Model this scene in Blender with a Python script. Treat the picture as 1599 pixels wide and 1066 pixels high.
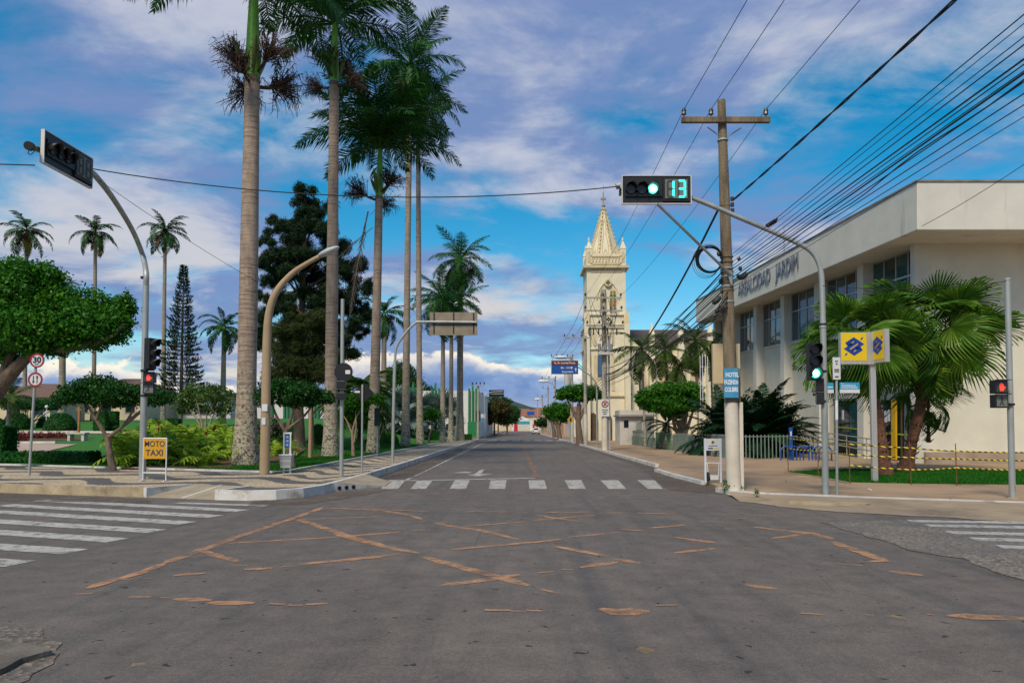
import bpy, math, random
import numpy as np
from mathutils import Vector, Matrix, Euler
random.seed(7)
for o in list(bpy.data.objects):
    bpy.data.objects.remove(o)
scene = bpy.context.scene
COL = scene.collection
PI = math.pi

# ------------------------------------------------------------------ camera
F = 1150.0                       # focal length in photograph pixels
PX0, PY0 = 806.0, 615.0          # optical axis in the photograph
TH = math.atan(52.0 / F)         # pitch up
EYE = 1.6
cam = bpy.data.cameras.new('camera')
cam.sensor_width = 36.0
cam.lens = 36.0 * F / 1599.0
cam.shift_x = -(PX0 - 799.5) / 1599.0
cam.shift_y = (PY0 - 533.0) / 1599.0
cam.clip_start = 0.1
cam.clip_end = 9000.0
camo = bpy.data.objects.new('camera', cam)
COL.objects.link(camo)
camo.location = (0, 0, EYE)
camo.rotation_euler = (PI / 2 + TH, 0, 0)
scene.camera = camo

# ------------------------------------------------------------------ light
SUN_EL, SUN_AZ = math.radians(50), math.radians(203)   # azimuth measured from +Y towards +X
world = bpy.data.worlds.new('World')
scene.world = world
world.use_nodes = True
SKY_STRENGTH = 0.13
sun = bpy.data.lights.new('sun', 'SUN')
sun.energy = 4.1
sun.angle = math.radians(14)
sun.color = (1.0, 0.88, 0.70)
suno = bpy.data.objects.new('sun', sun)
COL.objects.link(suno)
sd = Vector((math.sin(SUN_AZ) * math.cos(SUN_EL), math.cos(SUN_AZ) * math.cos(SUN_EL), math.sin(SUN_EL)))
suno.rotation_euler = sd.to_track_quat('Z', 'Y').to_euler()
vs = scene.view_settings
vs.view_transform = 'Standard'
vs.look = 'None'
vs.gamma = 1.0
vs.use_curve_mapping = False
vs.exposure = -0.14

def build_sky():
    nt = world.node_tree
    nt.nodes.clear()
    N, L = nt.nodes, nt.links
    def node(t, **k):
        n = N.new(t)
        for a, b in k.items():
            setattr(n, a, b)
        return n
    def math_(op, a, b=None, c=None, clamp=False):
        n = node('ShaderNodeMath', operation=op, use_clamp=clamp)
        for i, v in enumerate((a, b, c)):
            if v is None: continue
            if isinstance(v, (int, float)): n.inputs[i].default_value = v
            else: L.new(v, n.inputs[i])
        return n.outputs[0]
    def mix(f, a, b):
        n = node('ShaderNodeMix', data_type='RGBA')
        for k, v in ((0, f), (6, a), (7, b)):
            if isinstance(v, (int, float)): n.inputs[k].default_value = v
            elif isinstance(v, tuple): n.inputs[k].default_value = (*v, 1)
            else: L.new(v, n.inputs[k])
        return n.outputs[2]
    def sstep(v, a, b):
        n = node('ShaderNodeMapRange', interpolation_type='SMOOTHSTEP')
        L.new(v, n.inputs[0]); n.inputs[1].default_value = a; n.inputs[2].default_value = b
        return n.outputs[0]
    sky = node('ShaderNodeTexSky', sky_type='NISHITA')
    sky.sun_disc = False
    sky.sun_elevation = SUN_EL
    sky.sun_rotation = SUN_AZ
    sky.air_density = 1.0; sky.dust_density = 0.4; sky.ozone_density = 2.0
    hs = node('ShaderNodeHueSaturation')
    hs.inputs['Hue'].default_value = .482
    hs.inputs['Saturation'].default_value = 1.54
    hs.inputs['Value'].default_value = 1.12
    L.new(sky.outputs[0], hs.inputs['Color'])
    scl = node('ShaderNodeVectorMath', operation='SCALE')
    L.new(hs.outputs[0], scl.inputs[0]); scl.inputs['Scale'].default_value = SKY_STRENGTH
    tc = node('ShaderNodeTexCoord')
    sep = node('ShaderNodeSeparateXYZ')
    L.new(tc.outputs['Generated'], sep.inputs[0])
    x, y, z = sep.outputs
    zz = math_('MAXIMUM', math_('ADD', z, 0.20), 0.06)
    comb = node('ShaderNodeCombineXYZ')
    L.new(math_('DIVIDE', x, zz), comb.inputs[0]); L.new(math_('DIVIDE', y, zz), comb.inputs[1])
    def noise(vec, scale, detail, rough=.55, off=(0, 0, 0), st=(1, 1, 1), dist=0.0):
        mp = node('ShaderNodeMapping')
        mp.inputs['Location'].default_value = off
        mp.inputs['Scale'].default_value = st
        L.new(vec, mp.inputs[0])
        n = node('ShaderNodeTexNoise')
        n.inputs['Scale'].default_value = scale; n.inputs['Detail'].default_value = detail
        n.inputs['Roughness'].default_value = rough; n.inputs['Distortion'].default_value = dist
        L.new(mp.outputs[0], n.inputs['Vector'])
        return n.outputs['Fac']
    p = comb.outputs[0]
    big = noise(p, 0.62, 6, .52, (3.3, 1.2, 0), (1.0, 1.15, 1), .5)
    fine = noise(p, 2.4, 9, .60, (0.4, 7.7, 2), (1.0, 1.25, 1), .3)
    cov = math_('ADD', math_('MULTIPLY', big, .66), math_('MULTIPLY', fine, .38))
    mask = sstep(cov, .455, .58)
    lit = sstep(noise(p, 1.5, 8, .6, (9.1, 2.2, 5), (1, 1.2, 1), .3), .44, .62)
    ccol = mix(lit, (.22, .31, .59), (.64, .66, .77))
    warm = sstep(z, .34, .03)
    ccol = mix(math_('MULTIPLY', warm, math_('MULTIPLY', lit, .7)), ccol, (.96, .80, .62))
    c = mix(math_('MULTIPLY', mask, .90), scl.outputs[0], ccol)
    # cumulus bank low on the horizon
    az = math_('ARCTAN2', x, y)
    cb = node('ShaderNodeCombineXYZ')
    L.new(az, cb.inputs[0]); L.new(z, cb.inputs[1])
    hb = noise(cb.outputs[0], 3.3, 2, .4, (1.75, 0, 0))
    hd = noise(cb.outputs[0], 16, 8, .62, (4.2, 3, 0), (1, 1.6, 1))
    top = math_('ADD', math_('MULTIPLY', hb, .26), math_('MULTIPLY', hd, .085))
    dlt = math_('SUBTRACT', math_('SUBTRACT', top, .092), z)
    bm = sstep(dlt, 0.0, .006)
    rim = sstep(dlt, .034, .006)
    body = mix(sstep(hd, .35, .7), (.10, .22, .56), (.30, .42, .72))
    body = mix(math_('MULTIPLY', sstep(z, .055, .012), .75), body, (.50, .58, .74))
    bcol = mix(math_('MULTIPLY', rim, sstep(hd, .30, .52)), body, (1.15, 1.05, .88))
    c = mix(math_('MULTIPLY', bm, .93), c, bcol)
    bg = node('ShaderNodeBackground')
    bg.inputs['Strength'].default_value = 1.0
    L.new(c, bg.inputs[0])
    out = node('ShaderNodeOutputWorld')
    L.new(bg.outputs[0], out.inputs[0])
build_sky()

# ------------------------------------------------------------------ pixel helpers (photograph pixels -> points of the place)
def ray(px, py):
    dx = (px - PX0) / F; du = (PY0 - py) / F
    c, s = math.cos(TH), math.sin(TH)
    return Vector((dx, c - du * s, s + du * c))
def at(px, py, Y):
    if py == 0: py = 630.0        # only the sideways position is wanted
    r = ray(px, py)
    return Vector((0, 0, EYE)) + r * (Y / r.y)
def gr(px, py, z=0.0):
    r = ray(px, py)
    return Vector((0, 0, EYE)) + r * ((z - EYE) / r.z)
def sst(a, b, v):
    t = min(1, max(0, (v - a) / (b - a)))
    return t * t * (3 - 2 * t)
SW = 0.20
def gz(X, Y):                      # garden terrain: the square is level, the street falls away from it
    return SW + 0.02 + 0.039 * max(0.0, Y - 27.0) * sst(9.0, 17.0, -X)
def gx(px, py):
    r = ray(px, py)
    Y = 18.0
    while Y < 200:
        p = Vector((0, 0, EYE)) + r * (Y / r.y)
        if p.z <= gz(p.x, p.y): break
        Y += 0.1
    return p

# ------------------------------------------------------------------ materials
MATS = {}
def ntree(name):
    m = bpy.data.materials.new(name)
    m.use_nodes = True
    nt = m.node_tree
    b = nt.nodes['Principled BSDF']
    return m, nt, b
def lnk(nt, a, b): nt.links.new(a, b)
def tex(nt, kind, scale, coord='Object', st=(1, 1, 1), detail=5, rough=.55, off=(0, 0, 0), rot=(0, 0, 0)):
    tc = nt.nodes.new('ShaderNodeTexCoord')
    mp = nt.nodes.new('ShaderNodeMapping')
    mp.inputs['Scale'].default_value = st
    mp.inputs['Location'].default_value = off
    mp.inputs['Rotation'].default_value = rot
    lnk(nt, tc.outputs[coord], mp.inputs[0])
    n = nt.nodes.new(kind)
    n.inputs['Scale'].default_value = scale
    if kind == 'ShaderNodeTexNoise':
        n.inputs['Detail'].default_value = detail
        n.inputs['Roughness'].default_value = rough
    lnk(nt, mp.outputs[0], n.inputs['Vector'])
    return n
def ramp(nt, fac, stops):
    r = nt.nodes.new('ShaderNodeValToRGB')
    e = r.color_ramp.elements
    while len(e) < len(stops): e.new(.5)
    for k, (p, c) in enumerate(stops):
        e[k].position = p
        e[k].color = (*c, 1) if len(c) == 3 else c
    lnk(nt, fac, r.inputs[0])
    return r.outputs[0]
def mixc(nt, f, a, b, mode='MIX'):
    n = nt.nodes.new('ShaderNodeMix')
    n.data_type = 'RGBA'; n.blend_type = mode
    for k, v in ((0, f), (6, a), (7, b)):
        if isinstance(v, (int, float)): n.inputs[k].default_value = v
        elif isinstance(v, tuple): n.inputs[k].default_value = (*v, 1)
        else: lnk(nt, v, n.inputs[k])
    return n.outputs[2]
def mth(nt, op, a, b=None, clamp=False):
    n = nt.nodes.new('ShaderNodeMath'); n.operation = op; n.use_clamp = clamp
    for k, v in enumerate((a, b)):
        if v is None: continue
        if isinstance(v, (int, float)): n.inputs[k].default_value = v
        else: lnk(nt, v, n.inputs[k])
    return n.outputs[0]
def bump(nt, b, h, strength=.3, dist=.02):
    n = nt.nodes.new('ShaderNodeBump')
    n.inputs['Strength'].default_value = strength
    n.inputs['Distance'].default_value = dist
    lnk(nt, h, n.inputs['Height'])
    lnk(nt, n.outputs[0], b.inputs['Normal'])
def M(name, col, var=.25, scale=4, rough=.7, bmp=0.0, bscale=40, metal=0.0, dirt=None, st=(1, 1, 1), spec=.4):
    if name in MATS: return MATS[name]
    m, nt, b = ntree(name)
    n = tex(nt, 'ShaderNodeTexNoise', scale, st=st, detail=6, rough=.6)
    lo = tuple(c * (1 - var) for c in col); hi = tuple(min(1, c * (1 + var * .7)) for c in col)
    c = ramp(nt, n.outputs['Fac'], [(.3, lo), (.7, hi)])
    if dirt:
        n2 = tex(nt, 'ShaderNodeTexNoise', dirt[1], detail=8, rough=.68, off=(5, 3, 1), st=dirt[3] if len(dirt) > 3 else (1, 1, 1))
        f = ramp(nt, n2.outputs['Fac'], [(dirt[2], (0, 0, 0)), (dirt[2] + .18, (1, 1, 1))])
        c = mixc(nt, f, c, dirt[0])
    lnk(nt, c, b.inputs['Base Color'])
    b.inputs['Roughness'].default_value = rough
    b.inputs['Metallic'].default_value = metal
    b.inputs['Specular IOR Level'].default_value = spec
    if bmp:
        n3 = tex(nt, 'ShaderNodeTexNoise', bscale, detail=4)
        bump(nt, b, n3.outputs['Fac'], bmp)
    MATS[name] = m
    return m
def leafmat(name, c0, c1, c2, transl=.25, rough=.45):
    if name in MATS: return MATS[name]
    m, nt, b = ntree(name)
    g = nt.nodes.new('ShaderNodeNewGeometry')
    big = tex(nt, 'ShaderNodeTexNoise', .9, detail=2)
    f = mth(nt, 'ADD', mth(nt, 'MULTIPLY', g.outputs['Random Per Island'], .6), mth(nt, 'MULTIPLY', big.outputs['Fac'], .4))
    c = ramp(nt, f, [(.12, c0), (.5, c1), (.9, c2)])
    lnk(nt, c, b.inputs['Base Color'])
    b.inputs['Roughness'].default_value = rough
    b.inputs['Specular IOR Level'].default_value = .18
    tr = nt.nodes.new('ShaderNodeBsdfTranslucent')
    lnk(nt, c, tr.inputs[0])
    ms = nt.nodes.new('ShaderNodeMixShader')
    ms.inputs[0].default_value = transl
    lnk(nt, b.outputs[0], ms.inputs[1]); lnk(nt, tr.outputs[0], ms.inputs[2])
    lnk(nt, ms.outputs[0], nt.nodes['Material Output'].inputs[0])
    MATS[name] = m
    return m
def emis(name, col, s):
    if name in MATS: return MATS[name]
    m, nt, b = ntree(name)
    b.inputs['Base Color'].default_value = (*col, 1)
    b.inputs['Emission Color'].default_value = (*col, 1)
    b.inputs['Emission Strength'].default_value = s
    n = tex(nt, 'ShaderNodeTexNoise', 60)
    lnk(nt, ramp(nt, n.outputs['Fac'], [(.3, tuple(c * .9 for c in col)), (.7, col)]), b.inputs['Base Color'])
    MATS[name] = m
    return m

# ------------------------------------------------------------------ mesh helpers
def tag(o, label=None, cat=None, group=None, kind=None):
    if label: o['label'] = label
    if cat: o['category'] = cat
    if group: o['group'] = group
    if kind: o['kind'] = kind
    return o
def thing(name, loc, label, cat, group=None, rot=(0, 0, 0)):
    o = bpy.data.objects.new(name, None)
    o.empty_display_size = .3
    o.location = loc; o.rotation_euler = rot
    COL.objects.link(o)
    return tag(o, label, cat, group)
def link(name, me, parent=None, loc=(0, 0, 0), rot=(0, 0, 0), scl=(1, 1, 1)):
    o = bpy.data.objects.new(name, me)
    o.location = loc; o.rotation_euler = rot; o.scale = scl
    COL.objects.link(o)
    if parent: o.parent = parent
    return o
def smooth(me, ang=40):
    me.polygons.foreach_set('use_smooth', [True] * len(me.polygons))
    me.set_sharp_from_angle(angle=math.radians(ang))
class MB:
    def __init__(s): s.v = []; s.f = []
    def add(s, vs, fs):
        b = len(s.v); s.v += [tuple(p) for p in vs]; s.f += [tuple(i + b for i in f) for f in fs]
        return s
    def box(s, x0, x1, y0, y1, z0, z1, xf=None):
        vs = [(x, y, z) for z in (z0, z1) for y in (y0, y1) for x in (x0, x1)]
        if xf: vs = [xf @ Vector(p) for p in vs]
        return s.add(vs, [(0, 2, 3, 1), (4, 5, 7, 6), (0, 1, 5, 4), (2, 6, 7, 3), (0, 4, 6, 2), (1, 3, 7, 5)])
    def tube(s, pts, r, n=8, cap=True):
        pts = [Vector(p) for p in pts]
        rs = r if isinstance(r, (list, tuple)) else [r] * len(pts)
        vs = []; fs = []
        ref = None
        for i, p in enumerate(pts):
            t = (pts[min(i + 1, len(pts) - 1)] - pts[max(i - 1, 0)])
            if t.length < 1e-9: t = Vector((0, 0, 1))
            t.normalize()
            if ref is None:
                ref = Vector((1, 0, 0)) if abs(t.x) < .8 else Vector((0, 1, 0))
            u = (ref - t * ref.dot(t)); u.normalize(); ref = u
            w = t.cross(u)
            for k in range(n):
                a = 2 * PI * k / n
                vs.append(p + (u * math.cos(a) + w * math.sin(a)) * rs[i])
        for i in range(len(pts) - 1):
            for k in range(n):
                k2 = (k + 1) % n
                fs.append((i * n + k, i * n + k2, (i + 1) * n + k2, (i + 1) * n + k))
        if cap:
            fs.append(tuple(range(n - 1, -1, -1))); e = (len(pts) - 1) * n
            fs.append(tuple(range(e, e + n)))
        return s.add(vs, fs)
    def prism(s, poly, y0, y1, xf=None):          # polygon in x,z extruded along y (front is y0)
        n = len(poly)
        ar = sum(poly[i][0] * poly[(i + 1) % n][1] - poly[(i + 1) % n][0] * poly[i][1] for i in range(n))
        if ar < 0: poly = poly[::-1]
        vs = [(x, y0, z) for x, z in poly] + [(x, y1, z) for x, z in poly]
        if xf: vs = [xf @ Vector(p) for p in vs]
        fs = [tuple(range(n)), tuple(range(2 * n - 1, n - 1, -1))]
        for i in range(n):
            j = (i + 1) % n
            fs.append((i, i + n, j + n, j))
        return s.add(vs, fs)
    def slab(s, poly, z0, z1):                    # polygon in x,y extruded along z
        n = len(poly)
        ar = sum(poly[i][0] * poly[(i + 1) % n][1] - poly[(i + 1) % n][0] * poly[i][1] for i in range(n))
        if ar < 0: poly = poly[::-1]
        vs = [(p[0], p[1], z0) for p in poly] + [(p[0], p[1], z1) for p in poly]
        fs = [tuple(range(n - 1, -1, -1)), tuple(range(n, 2 * n))]
        for i in range(n):
            j = (i + 1) % n
            fs.append((i, j, j + n, i + n))
        return s.add(vs, fs)
    def sheet(s, poly):
        n = len(poly)
        ar = sum(poly[i][0] * poly[(i + 1) % n][1] - poly[(i + 1) % n][0] * poly[i][1] for i in range(n))
        if ar < 0: poly = poly[::-1]
        return s.add(poly, [tuple(range(n))])
    def ball(s, c, rx, ry=None, rz=None, n=12, m=8):
        ry = ry or rx; rz = rz or rx
        vs = [(c[0], c[1], c[2] - rz)]
        for i in range(1, m):
            a = -PI / 2 + PI * i / m
            for k in range(n):
                b = 2 * PI * k / n
                vs.append((c[0] + rx * math.cos(a) * math.cos(b), c[1] + ry * math.cos(a) * math.sin(b), c[2] + rz * math.sin(a)))
        vs.append((c[0], c[1], c[2] + rz))
        fs = []
        for k in range(n):
            fs.append((0, 1 + (k + 1) % n, 1 + k))
            e = 1 + (m - 2) * n
            fs.append((len(vs) - 1, e + k, e + (k + 1) % n))
        for i in range(m - 2):
            for k in range(n):
                k2 = (k + 1) % n
                fs.append((1 + i * n + k, 1 + i * n + k2, 1 + (i + 1) * n + k2, 1 + (i + 1) * n + k))
        return s.add(vs, fs)
    def mesh(s, name, mat, sm=False, ang=40):
        me = bpy.data.meshes.new(name)
        me.from_pydata(s.v, [], s.f)
        me.materials.append(mat)
        if sm: smooth(me, ang)
        return me
    def build(s, name, mat, parent=None, sm=False, loc=(0, 0, 0), rot=(0, 0, 0), bev=0, ang=40):
        o = link(name, s.mesh(name, mat, sm, ang), parent, loc, rot)
        if bev:
            md = o.modifiers.new('bevel', 'BEVEL'); md.width = bev; md.segments = 2; md.limit_method = 'ANGLE'
        return o
def np_mesh(name, V, Q, mat):
    """V (n,3) points, Q (m,k) faces with k corners"""
    me = bpy.data.meshes.new(name)
    V = np.ascontiguousarray(V, dtype=np.float32); Q = np.ascontiguousarray(Q, dtype=np.int32)
    m, k = Q.shape
    me.vertices.add(len(V)); me.vertices.foreach_set('co', V.ravel())
    me.loops.add(m * k); me.loops.foreach_set('vertex_index', Q.ravel())
    me.polygons.add(m)
    me.polygons.foreach_set('loop_start', np.arange(0, m * k, k, dtype=np.int32))
    me.update(calc_edges=True)
    me.materials.append(mat)
    return me
TXT = {}
def text_mesh(s, size, mat, bold=0.0, ext=0.004, align='CENTER', sx=1.0):
    """letters in the x,z plane facing -y"""
    cu = bpy.data.curves.new('lettering', 'FONT')
    cu.body = s; cu.size = size; cu.align_x = align; cu.align_y = 'CENTER'
    cu.extrude = ext; cu.offset = bold; cu.resolution_u = 3
    o = bpy.data.objects.new('lettering', cu)
    COL.objects.link(o)
    dg = bpy.context.evaluated_depsgraph_get()
    me = bpy.data.meshes.new_from_object(o.evaluated_get(dg))
    bpy.data.objects.remove(o)
    me.transform(Matrix.Rotation(PI / 2, 4, 'X') @ Matrix.Diagonal((sx, 1, 1, 1)))
    me.materials.clear(); me.materials.append(mat)
    return me
def smoothcurve(pts, n=6):
    pts = [Vector(p) for p in pts]
    out = []
    P = [pts[0] * 2 - pts[1]] + pts + [pts[-1] * 2 - pts[-2]]
    for i in range(1, len(P) - 2):
        for k in range(n):
            t = k / n
            a, b, c, d = P[i - 1], P[i], P[i + 1], P[i + 2]
            out.append(.5 * ((2 * b) + (c - a) * t + (2 * a - 5 * b + 4 * c - d) * t * t + (3 * b - a - 3 * c + d) * t ** 3))
    out.append(pts[-1])
    return out
# ------------------------------------------------------------------ surface materials
def asphalt():
    m, nt, b = ntree('asphalt')
    big = tex(nt, 'ShaderNodeTexNoise', .16, detail=5, rough=.6)
    c = ramp(nt, big.outputs['Fac'], [(.32, (.114, .099, .090)), (.55, (.134, .116, .104)), (.72, (.158, .137, .121))])
    # tyre streaks sweeping through the crossing
    st = tex(nt, 'ShaderNodeTexNoise', 1.0, detail=4, rough=.7, st=(1.7, .09, 1), rot=(0, 0, math.radians(-38)))
    c = mixc(nt, ramp(nt, st.outputs['Fac'], [(.50, (0, 0, 0)), (.68, (.6, .6, .6))]), c, (.074, .068, .065))
    st2 = tex(nt, 'ShaderNodeTexNoise', 1.0, detail=4, rough=.7, st=(2.1, .07, 1), rot=(0, 0, math.radians(3)), off=(4, 2, 0))
    c = mixc(nt, ramp(nt, st2.outputs['Fac'], [(.52, (0, 0, 0)), (.70, (.42, .42, .42))]), c, (.080, .073, .069))
    # pale dust
    du = tex(nt, 'ShaderNodeTexNoise', .33, detail=9, rough=.7, off=(11, 4, 0))
    c = mixc(nt, ramp(nt, du.outputs['Fac'], [(.56, (0, 0, 0)), (.74, (.38, .38, .38))]), c, (.23, .19, .15))
    # mottling and grit
    mo = tex(nt, 'ShaderNodeTexNoise', 2.6, detail=8, rough=.75, off=(6, 1, 0))
    c = mixc(nt, 1.0, c, ramp(nt, mo.outputs['Fac'], [(.30, (.72, .72, .73)), (.5, (1, 1, 1)), (.70, (1.28, 1.25, 1.2))]), 'MULTIPLY')
    gt = tex(nt, 'ShaderNodeTexNoise', 28, detail=3, rough=.8, off=(2, 2, 0))
    c = mixc(nt, 1.0, c, ramp(nt, gt.outputs['Fac'], [(.34, (.80, .80, .80)), (.5, (1, 1, 1)), (.68, (1.22, 1.20, 1.17))]), 'MULTIPLY')
    # stone chips
    gr1 = tex(nt, 'ShaderNodeTexNoise', 95, detail=3, rough=.7)
    c = mixc(nt, 1.0, c, ramp(nt, gr1.outputs['Fac'], [(.30, (.55, .55, .55)), (.5, (1, 1, 1)), (.72, (1.5, 1.46, 1.42))]), 'MULTIPLY')
    sp = tex(nt, 'ShaderNodeTexNoise', 7.5, detail=2, rough=.5, off=(2, 9, 0))
    c = mixc(nt, ramp(nt, sp.outputs['Fac'], [(.685, (0, 0, 0)), (.71, (.85, .85, .85))]), c, (.025, .024, .024))
    # cracks sealed with tar
    vo = tex(nt, 'ShaderNodeTexVoronoi', .22, off=(.3, .7, 0))
    vo.feature = 'DISTANCE_TO_EDGE'
    cr = ramp(nt, vo.outputs['Distance'], [(.0, (.42, .42, .42)), (.004, (.0, .0, .0))])
    c = mixc(nt, mth(nt, 'MULTIPLY', cr, ramp(nt, big.outputs['Fac'], [(.5, (0, 0, 0)), (.56, (1, 1, 1))])), c, (.04, .04, .042))
    lnk(nt, c, b.inputs['Base Color'])
    lnk(nt, ramp(nt, st.outputs['Fac'], [(.4, (.86, .86, .86)), (.7, (.66, .66, .66))]), b.inputs['Roughness'])
    b.inputs['Specular IOR Level'].default_value = .3
    n3 = tex(nt, 'ShaderNodeTexNoise', 130, detail=3)
    bump(nt, b, n3.outputs['Fac'], .55, .012)
    return m
def chips(name, ca, cb, scale=38):
    m, nt, b = ntree(name)
    v = tex(nt, 'ShaderNodeTexVoronoi', scale)
    c = ramp(nt, v.outputs['Color'], [(.15, ca), (.6, tuple((x + y) / 2 for x, y in zip(ca, cb))), (.9, cb)])
    n = tex(nt, 'ShaderNodeTexNoise', .8, detail=6)
    c = mixc(nt, ramp(nt, n.outputs['Fac'], [(.42, (0, 0, 0)), (.62, (.8, .8, .8))]), c, (.105, .10, .098))
    lnk(nt, c, b.inputs['Base Color'])
    b.inputs['Roughness'].default_value = .9
    bump(nt, b, v.outputs['Distance'], .8, .02)
    # ragged edge: the sheet breaks up into the asphalt below
    return m
def worn_paint(name, col, lo=.42, hi=.52, scale=3.2, st=(1, 1, 1), chip=.86):
    m, nt, b = ntree(name)
    n = tex(nt, 'ShaderNodeTexNoise', 1.2, detail=5)
    lnk(nt, ramp(nt, n.outputs['Fac'], [(.3, tuple(c * .78 for c in col)), (.7, col)]), b.inputs['Base Color'])
    b.inputs['Roughness'].default_value = .75
    w = tex(nt, 'ShaderNodeTexNoise', scale, detail=9, rough=.72, st=st, off=(3, 8, 0))
    f = tex(nt, 'ShaderNodeTexNoise', 70, detail=4, rough=.7)
    s = mth(nt, 'ADD', w.outputs['Fac'], mth(nt, 'MULTIPLY', f.outputs['Fac'], .18))
    a = ramp(nt, s, [(lo, (0, 0, 0)), (hi, (chip, chip, chip))])
    lnk(nt, a, b.inputs['Alpha'])
    return m
def mosaic(name, mode):
    m, nt, b = ntree(name)
    v = tex(nt, 'ShaderNodeTexVoronoi', 15)
    v.inputs['Randomness'].default_value = .7
    e = tex(nt, 'ShaderNodeTexVoronoi', 15)
    e.inputs['Randomness'].default_value = .7
    e.feature = 'DISTANCE_TO_EDGE'
    pos = v.inputs['Vector'].links[0].from_socket
    # each stone takes one colour: sample the wave at the stone's own centre
    sp = nt.nodes.new('ShaderNodeSeparateXYZ')
    lnk(nt, v.outputs['Position'], sp.inputs[0])
    X, Y = sp.outputs[0], sp.outputs[1]
    if mode == 0:     # along the street
        ph = mth(nt, 'ADD', mth(nt, 'MULTIPLY', Y, .50), mth(nt, 'MULTIPLY', mth(nt, 'SINE', mth(nt, 'MULTIPLY', X, 3.1)), .42))
        wv, th = ph, .19
    else:             # wide waves on the corner
        u = mth(nt, 'ADD', mth(nt, 'MULTIPLY', X, .94), mth(nt, 'MULTIPLY', Y, -.34))
        w = mth(nt, 'ADD', mth(nt, 'MULTIPLY', X, .34), mth(nt, 'MULTIPLY', Y, .94))
        wv = mth(nt, 'ADD', mth(nt, 'MULTIPLY', w, .52), mth(nt, 'MULTIPLY', mth(nt, 'SINE', mth(nt, 'MULTIPLY', u, 1.5)), .30))
        th = .20
    fr = mth(nt, 'FRACT', wv)
    dark = mth(nt, 'LESS_THAN', mth(nt, 'ABSOLUTE', mth(nt, 'SUBTRACT', fr, .5)), th)
    light = ramp(nt, v.outputs['Color'], [(.1, (.40, .30, .18)), (.5, (.56, .44, .28)), (.9, (.68, .56, .40))])
    dk = ramp(nt, v.outputs['Color'], [(.1, (.055, .055, .058)), (.9, (.13, .125, .12))])
    c = mixc(nt, dark, light, dk)
    dn = tex(nt, 'ShaderNodeTexNoise', .9, detail=7, rough=.65)
    c = mixc(nt, ramp(nt, dn.outputs['Fac'], [(.5, (0, 0, 0)), (.75, (.55, .55, .55))]), c, (.21, .17, .13))
    g = ramp(nt, e.outputs['Distance'], [(.02, (1, 1, 1)), (.10, (0, 0, 0))])
    c = mixc(nt, mth(nt, 'MULTIPLY', g, .7), c, (.11, .09, .07))
    lnk(nt, c, b.inputs['Base Color'])
    b.inputs['Roughness'].default_value = .75
    bump(nt, b, ramp(nt, e.outputs['Distance'], [(.0, (0, 0, 0)), (.12, (1, 1, 1))]), .6, .012)
    return m
def striped(name, ca, cb, scale, axis='x'):
    m, nt, b = ntree(name)
    tc = nt.nodes.new('ShaderNodeTexCoord')
    sp = nt.nodes.new('ShaderNodeSeparateXYZ')
    lnk(nt, tc.outputs['Object'], sp.inputs[0])
    v = mth(nt, 'ADD', mth(nt, 'ADD', sp.outputs[0], mth(nt, 'MULTIPLY', sp.outputs[1], .6)), sp.outputs[2])
    f = mth(nt, 'GREATER_THAN', mth(nt, 'FRACT', mth(nt, 'MULTIPLY', v, scale)), .5)
    lnk(nt, mixc(nt, f, ca, cb), b.inputs['Base Color'])
    b.inputs['Roughness'].default_value = .5
    return m
def trunk_mat(name, col, lichen, ring=9.0):
    m, nt, b = ntree(name)
    n = tex(nt, 'ShaderNodeTexNoise', 3, detail=6, st=(1.2, 1.2, .5))
    c = ramp(nt, n.outputs['Fac'], [(.3, tuple(x * .7 for x in col)), (.7, tuple(x * 1.15 for x in col))])
    wv = tex(nt, 'ShaderNodeTexNoise', 1.0, detail=4, rough=.6, st=(.9, .9, ring))
    c = mixc(nt, ramp(nt, wv.outputs['Fac'], [(.53, (0, 0, 0)), (.63, (.8, .8, .8))]), c, tuple(x * .42 for x in col))
    vs_ = tex(nt, 'ShaderNodeTexNoise', 7.0, detail=6, rough=.7, st=(1.6, 1.6, .12), off=(3, 3, 3))
    c = mixc(nt, ramp(nt, vs_.outputs['Fac'], [(.5, (0, 0, 0)), (.72, (.5, .5, .5))]), c, (.17, .105, .08))
    # lichen crust, thick near the ground
    li = tex(nt, 'ShaderNodeTexNoise', 8.5, detail=9, rough=.75, off=(7, 1, 3))
    tc = nt.nodes.new('ShaderNodeTexCoord'); sp = nt.nodes.new('ShaderNodeSeparateXYZ')
    lnk(nt, tc.outputs['Object'], sp.inputs[0])
    zz = nt.nodes.new('ShaderNodeMapRange')
    zz.inputs[1].default_value = 0; zz.inputs[2].default_value = lichen; zz.inputs[3].default_value = .10; zz.inputs[4].default_value = -.16
    lnk(nt, sp.outputs[2], zz.inputs[0])
    lf = mth(nt, 'ADD', li.outputs['Fac'], zz.outputs[0])
    c = mixc(nt, ramp(nt, lf, [(.50, (0, 0, 0)), (.57, (.85, .85, .85))]), c, (.40, .38, .27))
    dk = tex(nt, 'ShaderNodeTexNoise', 10, detail=8, rough=.72, off=(1, 5, 9))
    df = mth(nt, 'ADD', dk.outputs['Fac'], mth(nt, 'MULTIPLY', zz.outputs[0], .7))
    c = mixc(nt, ramp(nt, df, [(.565, (0, 0, 0)), (.61, (.9, .9, .9))]), c, (.035, .03, .025))
    lnk(nt, c, b.inputs['Base Color'])
    b.inputs['Roughness'].default_value = .85
    bump(nt, b, mth(nt, 'ADD', wv.outputs['Fac'], mth(nt, 'MULTIPLY', li.outputs['Fac'], .6)), .9, .04)
    return m

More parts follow.
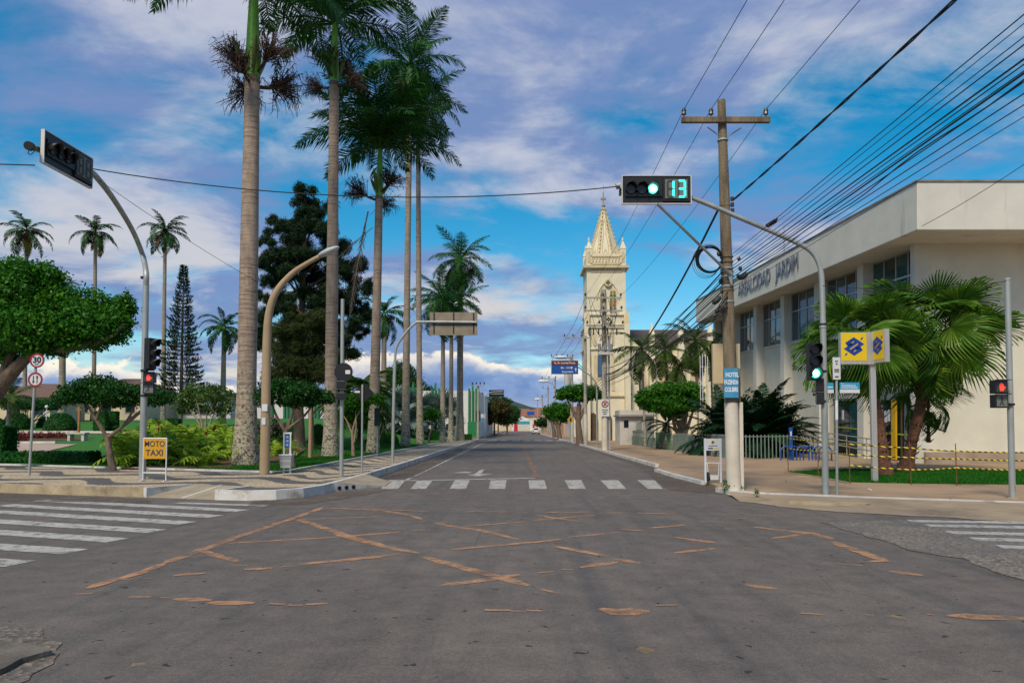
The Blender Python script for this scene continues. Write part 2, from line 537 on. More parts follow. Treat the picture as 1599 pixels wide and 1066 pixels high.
m_asphalt = asphalt()
m_white_line = worn_paint('white_road_paint', (.52, .50, .46), .41, .60, 5.0)
m_yellow_line = worn_paint('orange_road_paint', (.52, .275, .140), .43, .66, 3.2, chip=.85)
m_thin_line = worn_paint('faded_orange_paint', (.36, .19, .09), .44, .70, 1.5, chip=.8)
m_smudge = worn_paint('spilt_yellow_powder', (.55, .36, .13), .50, .85, 2.5, chip=.55)
m_dirt_over = worn_paint('gutter_dirt', (.15, .115, .085), .42, .72, 1.1, chip=.92)
m_chips = chips('exposed_stone_asphalt', (.075, .07, .062), (.30, .25, .20), 30)
m_mos0 = mosaic('stone_mosaic_street', 0)
m_mos1 = mosaic('stone_mosaic_corner', 1)
m_darkstone = M('dark_mosaic_stone', (.13, .13, .13), .4, 15, .8, .4, 30)
m_kerbw = M('white_painted_kerb', (.60, .575, .53), .18, 2, .8, .35, 30, dirt=((.24, .19, .13), 1.6, .52))
m_kerbt = M('bare_concrete_kerb', (.40, .32, .20), .3, 2, .9, .4, 25, dirt=((.16, .13, .09), 1.5, .52))
m_conc = M('brown_pavement_concrete', (.335, .232, .145), .20, .7, .9, .3, 60, dirt=((.21, .15, .10), .5, .52))
m_apron = M('pale_apron_concrete', (.31, .235, .158), .24, 1.1, .9, .3, 60, dirt=((.15, .12, .09), .8, .53))
m_ramp = M('ramp_concrete', (.33, .27, .19), .2, 2, .9, .3, 60, dirt=((.18, .15, .11), 1.4, .55))
m_grass = M('lawn', (.026, .150, .010), .45, 9, .95, .6, 60, dirt=((.06, .12, .014), 1.2, .52))
m_soil = M('garden_soil', (.105, .060, .030), .4, 3, 1, .6, 30)
m_earth = M('far_ground', (.10, .09, .055), .4, .02, 1)
m_path = M('pink_paving', (.42, .31, .25), .2, 2, .85, .2, 40)
m_blade = leafmat('grass_blades', (.010, .075, .006), (.020, .140, .008), (.050, .190, .015), .3, .6)

# ------------------------------------------------------------------ ground, road
def structure(name, mb, mat, parent=None, sm=False, label=None):
    o = mb.build(name, mat, parent, sm)
    if parent is None: tag(o, kind='structure')
    return o
structure('ground', MB().sheet([(-4000, -400, -.06), (4000, -400, -.06), (4000, 7000, -.06), (-4000, 7000, -.06)]), m_earth)
road = structure('road', MB().sheet([(-90, -60, 0), (90, -60, 0), (90, 34, 0), (9, 34, 0), (9, 318, 0), (-8, 318, 0), (-8, 104, 0), (-90, 104, 0), (-90, 92, 0), (-9, 92, 0), (-9, 40, 0), (-90, 40, 0)]), m_asphalt)

def road_strip(name, pts, w, mat, z=.004, ragged=0.0, mat_parent=road):
    """a painted band along ground points"""
    pts = [Vector((p[0], p[1], 0)) for p in pts]
    fine = []
    for a, b in zip(pts[:-1], pts[1:]):
        n = max(1, int((b - a).length / .14)) if ragged else 1
        for k in range(n): fine.append(a.lerp(b, k / n))
    fine.append(pts[-1])
    mb = MB(); vs = []
    for i, p in enumerate(fine):
        t = (fine[min(i + 1, len(fine) - 1)] - fine[max(i - 1, 0)]).normalized()
        s = Vector((-t.y, t.x, 0))
        e_ = .35 if ragged > .2 and i in (0, len(fine) - 1) else 1
        a = w / 2 * e_ * (1 + random.uniform(-ragged, ragged)); b = w / 2 * e_ * (1 + random.uniform(-ragged, ragged))
        vs += [(p + s * a) + Vector((0, 0, z)), (p - s * b) + Vector((0, 0, z))]
    fs = [(2 * i, 2 * i + 1, 2 * i + 3, 2 * i + 2) for i in range(len(fine) - 1)]
    mb.add(vs, fs)
    return mb.build(name, mat, mat_parent)
def C4(x, y): return gr(x * .3752, 740 + y * .3752)
def C5(x, y): return gr(440 + x * .4128, 660 + y * .4128)
def C6(x, y): return gr(1000 + x * .3746, 720 + y * .3746)

# crossing on the left arm
for (x1, y1, x2, y2) in [(740, 120, 1108, 132), (165, 109, 1008, 153), (15, 129, 900, 177), (-80, 153, 785, 204), (-200, 185, 655, 238), (-260, 225, 490, 276), (-320, 282, 315, 323), (-380, 347, 88, 373)]:
    road_strip('crossing_stripe', [C4(x1, y1), C4(x2, y2)], .40 if x1 != 740 else .25, m_white_line, .006, .04)
# crossing of the street ahead
for (a, b, c, d) in [(375, 440, 405, 468), (487, 545, 515, 572), (635, 697, 655, 711), (783, 845, 790, 850), (937, 1003, 933, 993), (1088, 1150, 1070, 1133), (1237, 1303, 1205, 1273), (1385, 1442, 1345, 1410)]:
    q = [C5(a, 250), C5(b, 250), C5(d, 217), C5(c, 217)]
    MB().sheet([(p.x, p.y, .006) for p in q]).build('crossing_stripe', m_white_line, road)
# crossing on the right arm
for (x1, y1, x2, y2) in [(1120, 250, 2300, 268), (1195, 269, 2300, 291), (1285, 298, 2300, 322), (1385, 325, 2300, 352), (1495, 357, 2300, 388)]:
    road_strip('crossing_stripe', [C6(x1, y1), C6(x2, y2)], .32, m_white_line, .010, .05)
# far crossing
for k in range(7):
    p = gr(771 + k * 17.0, 687)
    MB().sheet([(p.x - .45, 88, .006), (p.x + .45, 88, .006), (p.x + .45, 92, .006), (p.x - .45, 92, .006)]).build('crossing_stripe', m_white_line, road)
road_strip('stop_line', [C5(465, 219), C5(960, 209)], .28, m_white_line, .006)
road_strip('lane_edge_line', [C5(470, 217), (-3.35, 60, 0), (-3.35, 92, 0)], .10, m_white_line, .006)
road_strip('centre_line', [(.66, 23.2, 0), (.60, 60, 0), (.55, 120, 0), (.55, 300, 0)], .15, m_thin_line, .006)
road_strip('thin_line', [(-4.0, 18.9, 0), (5.0, 18.7, 0)], .09, m_thin_line, .006)
ar = MB()
q = [(751, 733), (756.5, 733), (751, 740), (771, 739.6), (746, 743.6), (728, 741), (740, 740.5)]
ar.sheet([(gr(*p).x, gr(*p).y, .006) for p in q])
q = [(708, 738.4), (724, 736), (737, 736.6), (733, 738.4)]
ar.sheet([(gr(*p).x, gr(*p).y, .006) for p in q])
ar.build('lane_arrow', m_white_line, road)
# worn box-junction lines
BOX = [
 (C4, [(1340, 140), (1220, 185), (1000, 258), (830, 320), (690, 370)], .17), (C4, [(685, 373), (560, 420), (470, 444), (365, 478)], .17),
 (C4, [(318, 502), (385, 497)], .22), (C4, [(1345, 141), (1599, 152)], .11), (C4, [(1245, 190), (1450, 258), (1599, 298)], .17),
 (C4, [(1200, 192), (1599, 176)], .11), (C4, [(940, 289), (1360, 265), (1599, 245)], .11), (C4, [(835, 318), (985, 365)], .17),
 (C4, [(970, 383), (1027, 381)], .15), (C4, [(1015, 398), (1133, 392)], .20), (C4, [(1172, 386), (1214, 385)], .16), (C4, [(1240, 378), (1599, 345)], .12),
 (C4, [(722, 424), (857, 414)], .17), (C4, [(596, 437), (652, 434)], .14), (C4, [(480, 441), (550, 437)], .16),
 (C4, [(538, 513), (628, 512)], .13), (C4, [(668, 515), (724, 517)], .10), (C4, [(725, 520), (882, 526)], .18), (C4, [(863, 535), (1058, 538)], .19),
 (C4, [(1118, 541), (1188, 545)], .15), (C4, [(1198, 548), (1258, 549)], .20), (C4, [(1273, 544), (1367, 539)], .20),
 (C5, [(150, 322), (270, 325)], .11), (C5, [(300, 326), (560, 336)], .11), (C5, [(690, 335), (873, 338)], .11), (C5, [(898, 340), (958, 341)], .14),
 (C5, [(993, 338), (1187, 339)], .12), (C5, [(1220, 341), (1322, 341)], .12), (C5, [(1345, 342), (1487, 345)], .12),
 (C5, [(375, 332), (480, 348), (530, 365)], .13), (C5, [(578, 378), (640, 392), (740, 405), (895, 441)], .15), (C5, [(638, 481), (960, 452), (1062, 440)], .14),
 (C5, [(688, 392), (932, 375)], .12), (C5, [(1083, 433), (1282, 414)], .14), (C5, [(953, 370), (1005, 365), (1187, 349)], .12), (C5, [(965, 350), (1122, 374)], .14),
 (C5, [(1135, 379), (1177, 380)], .12), (C5, [(1283, 404), (1368, 409)], .15), (C5, [(1393, 399), (1523, 388)], .13),
 (C5, [(1478, 432), (1640, 455)], .16), (C5, [(1483, 493), (1640, 475)], .15),
 (C5, [(200, 418), (300, 448), (450, 482), (520, 495)], .17), (C5, [(538, 508), (820, 585), (935, 616)], .18), (C5, [(983, 632), (1048, 646)], .16),
 (C5, [(593, 619), (820, 588), (903, 575)], .17), (C5, [(968, 569), (1027, 564)], .15), (C5, [(1057, 555), (1103, 556)], .13), (C5, [(1128, 547), (1268, 527)], .17),
 (C5, [(1033, 468), (1232, 506)], .16), (C5, [(1257, 515), (1358, 531)], .18), (C5, [(65, 536), (440, 498)], .13), (C5, [(265, 429), (447, 413)], .14), (C5, [(473, 410), (547, 407)], .12),
 (C5, [(768, 710), (868, 711)], .17), (C5, [(868, 713), (922, 714)], .10), (C5, [(923, 711), (983, 713)], .16), (C5, [(1207, 702), (1260, 716), (1392, 713)], .26), (C5, [(1413, 692), (1497, 690)], .14),
 (C6, [(243, 219), (272, 220)], .12), (C6, [(342, 221), (382, 222)], .12), (C6, [(443, 224), (567, 230)], .17), (C6, [(398, 239), (438, 239)], .13), (C6, [(272, 250), (343, 252)], .14),
 (C6, [(40, 280), (183, 266)], .14), (C6, [(468, 274), (650, 295), (720, 300), (803, 326)], .17), (C6, [(548, 323), (720, 297)], .15), (C6, [(422, 364), (478, 367)], .13),
 (C6, [(803, 338), (960, 395), (1032, 419)], .19), (C6, [(942, 421), (1032, 415)], .17), (C6, [(823, 428), (924, 436)], .16), (C6, [(1038, 460), (1178, 477)], .20),
 (C6, [(438, 515), (568, 533)], .20), (C6, [(62, 602), (157, 601)], .14), (C6, [(668, 635), (757, 640)], .14), (C6, [(1278, 645), (1640, 660)], .20), (C6, [(1195, 638), (1227, 642)], .10), (C6, [(928, 640), (972, 643)], .10),
]
for fn, pts, w in BOX:
    road_strip('box_junction_line', [fn(*p) for p in pts], w * .80, m_yellow_line, .005 + random.random() * .003, .30)
for fn, a, b, w in [(C4, (548, 798), (608, 792), .20), (C5, (1345, 856), (1400, 866), .30), (C6, (1040, 645), (1140, 668), .18), (C6, (0, 785), (48, 800), .28), (C6, (680, 850), (720, 858), .15), (C6, (700, 558), (748, 570), .10)]:
    road_strip('powder_smudge', [fn(*a), fn(*b)], w, m_smudge, .009, .3)
# worn stone-chip surface of the right arm, dirt along the gutters, broken corner
def blob_sheet(pts, z, jit=.12, sub=5):
    out = []
    n = len(pts)
    for i in range(n):
        a, b = Vector(pts[i][:2]), Vector(pts[(i + 1) % n][:2])
        k = max(1, min(160, int((b - a).length / .12)))
        for j in range(k):
            q = a.lerp(b, j / k)
            jj = min(jit, .05) if k > 1 else 0
            out.append((q.x + random.uniform(-jj, jj), q.y + random.uniform(-jj, jj), z))
    return MB().sheet(out)
pts = [C6(760, 255), C6(1100, 246), C6(2600, 262), C6(2900, 520), C6(1800, 560), C6(1500, 470), C6(1330, 405), C6(1120, 372), C6(1010, 330), C6(840, 285)]
structure('worn_road_patch', blob_sheet(pts, .0075, .05), m_chips)
pts = [C4(-300, 600), C4(0, 625), C4(150, 640), C4(215, 690), C4(260, 745), C4(180, 800), C4(90, 869), C4(-100, 960), C4(-400, 980)]
structure('broken_road_corner', blob_sheet(pts, .006, .05), chips('gravel_dirt', (.06, .05, .04), (.27, .22, .17), 24))
pts = [C4(-300, 730), C4(-20, 722), C4(75, 722), C4(190, 745), C4(215, 758), C4(90, 792), C4(20, 832), C4(-300, 960)]
structure('concrete_patch', MB().slab([(p.x, p.y) for p in pts], .0, .045), M('grey_broken_concrete', (.15, .13, .105), .35, 2.5, .95, .6, 30, dirt=((.07, .06, .05), 2.5, .5)))
pts = [(-4.45, 22.5), (-3.3, 23.4), (-3.35, 30), (-3.6, 40), (-3.9, 60), (-4.45, 75)]
structure('gutter_dirt', blob_sheet([(x, y, 0) for x, y in pts], .008, .10), m_dirt_over)
pts = [(4.9, 17.6), (3.9, 19.0), (4.4, 24), (5.0, 30), (5.3, 60), (5.7, 60), (5.6, 24), (5.4, 18)]
structure('gutter_dirt', blob_sheet([(x, y, 0) for x, y in pts], .008, .10), m_dirt_over)
pts = [gr(*p) for p in [(-30, 768), (230, 779), (240, 786), (-30, 781)]]
structure('gutter_dirt', blob_sheet(pts, .008, .06), m_dirt_over)
pts = [gr(*p) for p in [(395, 778), (480, 775), (530, 768), (610, 764), (560, 775), (480, 787), (390, 790)]]
structure('gutter_dirt', blob_sheet(pts, .008, .06), m_dirt_over)

# ------------------------------------------------------------------ left pavement (corner of the square)
KL = [(-70, 36.5), (-30, 23.8), (-12.75, 18.2), (-8.5, 16.95), (-6.6, 16.35), (-5.9, 16.2), (-5.3, 16.35), (-4.85, 16.9), (-4.62, 17.8), (-4.55, 18.8), (-4.45, 22.5), (-4.4, 30), (-4.4, 86), (-4.55, 88.5), (-5.1, 90.2), (-6.2, 91.4), (-8, 92), (-30, 92), (-70, 92)]
EDG = [(-70, 48), (-40, 36), (-19.0, 27.3), (-13.3, 25.05), (-9.1, 23.35), (-7.5, 22.75), (-7.15, 23.1), (-7.1, 27), (-7.0, 38), (-6.9, 60), (-6.9, 86), (-8, 89), (-12, 90), (-70, 90)]
def offset_line(line, d):
    out = []
    for i, p in enumerate(line):
        a = Vector(line[max(i - 1, 0)]); b = Vector(line[min(i + 1, len(line) - 1)])
        t = (b - a).normalized()
        out.append((p[0] - t.y * d, p[1] + t.x * d))
    return out
kin = offset_line(KL, .16)
structure('mosaic_pavement', MB().slab(kin[:4] + [(-7.95, 18.15), (-6.3, 17.5)] + kin[4:10] + [(-7.6, 22.6)] + [(-9.1, 23.25), (-13.3, 24.95), (-19, 27.2), (-40, 35.9), (-70, 47.9)], .0, SW), m_mos1)
structure('mosaic_pavement', MB().slab(kin[9:17] + [(-12, 91), (-12, 86), (-7.0, 86), (-7.0, 60), (-7.1, 38), (-7.2, 27), (-7.6, 22.6)], .0, SW - .003), m_mos0)
def kerb_run(name, line, w, z, mat, parent=None):
    inn = offset_line(line, w)
    mb = MB(); vs = []; fs = []
    for (a, b) in zip(line, inn):
        vs += [(a[0], a[1], -.02), (a[0] + (b[0] - a[0]) * .08, a[1] + (b[1] - a[1]) * .08, z), (b[0], b[1], z), (b[0], b[1], -.02)]
    for i in range(len(line) - 1):
        o = i * 4; p = o + 4
        fs += [(o, p, p + 1, o + 1), (o + 1, p + 1, p + 2, o + 2), (o + 2, p + 2, p + 3, o + 3)]
    e_ = (len(line) - 1) * 4
    fs += [(0, 1, 2, 3), (e_ + 3, e_ + 2, e_ + 1, e_)]
    mb.add(vs, fs)
    o = mb.build(name, mat, parent)
    return tag(o, kind='structure') if parent is None else o
kerb_run('kerb', KL[:4], .17, SW + .012, m_kerbt)
kerb_run('kerb', KL[4:17], .17, SW + .014, m_kerbw)
for ln, d in ((KL[4:13], .17), (KL[:4], .17)):
    l2 = offset_line(ln, d)
    road_strip('dark_stone_border', l2, .16, m_darkstone, SW + .006, mat_parent=None)['kind'] = 'structure'
l2 = offset_line(EDG[2:11], -.18)
road_strip('dark_stone_border', l2, .22, m_darkstone, SW + .005, mat_parent=None)['kind'] = 'structure'
kerb_run('garden_edging', offset_line(EDG[1:12], .10), -.12, SW + .06, m_kerbw)
# dropped ramp on the side street, ramp with drain pipes at the corner
rp = MB()
a, b_, c_, d_ = Vector((-8.5, 16.95)), Vector((-6.62, 16.36)), Vector((-6.3, 17.5)), Vector((-7.95, 18.15))
def v3(p, z): return (p[0], p[1], z)
rp.add([v3(a, .01), v3(b_, .01), v3(c_, SW + .01), v3(d_, SW + .01), v3(a, -.02), v3(b_, -.02), v3(c_, -.02), v3(d_, -.02)], [(0, 1, 2, 3), (0, 3, 7, 4), (1, 5, 6, 2), (0, 4, 5, 1)])
ro = structure('kerb_ramp', rp, m_ramp)
mid1, mid2 = a.lerp(b_, .52), d_.lerp(c_, .52)
kk = MB()
for p, q in ((a, d_), (mid1, mid2), (b_, c_)):
    t = (q - p).normalized(); s = Vector((-t.y, t.x)) * .035
    kk.add([v3(p + s, .016), v3(p - s, .016), v3(q - s, SW + .018), v3(q + s, SW + .018)], [(0, 1, 2, 3)])
for p, q in ((a, d_), (b_, c_)):
    t = (q - p).normalized(); s = Vector((-t.y, t.x)) * .05
    kk.add([v3(p + s, -.01), v3(q + s, -.01), v3(q + s, SW + .022), v3(p + s, SW + .022), v3(p - s, -.01), v3(q - s, -.01), v3(q - s, SW + .022), v3(p - s, SW + .022)], [(0, 1, 2, 3), (7, 6, 5, 4), (3, 2, 6, 7), (0, 3, 7, 4), (1, 5, 6, 2)])
kk.build('ramp_border', m_kerbw, ro)
rp = MB()
P = [(-4.58, 18.55), (-3.55, 20.0), (-3.65, 21.6), (-4.47, 22.0)]
rp.add([v3(P[0], .215), v3(P[1], .02), v3(P[2], .02), v3(P[3], .215), v3(P[0], -.02), v3(P[1], -.02)], [(0, 1, 2, 3), (4, 5, 1, 0)])
ro = structure('kerb_ramp', rp, m_ramp)
fr = MB(); fr.add([v3((-4.60, 18.51), .217), v3((-3.55, 19.97), .022), v3((-3.55, 19.97), -.02), v3((-4.60, 18.51), -.02)], [(0, 3, 2, 1)])
fr.build('ramp_face', m_kerbw, ro)
m_black = M('black_plastic', (.012, .012, .013), .2, 8, .45)
for k in range(3):
    t = .12 + k * .13
    p = Vector((-4.60, 18.51)).lerp(Vector((-3.55, 19.97)), t)
    d = Vector((1.46, -1.05)).normalized()
    dp = MB().tube([(p.x - d.x * .04, p.y - d.y * .04, .075), (p.x + d.x * .035, p.y + d.y * .035, .07)], .05, 12)
    dp.build('drain_pipe', m_black, ro, True)

# ------------------------------------------------------------------ garden terrain
xs = [-70 + k * 1.5 for k in range(0, 38)] + [-14 + k * .45 for k in range(0, 17)]
def in_poly(x, y, poly):
    c = False; n = len(poly)
    for i in range(n):
        x1, y1 = poly[i]; x2, y2 = poly[(i + 1) % n]
        if (y1 > y) != (y2 > y) and x < (x2 - x1) * (y - y1) / (y2 - y1) + x1: c = not c
    return c
def edge_y(x):                     # garden edge towards the side street
    for (x1, y1), (x2, y2) in zip(EDG[:6], EDG[1:6]):
        if x1 <= x <= x2: return y1 + (y2 - y1) * (x - x1) / (x2 - x1)
    return 22.8
def garden_sheet(name, mat):
    X = [-70, -55, -45, -38, -32, -28, -25, -22, -20, -18, -16, -14, -12.5, -11, -10, -9.1, -8.3, -7.5, -7.05]
    T = [0, .01, .02, .04, .06, .08, .1, .13, .16, .2, .25, .3, .4, .5, .6, .75, .9, 1]
    vs = []; fs = []
    for x in X:
        y0 = edge_y(x)
        for t in T:
            y = y0 + (90 - y0) * t
            vs.append((x, y, gz(x, y)))
    n = len(T)
    for i in range(len(X) - 1):
        for j in range(n - 1):
            fs.append((i * n + j, (i + 1) * n + j, (i + 1) * n + j + 1, i * n + j + 1))
    return structure(name, MB().add(vs, fs), mat, sm=True)
garden_sheet('lawn', m_grass)
def terrain_sheet(name, pxpts, mat, dz=.012, z=None):
    """an outline given by points on the garden, draped in a small fan of quads"""
    P = [gx(*p) for p in pxpts]
    o = MB().sheet([(p.x, p.y, gz(p.x, p.y) + dz) for p in P])
    return structure(name, o, mat)
terrain_sheet('garden_path', [(-60, 707), (66, 707), (120, 694), (-60, 692)], m_path, .03)
terrain_sheet('garden_path', [(-60, 677.5), (230, 677.5), (230, 673.5), (-60, 672)], m_path, .03)
terrain_sheet('flower_bed', [(-60, 688), (120, 688), (150, 683), (-60, 682)], m_soil, .02)
terrain_sheet('flower_bed', [(190, 732), (362, 732), (368, 688), (235, 680)], m_soil, .02)
terrain_sheet('flower_bed', [(405, 733), (440, 726), (480, 700), (430, 690), (385, 700)], m_soil, .02)
for pts in ([(405, 737), (432, 725), (490, 717), (540, 706), (535, 702), (480, 711), (425, 720)],):
    terrain_sheet('garden_path', pts, m_soil, .025)

# grass blades on the lawns that can be seen close up
def blades(name, polys, n, h, seed, zf):
    rng = np.random.default_rng(seed)
    out = []
    while len(out) < n:
        poly = polys[rng.integers(len(polys))]
        xs_ = [p[0] for p in poly]; ys_ = [p[1] for p in poly]
        x = rng.uniform(min(xs_), max(xs_)); y = rng.uniform(min(ys_), max(ys_))
        if in_poly(x, y, poly): out.append((x, y, zf(x, y)))
    P = np.array(out); a = rng.uniform(0, 2 * PI, n); w = .008 + rng.random(n) * .008
    hh = h * (.5 + rng.random(n))
    D = np.stack([np.cos(a) * w, np.sin(a) * w, np.zeros(n)], 1)
    T = P + np.stack([rng.normal(0, .35, n) * hh, rng.normal(0, .35, n) * hh, hh], 1)
    V = np.concatenate([P - D, P + D, T]); Q = np.stack([np.arange(n), np.arange(n) + n, np.arange(n) + 2 * n], 1)
    o = link(name, np_mesh(name, V, Q, m_blade))
    return o
o = blades('grass', [[(-7.15, 23.3), (-7.1, 60), (-12, 60), (-13, 26), (-9, 24)], [(-9, 24), (-7.3, 23), (-7.1, 34), (-10, 34)], [(-19, 28), (-13.3, 25.6), (-9, 24), (-9, 30), (-16, 32)]], 60000, .07, 1, gz)
tag(o, 'short bright green lawn of the square', 'grass', kind='stuff')

# ------------------------------------------------------------------ right pavement and kerb
RW = .10
KR = [(70, -11), (30, 6.5), (10.6, 14.75), (7.2, 16.1), (5.6, 16.9), (5.05, 17.6), (4.95, 18.4), (5.15, 20.6), (5.0, 24.0), (5.0, 26.8), (5.55, 29.5), (5.6, 60), (5.6, 318)]
KRr = KR[::-1]                     # road on the left-hand side while walking towards the camera
kin = offset_line(KRr, .14)
structure('pavement', MB().slab(kin + [(70, 60), (70, 318)], 0, RW), m_conc)
def kz(n): return RW + .012
kerb_run('kerb', KRr[:3], .15, RW + .04, m_kerbw)
kerb_run('kerb', KRr[3:6], .14, RW + .01, m_kerbw)
kerb_run('kerb', KRr[6:10], .12, RW + .012, m_kerbw)
kerb_run('kerb', KRr[9:], .06, RW + .010, m_kerbw)
ap = [(5.2, 17.3), (7.2, 16.05), (10.6, 14.7), (30, 6.4), (70, -11.1), (70, -14.5), (30, 3.2), gr(1599, 814), gr(1420, 806), gr(1310, 798), gr(1230, 791), gr(1160, 781)]
inn_ = [(4.98, 17.55), (5.56, 16.86), (7.18, 16.05), (10.58, 14.70), (29.98, 6.44), (69.98, -11.06)]
out_ = [gr(1150, 782), gr(1225, 792), gr(1320, 800), gr(1599, 815), (30, 3.1), (70, -14.5)]
av = []; af = []
for (i0, o0), (i1, o1) in zip(list(zip(inn_, out_))[:-1], list(zip(inn_, out_))[1:]):
    for k in range(8):
        t = k / 8
        ii = Vector(i0[:2]).lerp(Vector(i1[:2]), t); oo = Vector(o0[:2]).lerp(Vector(o1[:2]), t)
        av += [(ii.x, ii.y, RW - .015), (oo.x + random.uniform(-.06, .06), oo.y + random.uniform(-.10, .06), .009)]
af = [(2 * i, 2 * i + 1, 2 * i + 3, 2 * i + 2) for i in range(len(av) // 2 - 1)]
structure('gutter_apron', MB().add(av, af), m_apron)
hp = MB()
p0, p1 = gr(1236, 789), gr(1356, 792)
hp.slab([(p0.x - .05, p0.y), (p0.x + .1, p0.y - .12), (p1.x - .1, p1.y - .12), (p1.x + .05, p1.y), (p1.x - .1, p1.y + .22), (p0.x + .1, p0.y + .22)], 0, .085)
structure('gutter_slab', hp, m_kerbt)
LAWN = [gr(*p, RW) for p in [(1230, 737.5), (1275, 744), (1328, 754.5), (1420, 756.5), (1500, 757.5), (1720, 759), (1720, 735), (1470, 734), (1330, 733)]]
structure('lawn', MB().slab([(p.x, p.y) for p in LAWN], RW - .02, RW + .02), m_grass)
structure('lawn_edging', MB().slab(offset_line([(p.x, p.y) for p in LAWN[:6]], -.10) + [(p.x, p.y) for p in LAWN[:6]][::-1], RW - .02, RW + .03), m_apron)
o = blades('grass', [[(p.x, p.y) for p in LAWN]], 45000, .05, 2, lambda x, y: RW + .02)
tag(o, 'short green grass of the lawn before the bank', 'grass', kind='stuff')
# ------------------------------------------------------------------ plants
m_palm = leafmat('palm_leaf', (.008, .052, .009), (.020, .105, .014), (.080, .180, .022), .26, .45)
m_palm_y = leafmat('palm_leaf_yellowing', (.16, .11, .01), (.26, .17, .015), (.10, .13, .015), .2)
m_palm_far = leafmat('palm_leaf_young', (.008, .045, .008), (.018, .085, .013), (.05, .12, .016), .2, .4)
m_areca = leafmat('areca_leaf', (.014, .055, .008), (.045, .095, .012), (.13, .14, .02), .22, .4)
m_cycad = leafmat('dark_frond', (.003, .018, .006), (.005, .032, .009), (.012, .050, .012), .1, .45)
m_silver = leafmat('silver_fan_leaf', (.09, .15, .13), (.15, .22, .19), (.22, .29, .25), .15, .6)
m_fan = leafmat('fan_palm_leaf', (.03, .10, .008), (.085, .20, .016), (.22, .32, .035), .34, .45)
m_fan_dk = leafmat('fan_palm_leaf_dark', (.016, .06, .008), (.04, .12, .013), (.10, .18, .02), .28, .45)  # deeper green leaf tone, mixed in among the brighter fans
m_dead = M('dead_frond', (.27, .19, .13), .35, 4, .9)
m_shaft = M('palm_crownshaft', (.13, .34, .02), .3, 2.2, .38, st=(1, 1, .4), spec=.5)
m_spathe = M('palm_spathe', (.10, .14, .025), .35, 3, .55, st=(1, 1, .3))
m_flower = M('palm_flower_twigs', (.060, .034, .020), .5, 6, .9)
m_trunk = trunk_mat('royal_palm_trunk', (.35, .262, .195), 7.0, 12.0)
m_trunk_far = trunk_mat('grey_palm_trunk', (.31, .25, .19), 9.0, 12.0)
m_fibre = M('fibrous_trunk', (.17, .075, .040), .5, 6, .95, .8, 22, dirt=((.05, .025, .015), 7, .5), st=(1, 1, 3))
m_bark = M('grey_brown_bark', (.17, .125, .09), .4, 5, .95, .8, 18, dirt=((.07, .05, .035), 5, .52), st=(2, 2, .6))
m_bark_red = M('reddish_bark', (.15, .085, .06), .4, 5, .95, .8, 16, dirt=((.05, .03, .02), 5, .52), st=(2, 2, .5))

def rot_frame(t):
    t = t.normalized()
    s = Vector((0, 1, 0)); s = (s - t * s.dot(t)).normalized()
    return t, s, t.cross(s) * 1.0
def frond_mesh(name, mat, droop, seed, nl=74, ll=.25, wl=.0062, plume=.5, hang=.35, stalk=.10):
    """one feather leaf of unit length along +x, arching towards -z"""
    rng = random.Random(seed)
    mb = MB()
    N = 14
    pts = [Vector((0, 0, 0))]
    dirs = []
    for i in range(N):
        s = (i + .5) / N
        a = -droop * (s ** 1.4) * 1.5
        d = Vector((math.cos(a), 0, math.sin(a))); dirs.append(d)
        pts.append(pts[-1] + d / N)
    mb.tube(pts, [.014 * (1 - .85 * i / N) for i in range(N + 1)], 4, False)
    for sgn in (-1, 1):
        for k in range(nl):
            s = stalk + (1 - stalk) * (k + rng.random() * .7) / nl
            i = min(N - 1, int(s * N)); f = s * N - i
            p = pts[i].lerp(pts[i + 1], f); t = dirs[i]
            up = Vector((-t.z, 0, t.x))
            prof = max(.22, math.sin(PI * min(1, (s - stalk) / (1 - stalk) * .80 + .16)))
            L_ = ll * prof * rng.uniform(.85, 1.12)
            d = Vector((0, sgn, 0)) * 1.0 + t * rng.uniform(.45, .75) + up * rng.uniform(-plume, plume) - Vector((0, 0, hang * .5))
            d.normalize()
            w = t - d * t.dot(d); w.normalize(); w *= wl * rng.uniform(.8, 1.15)
            d2 = (d - Vector((0, 0, hang * rng.uniform(.8, 1.8)))).normalized()
            m_ = p + d * L_ * .5; e = m_ + d2 * L_ * .5
            mb.add([p - w * .6, p + w * .6, m_ + w, m_ - w, e], [(0, 1, 2, 3), (3, 2, 4)])
    return mb.mesh(name, mat)
FR_UP = [frond_mesh('frond', m_palm, .55, 10 + k) for k in range(2)]
FR_MID = [frond_mesh('frond', m_palm, 1.0, 20 + k, hang=.55) for k in range(3)]
FR_LOW = [frond_mesh('frond', m_palm, 1.25, 30 + k, hang=.75) for k in range(2)]
FY = [frond_mesh('frond', m_palm_y, 1.2, 44, hang=.7)]
FAR_F = [frond_mesh('frond', m_palm_far, .9 + .2 * k, 50 + k, nl=40, ll=.22, wl=.012, plume=.3, hang=.6) for k in range(3)]
ARE_F = [frond_mesh('frond', m_areca, .8 + .25 * k, 60 + k, nl=44, ll=.26, wl=.010, plume=.2, hang=.5) for k in range(3)]
CYC_F = [frond_mesh('frond', m_cycad, .6 + .3 * k, 70 + k, nl=60, ll=.17, wl=.009, plume=.15, hang=.25) for k in range(2)]
DEAD_F = frond_mesh('dead_frond', m_dead, .12, 80, nl=40, ll=.20, wl=.008, plume=.2, hang=.1)

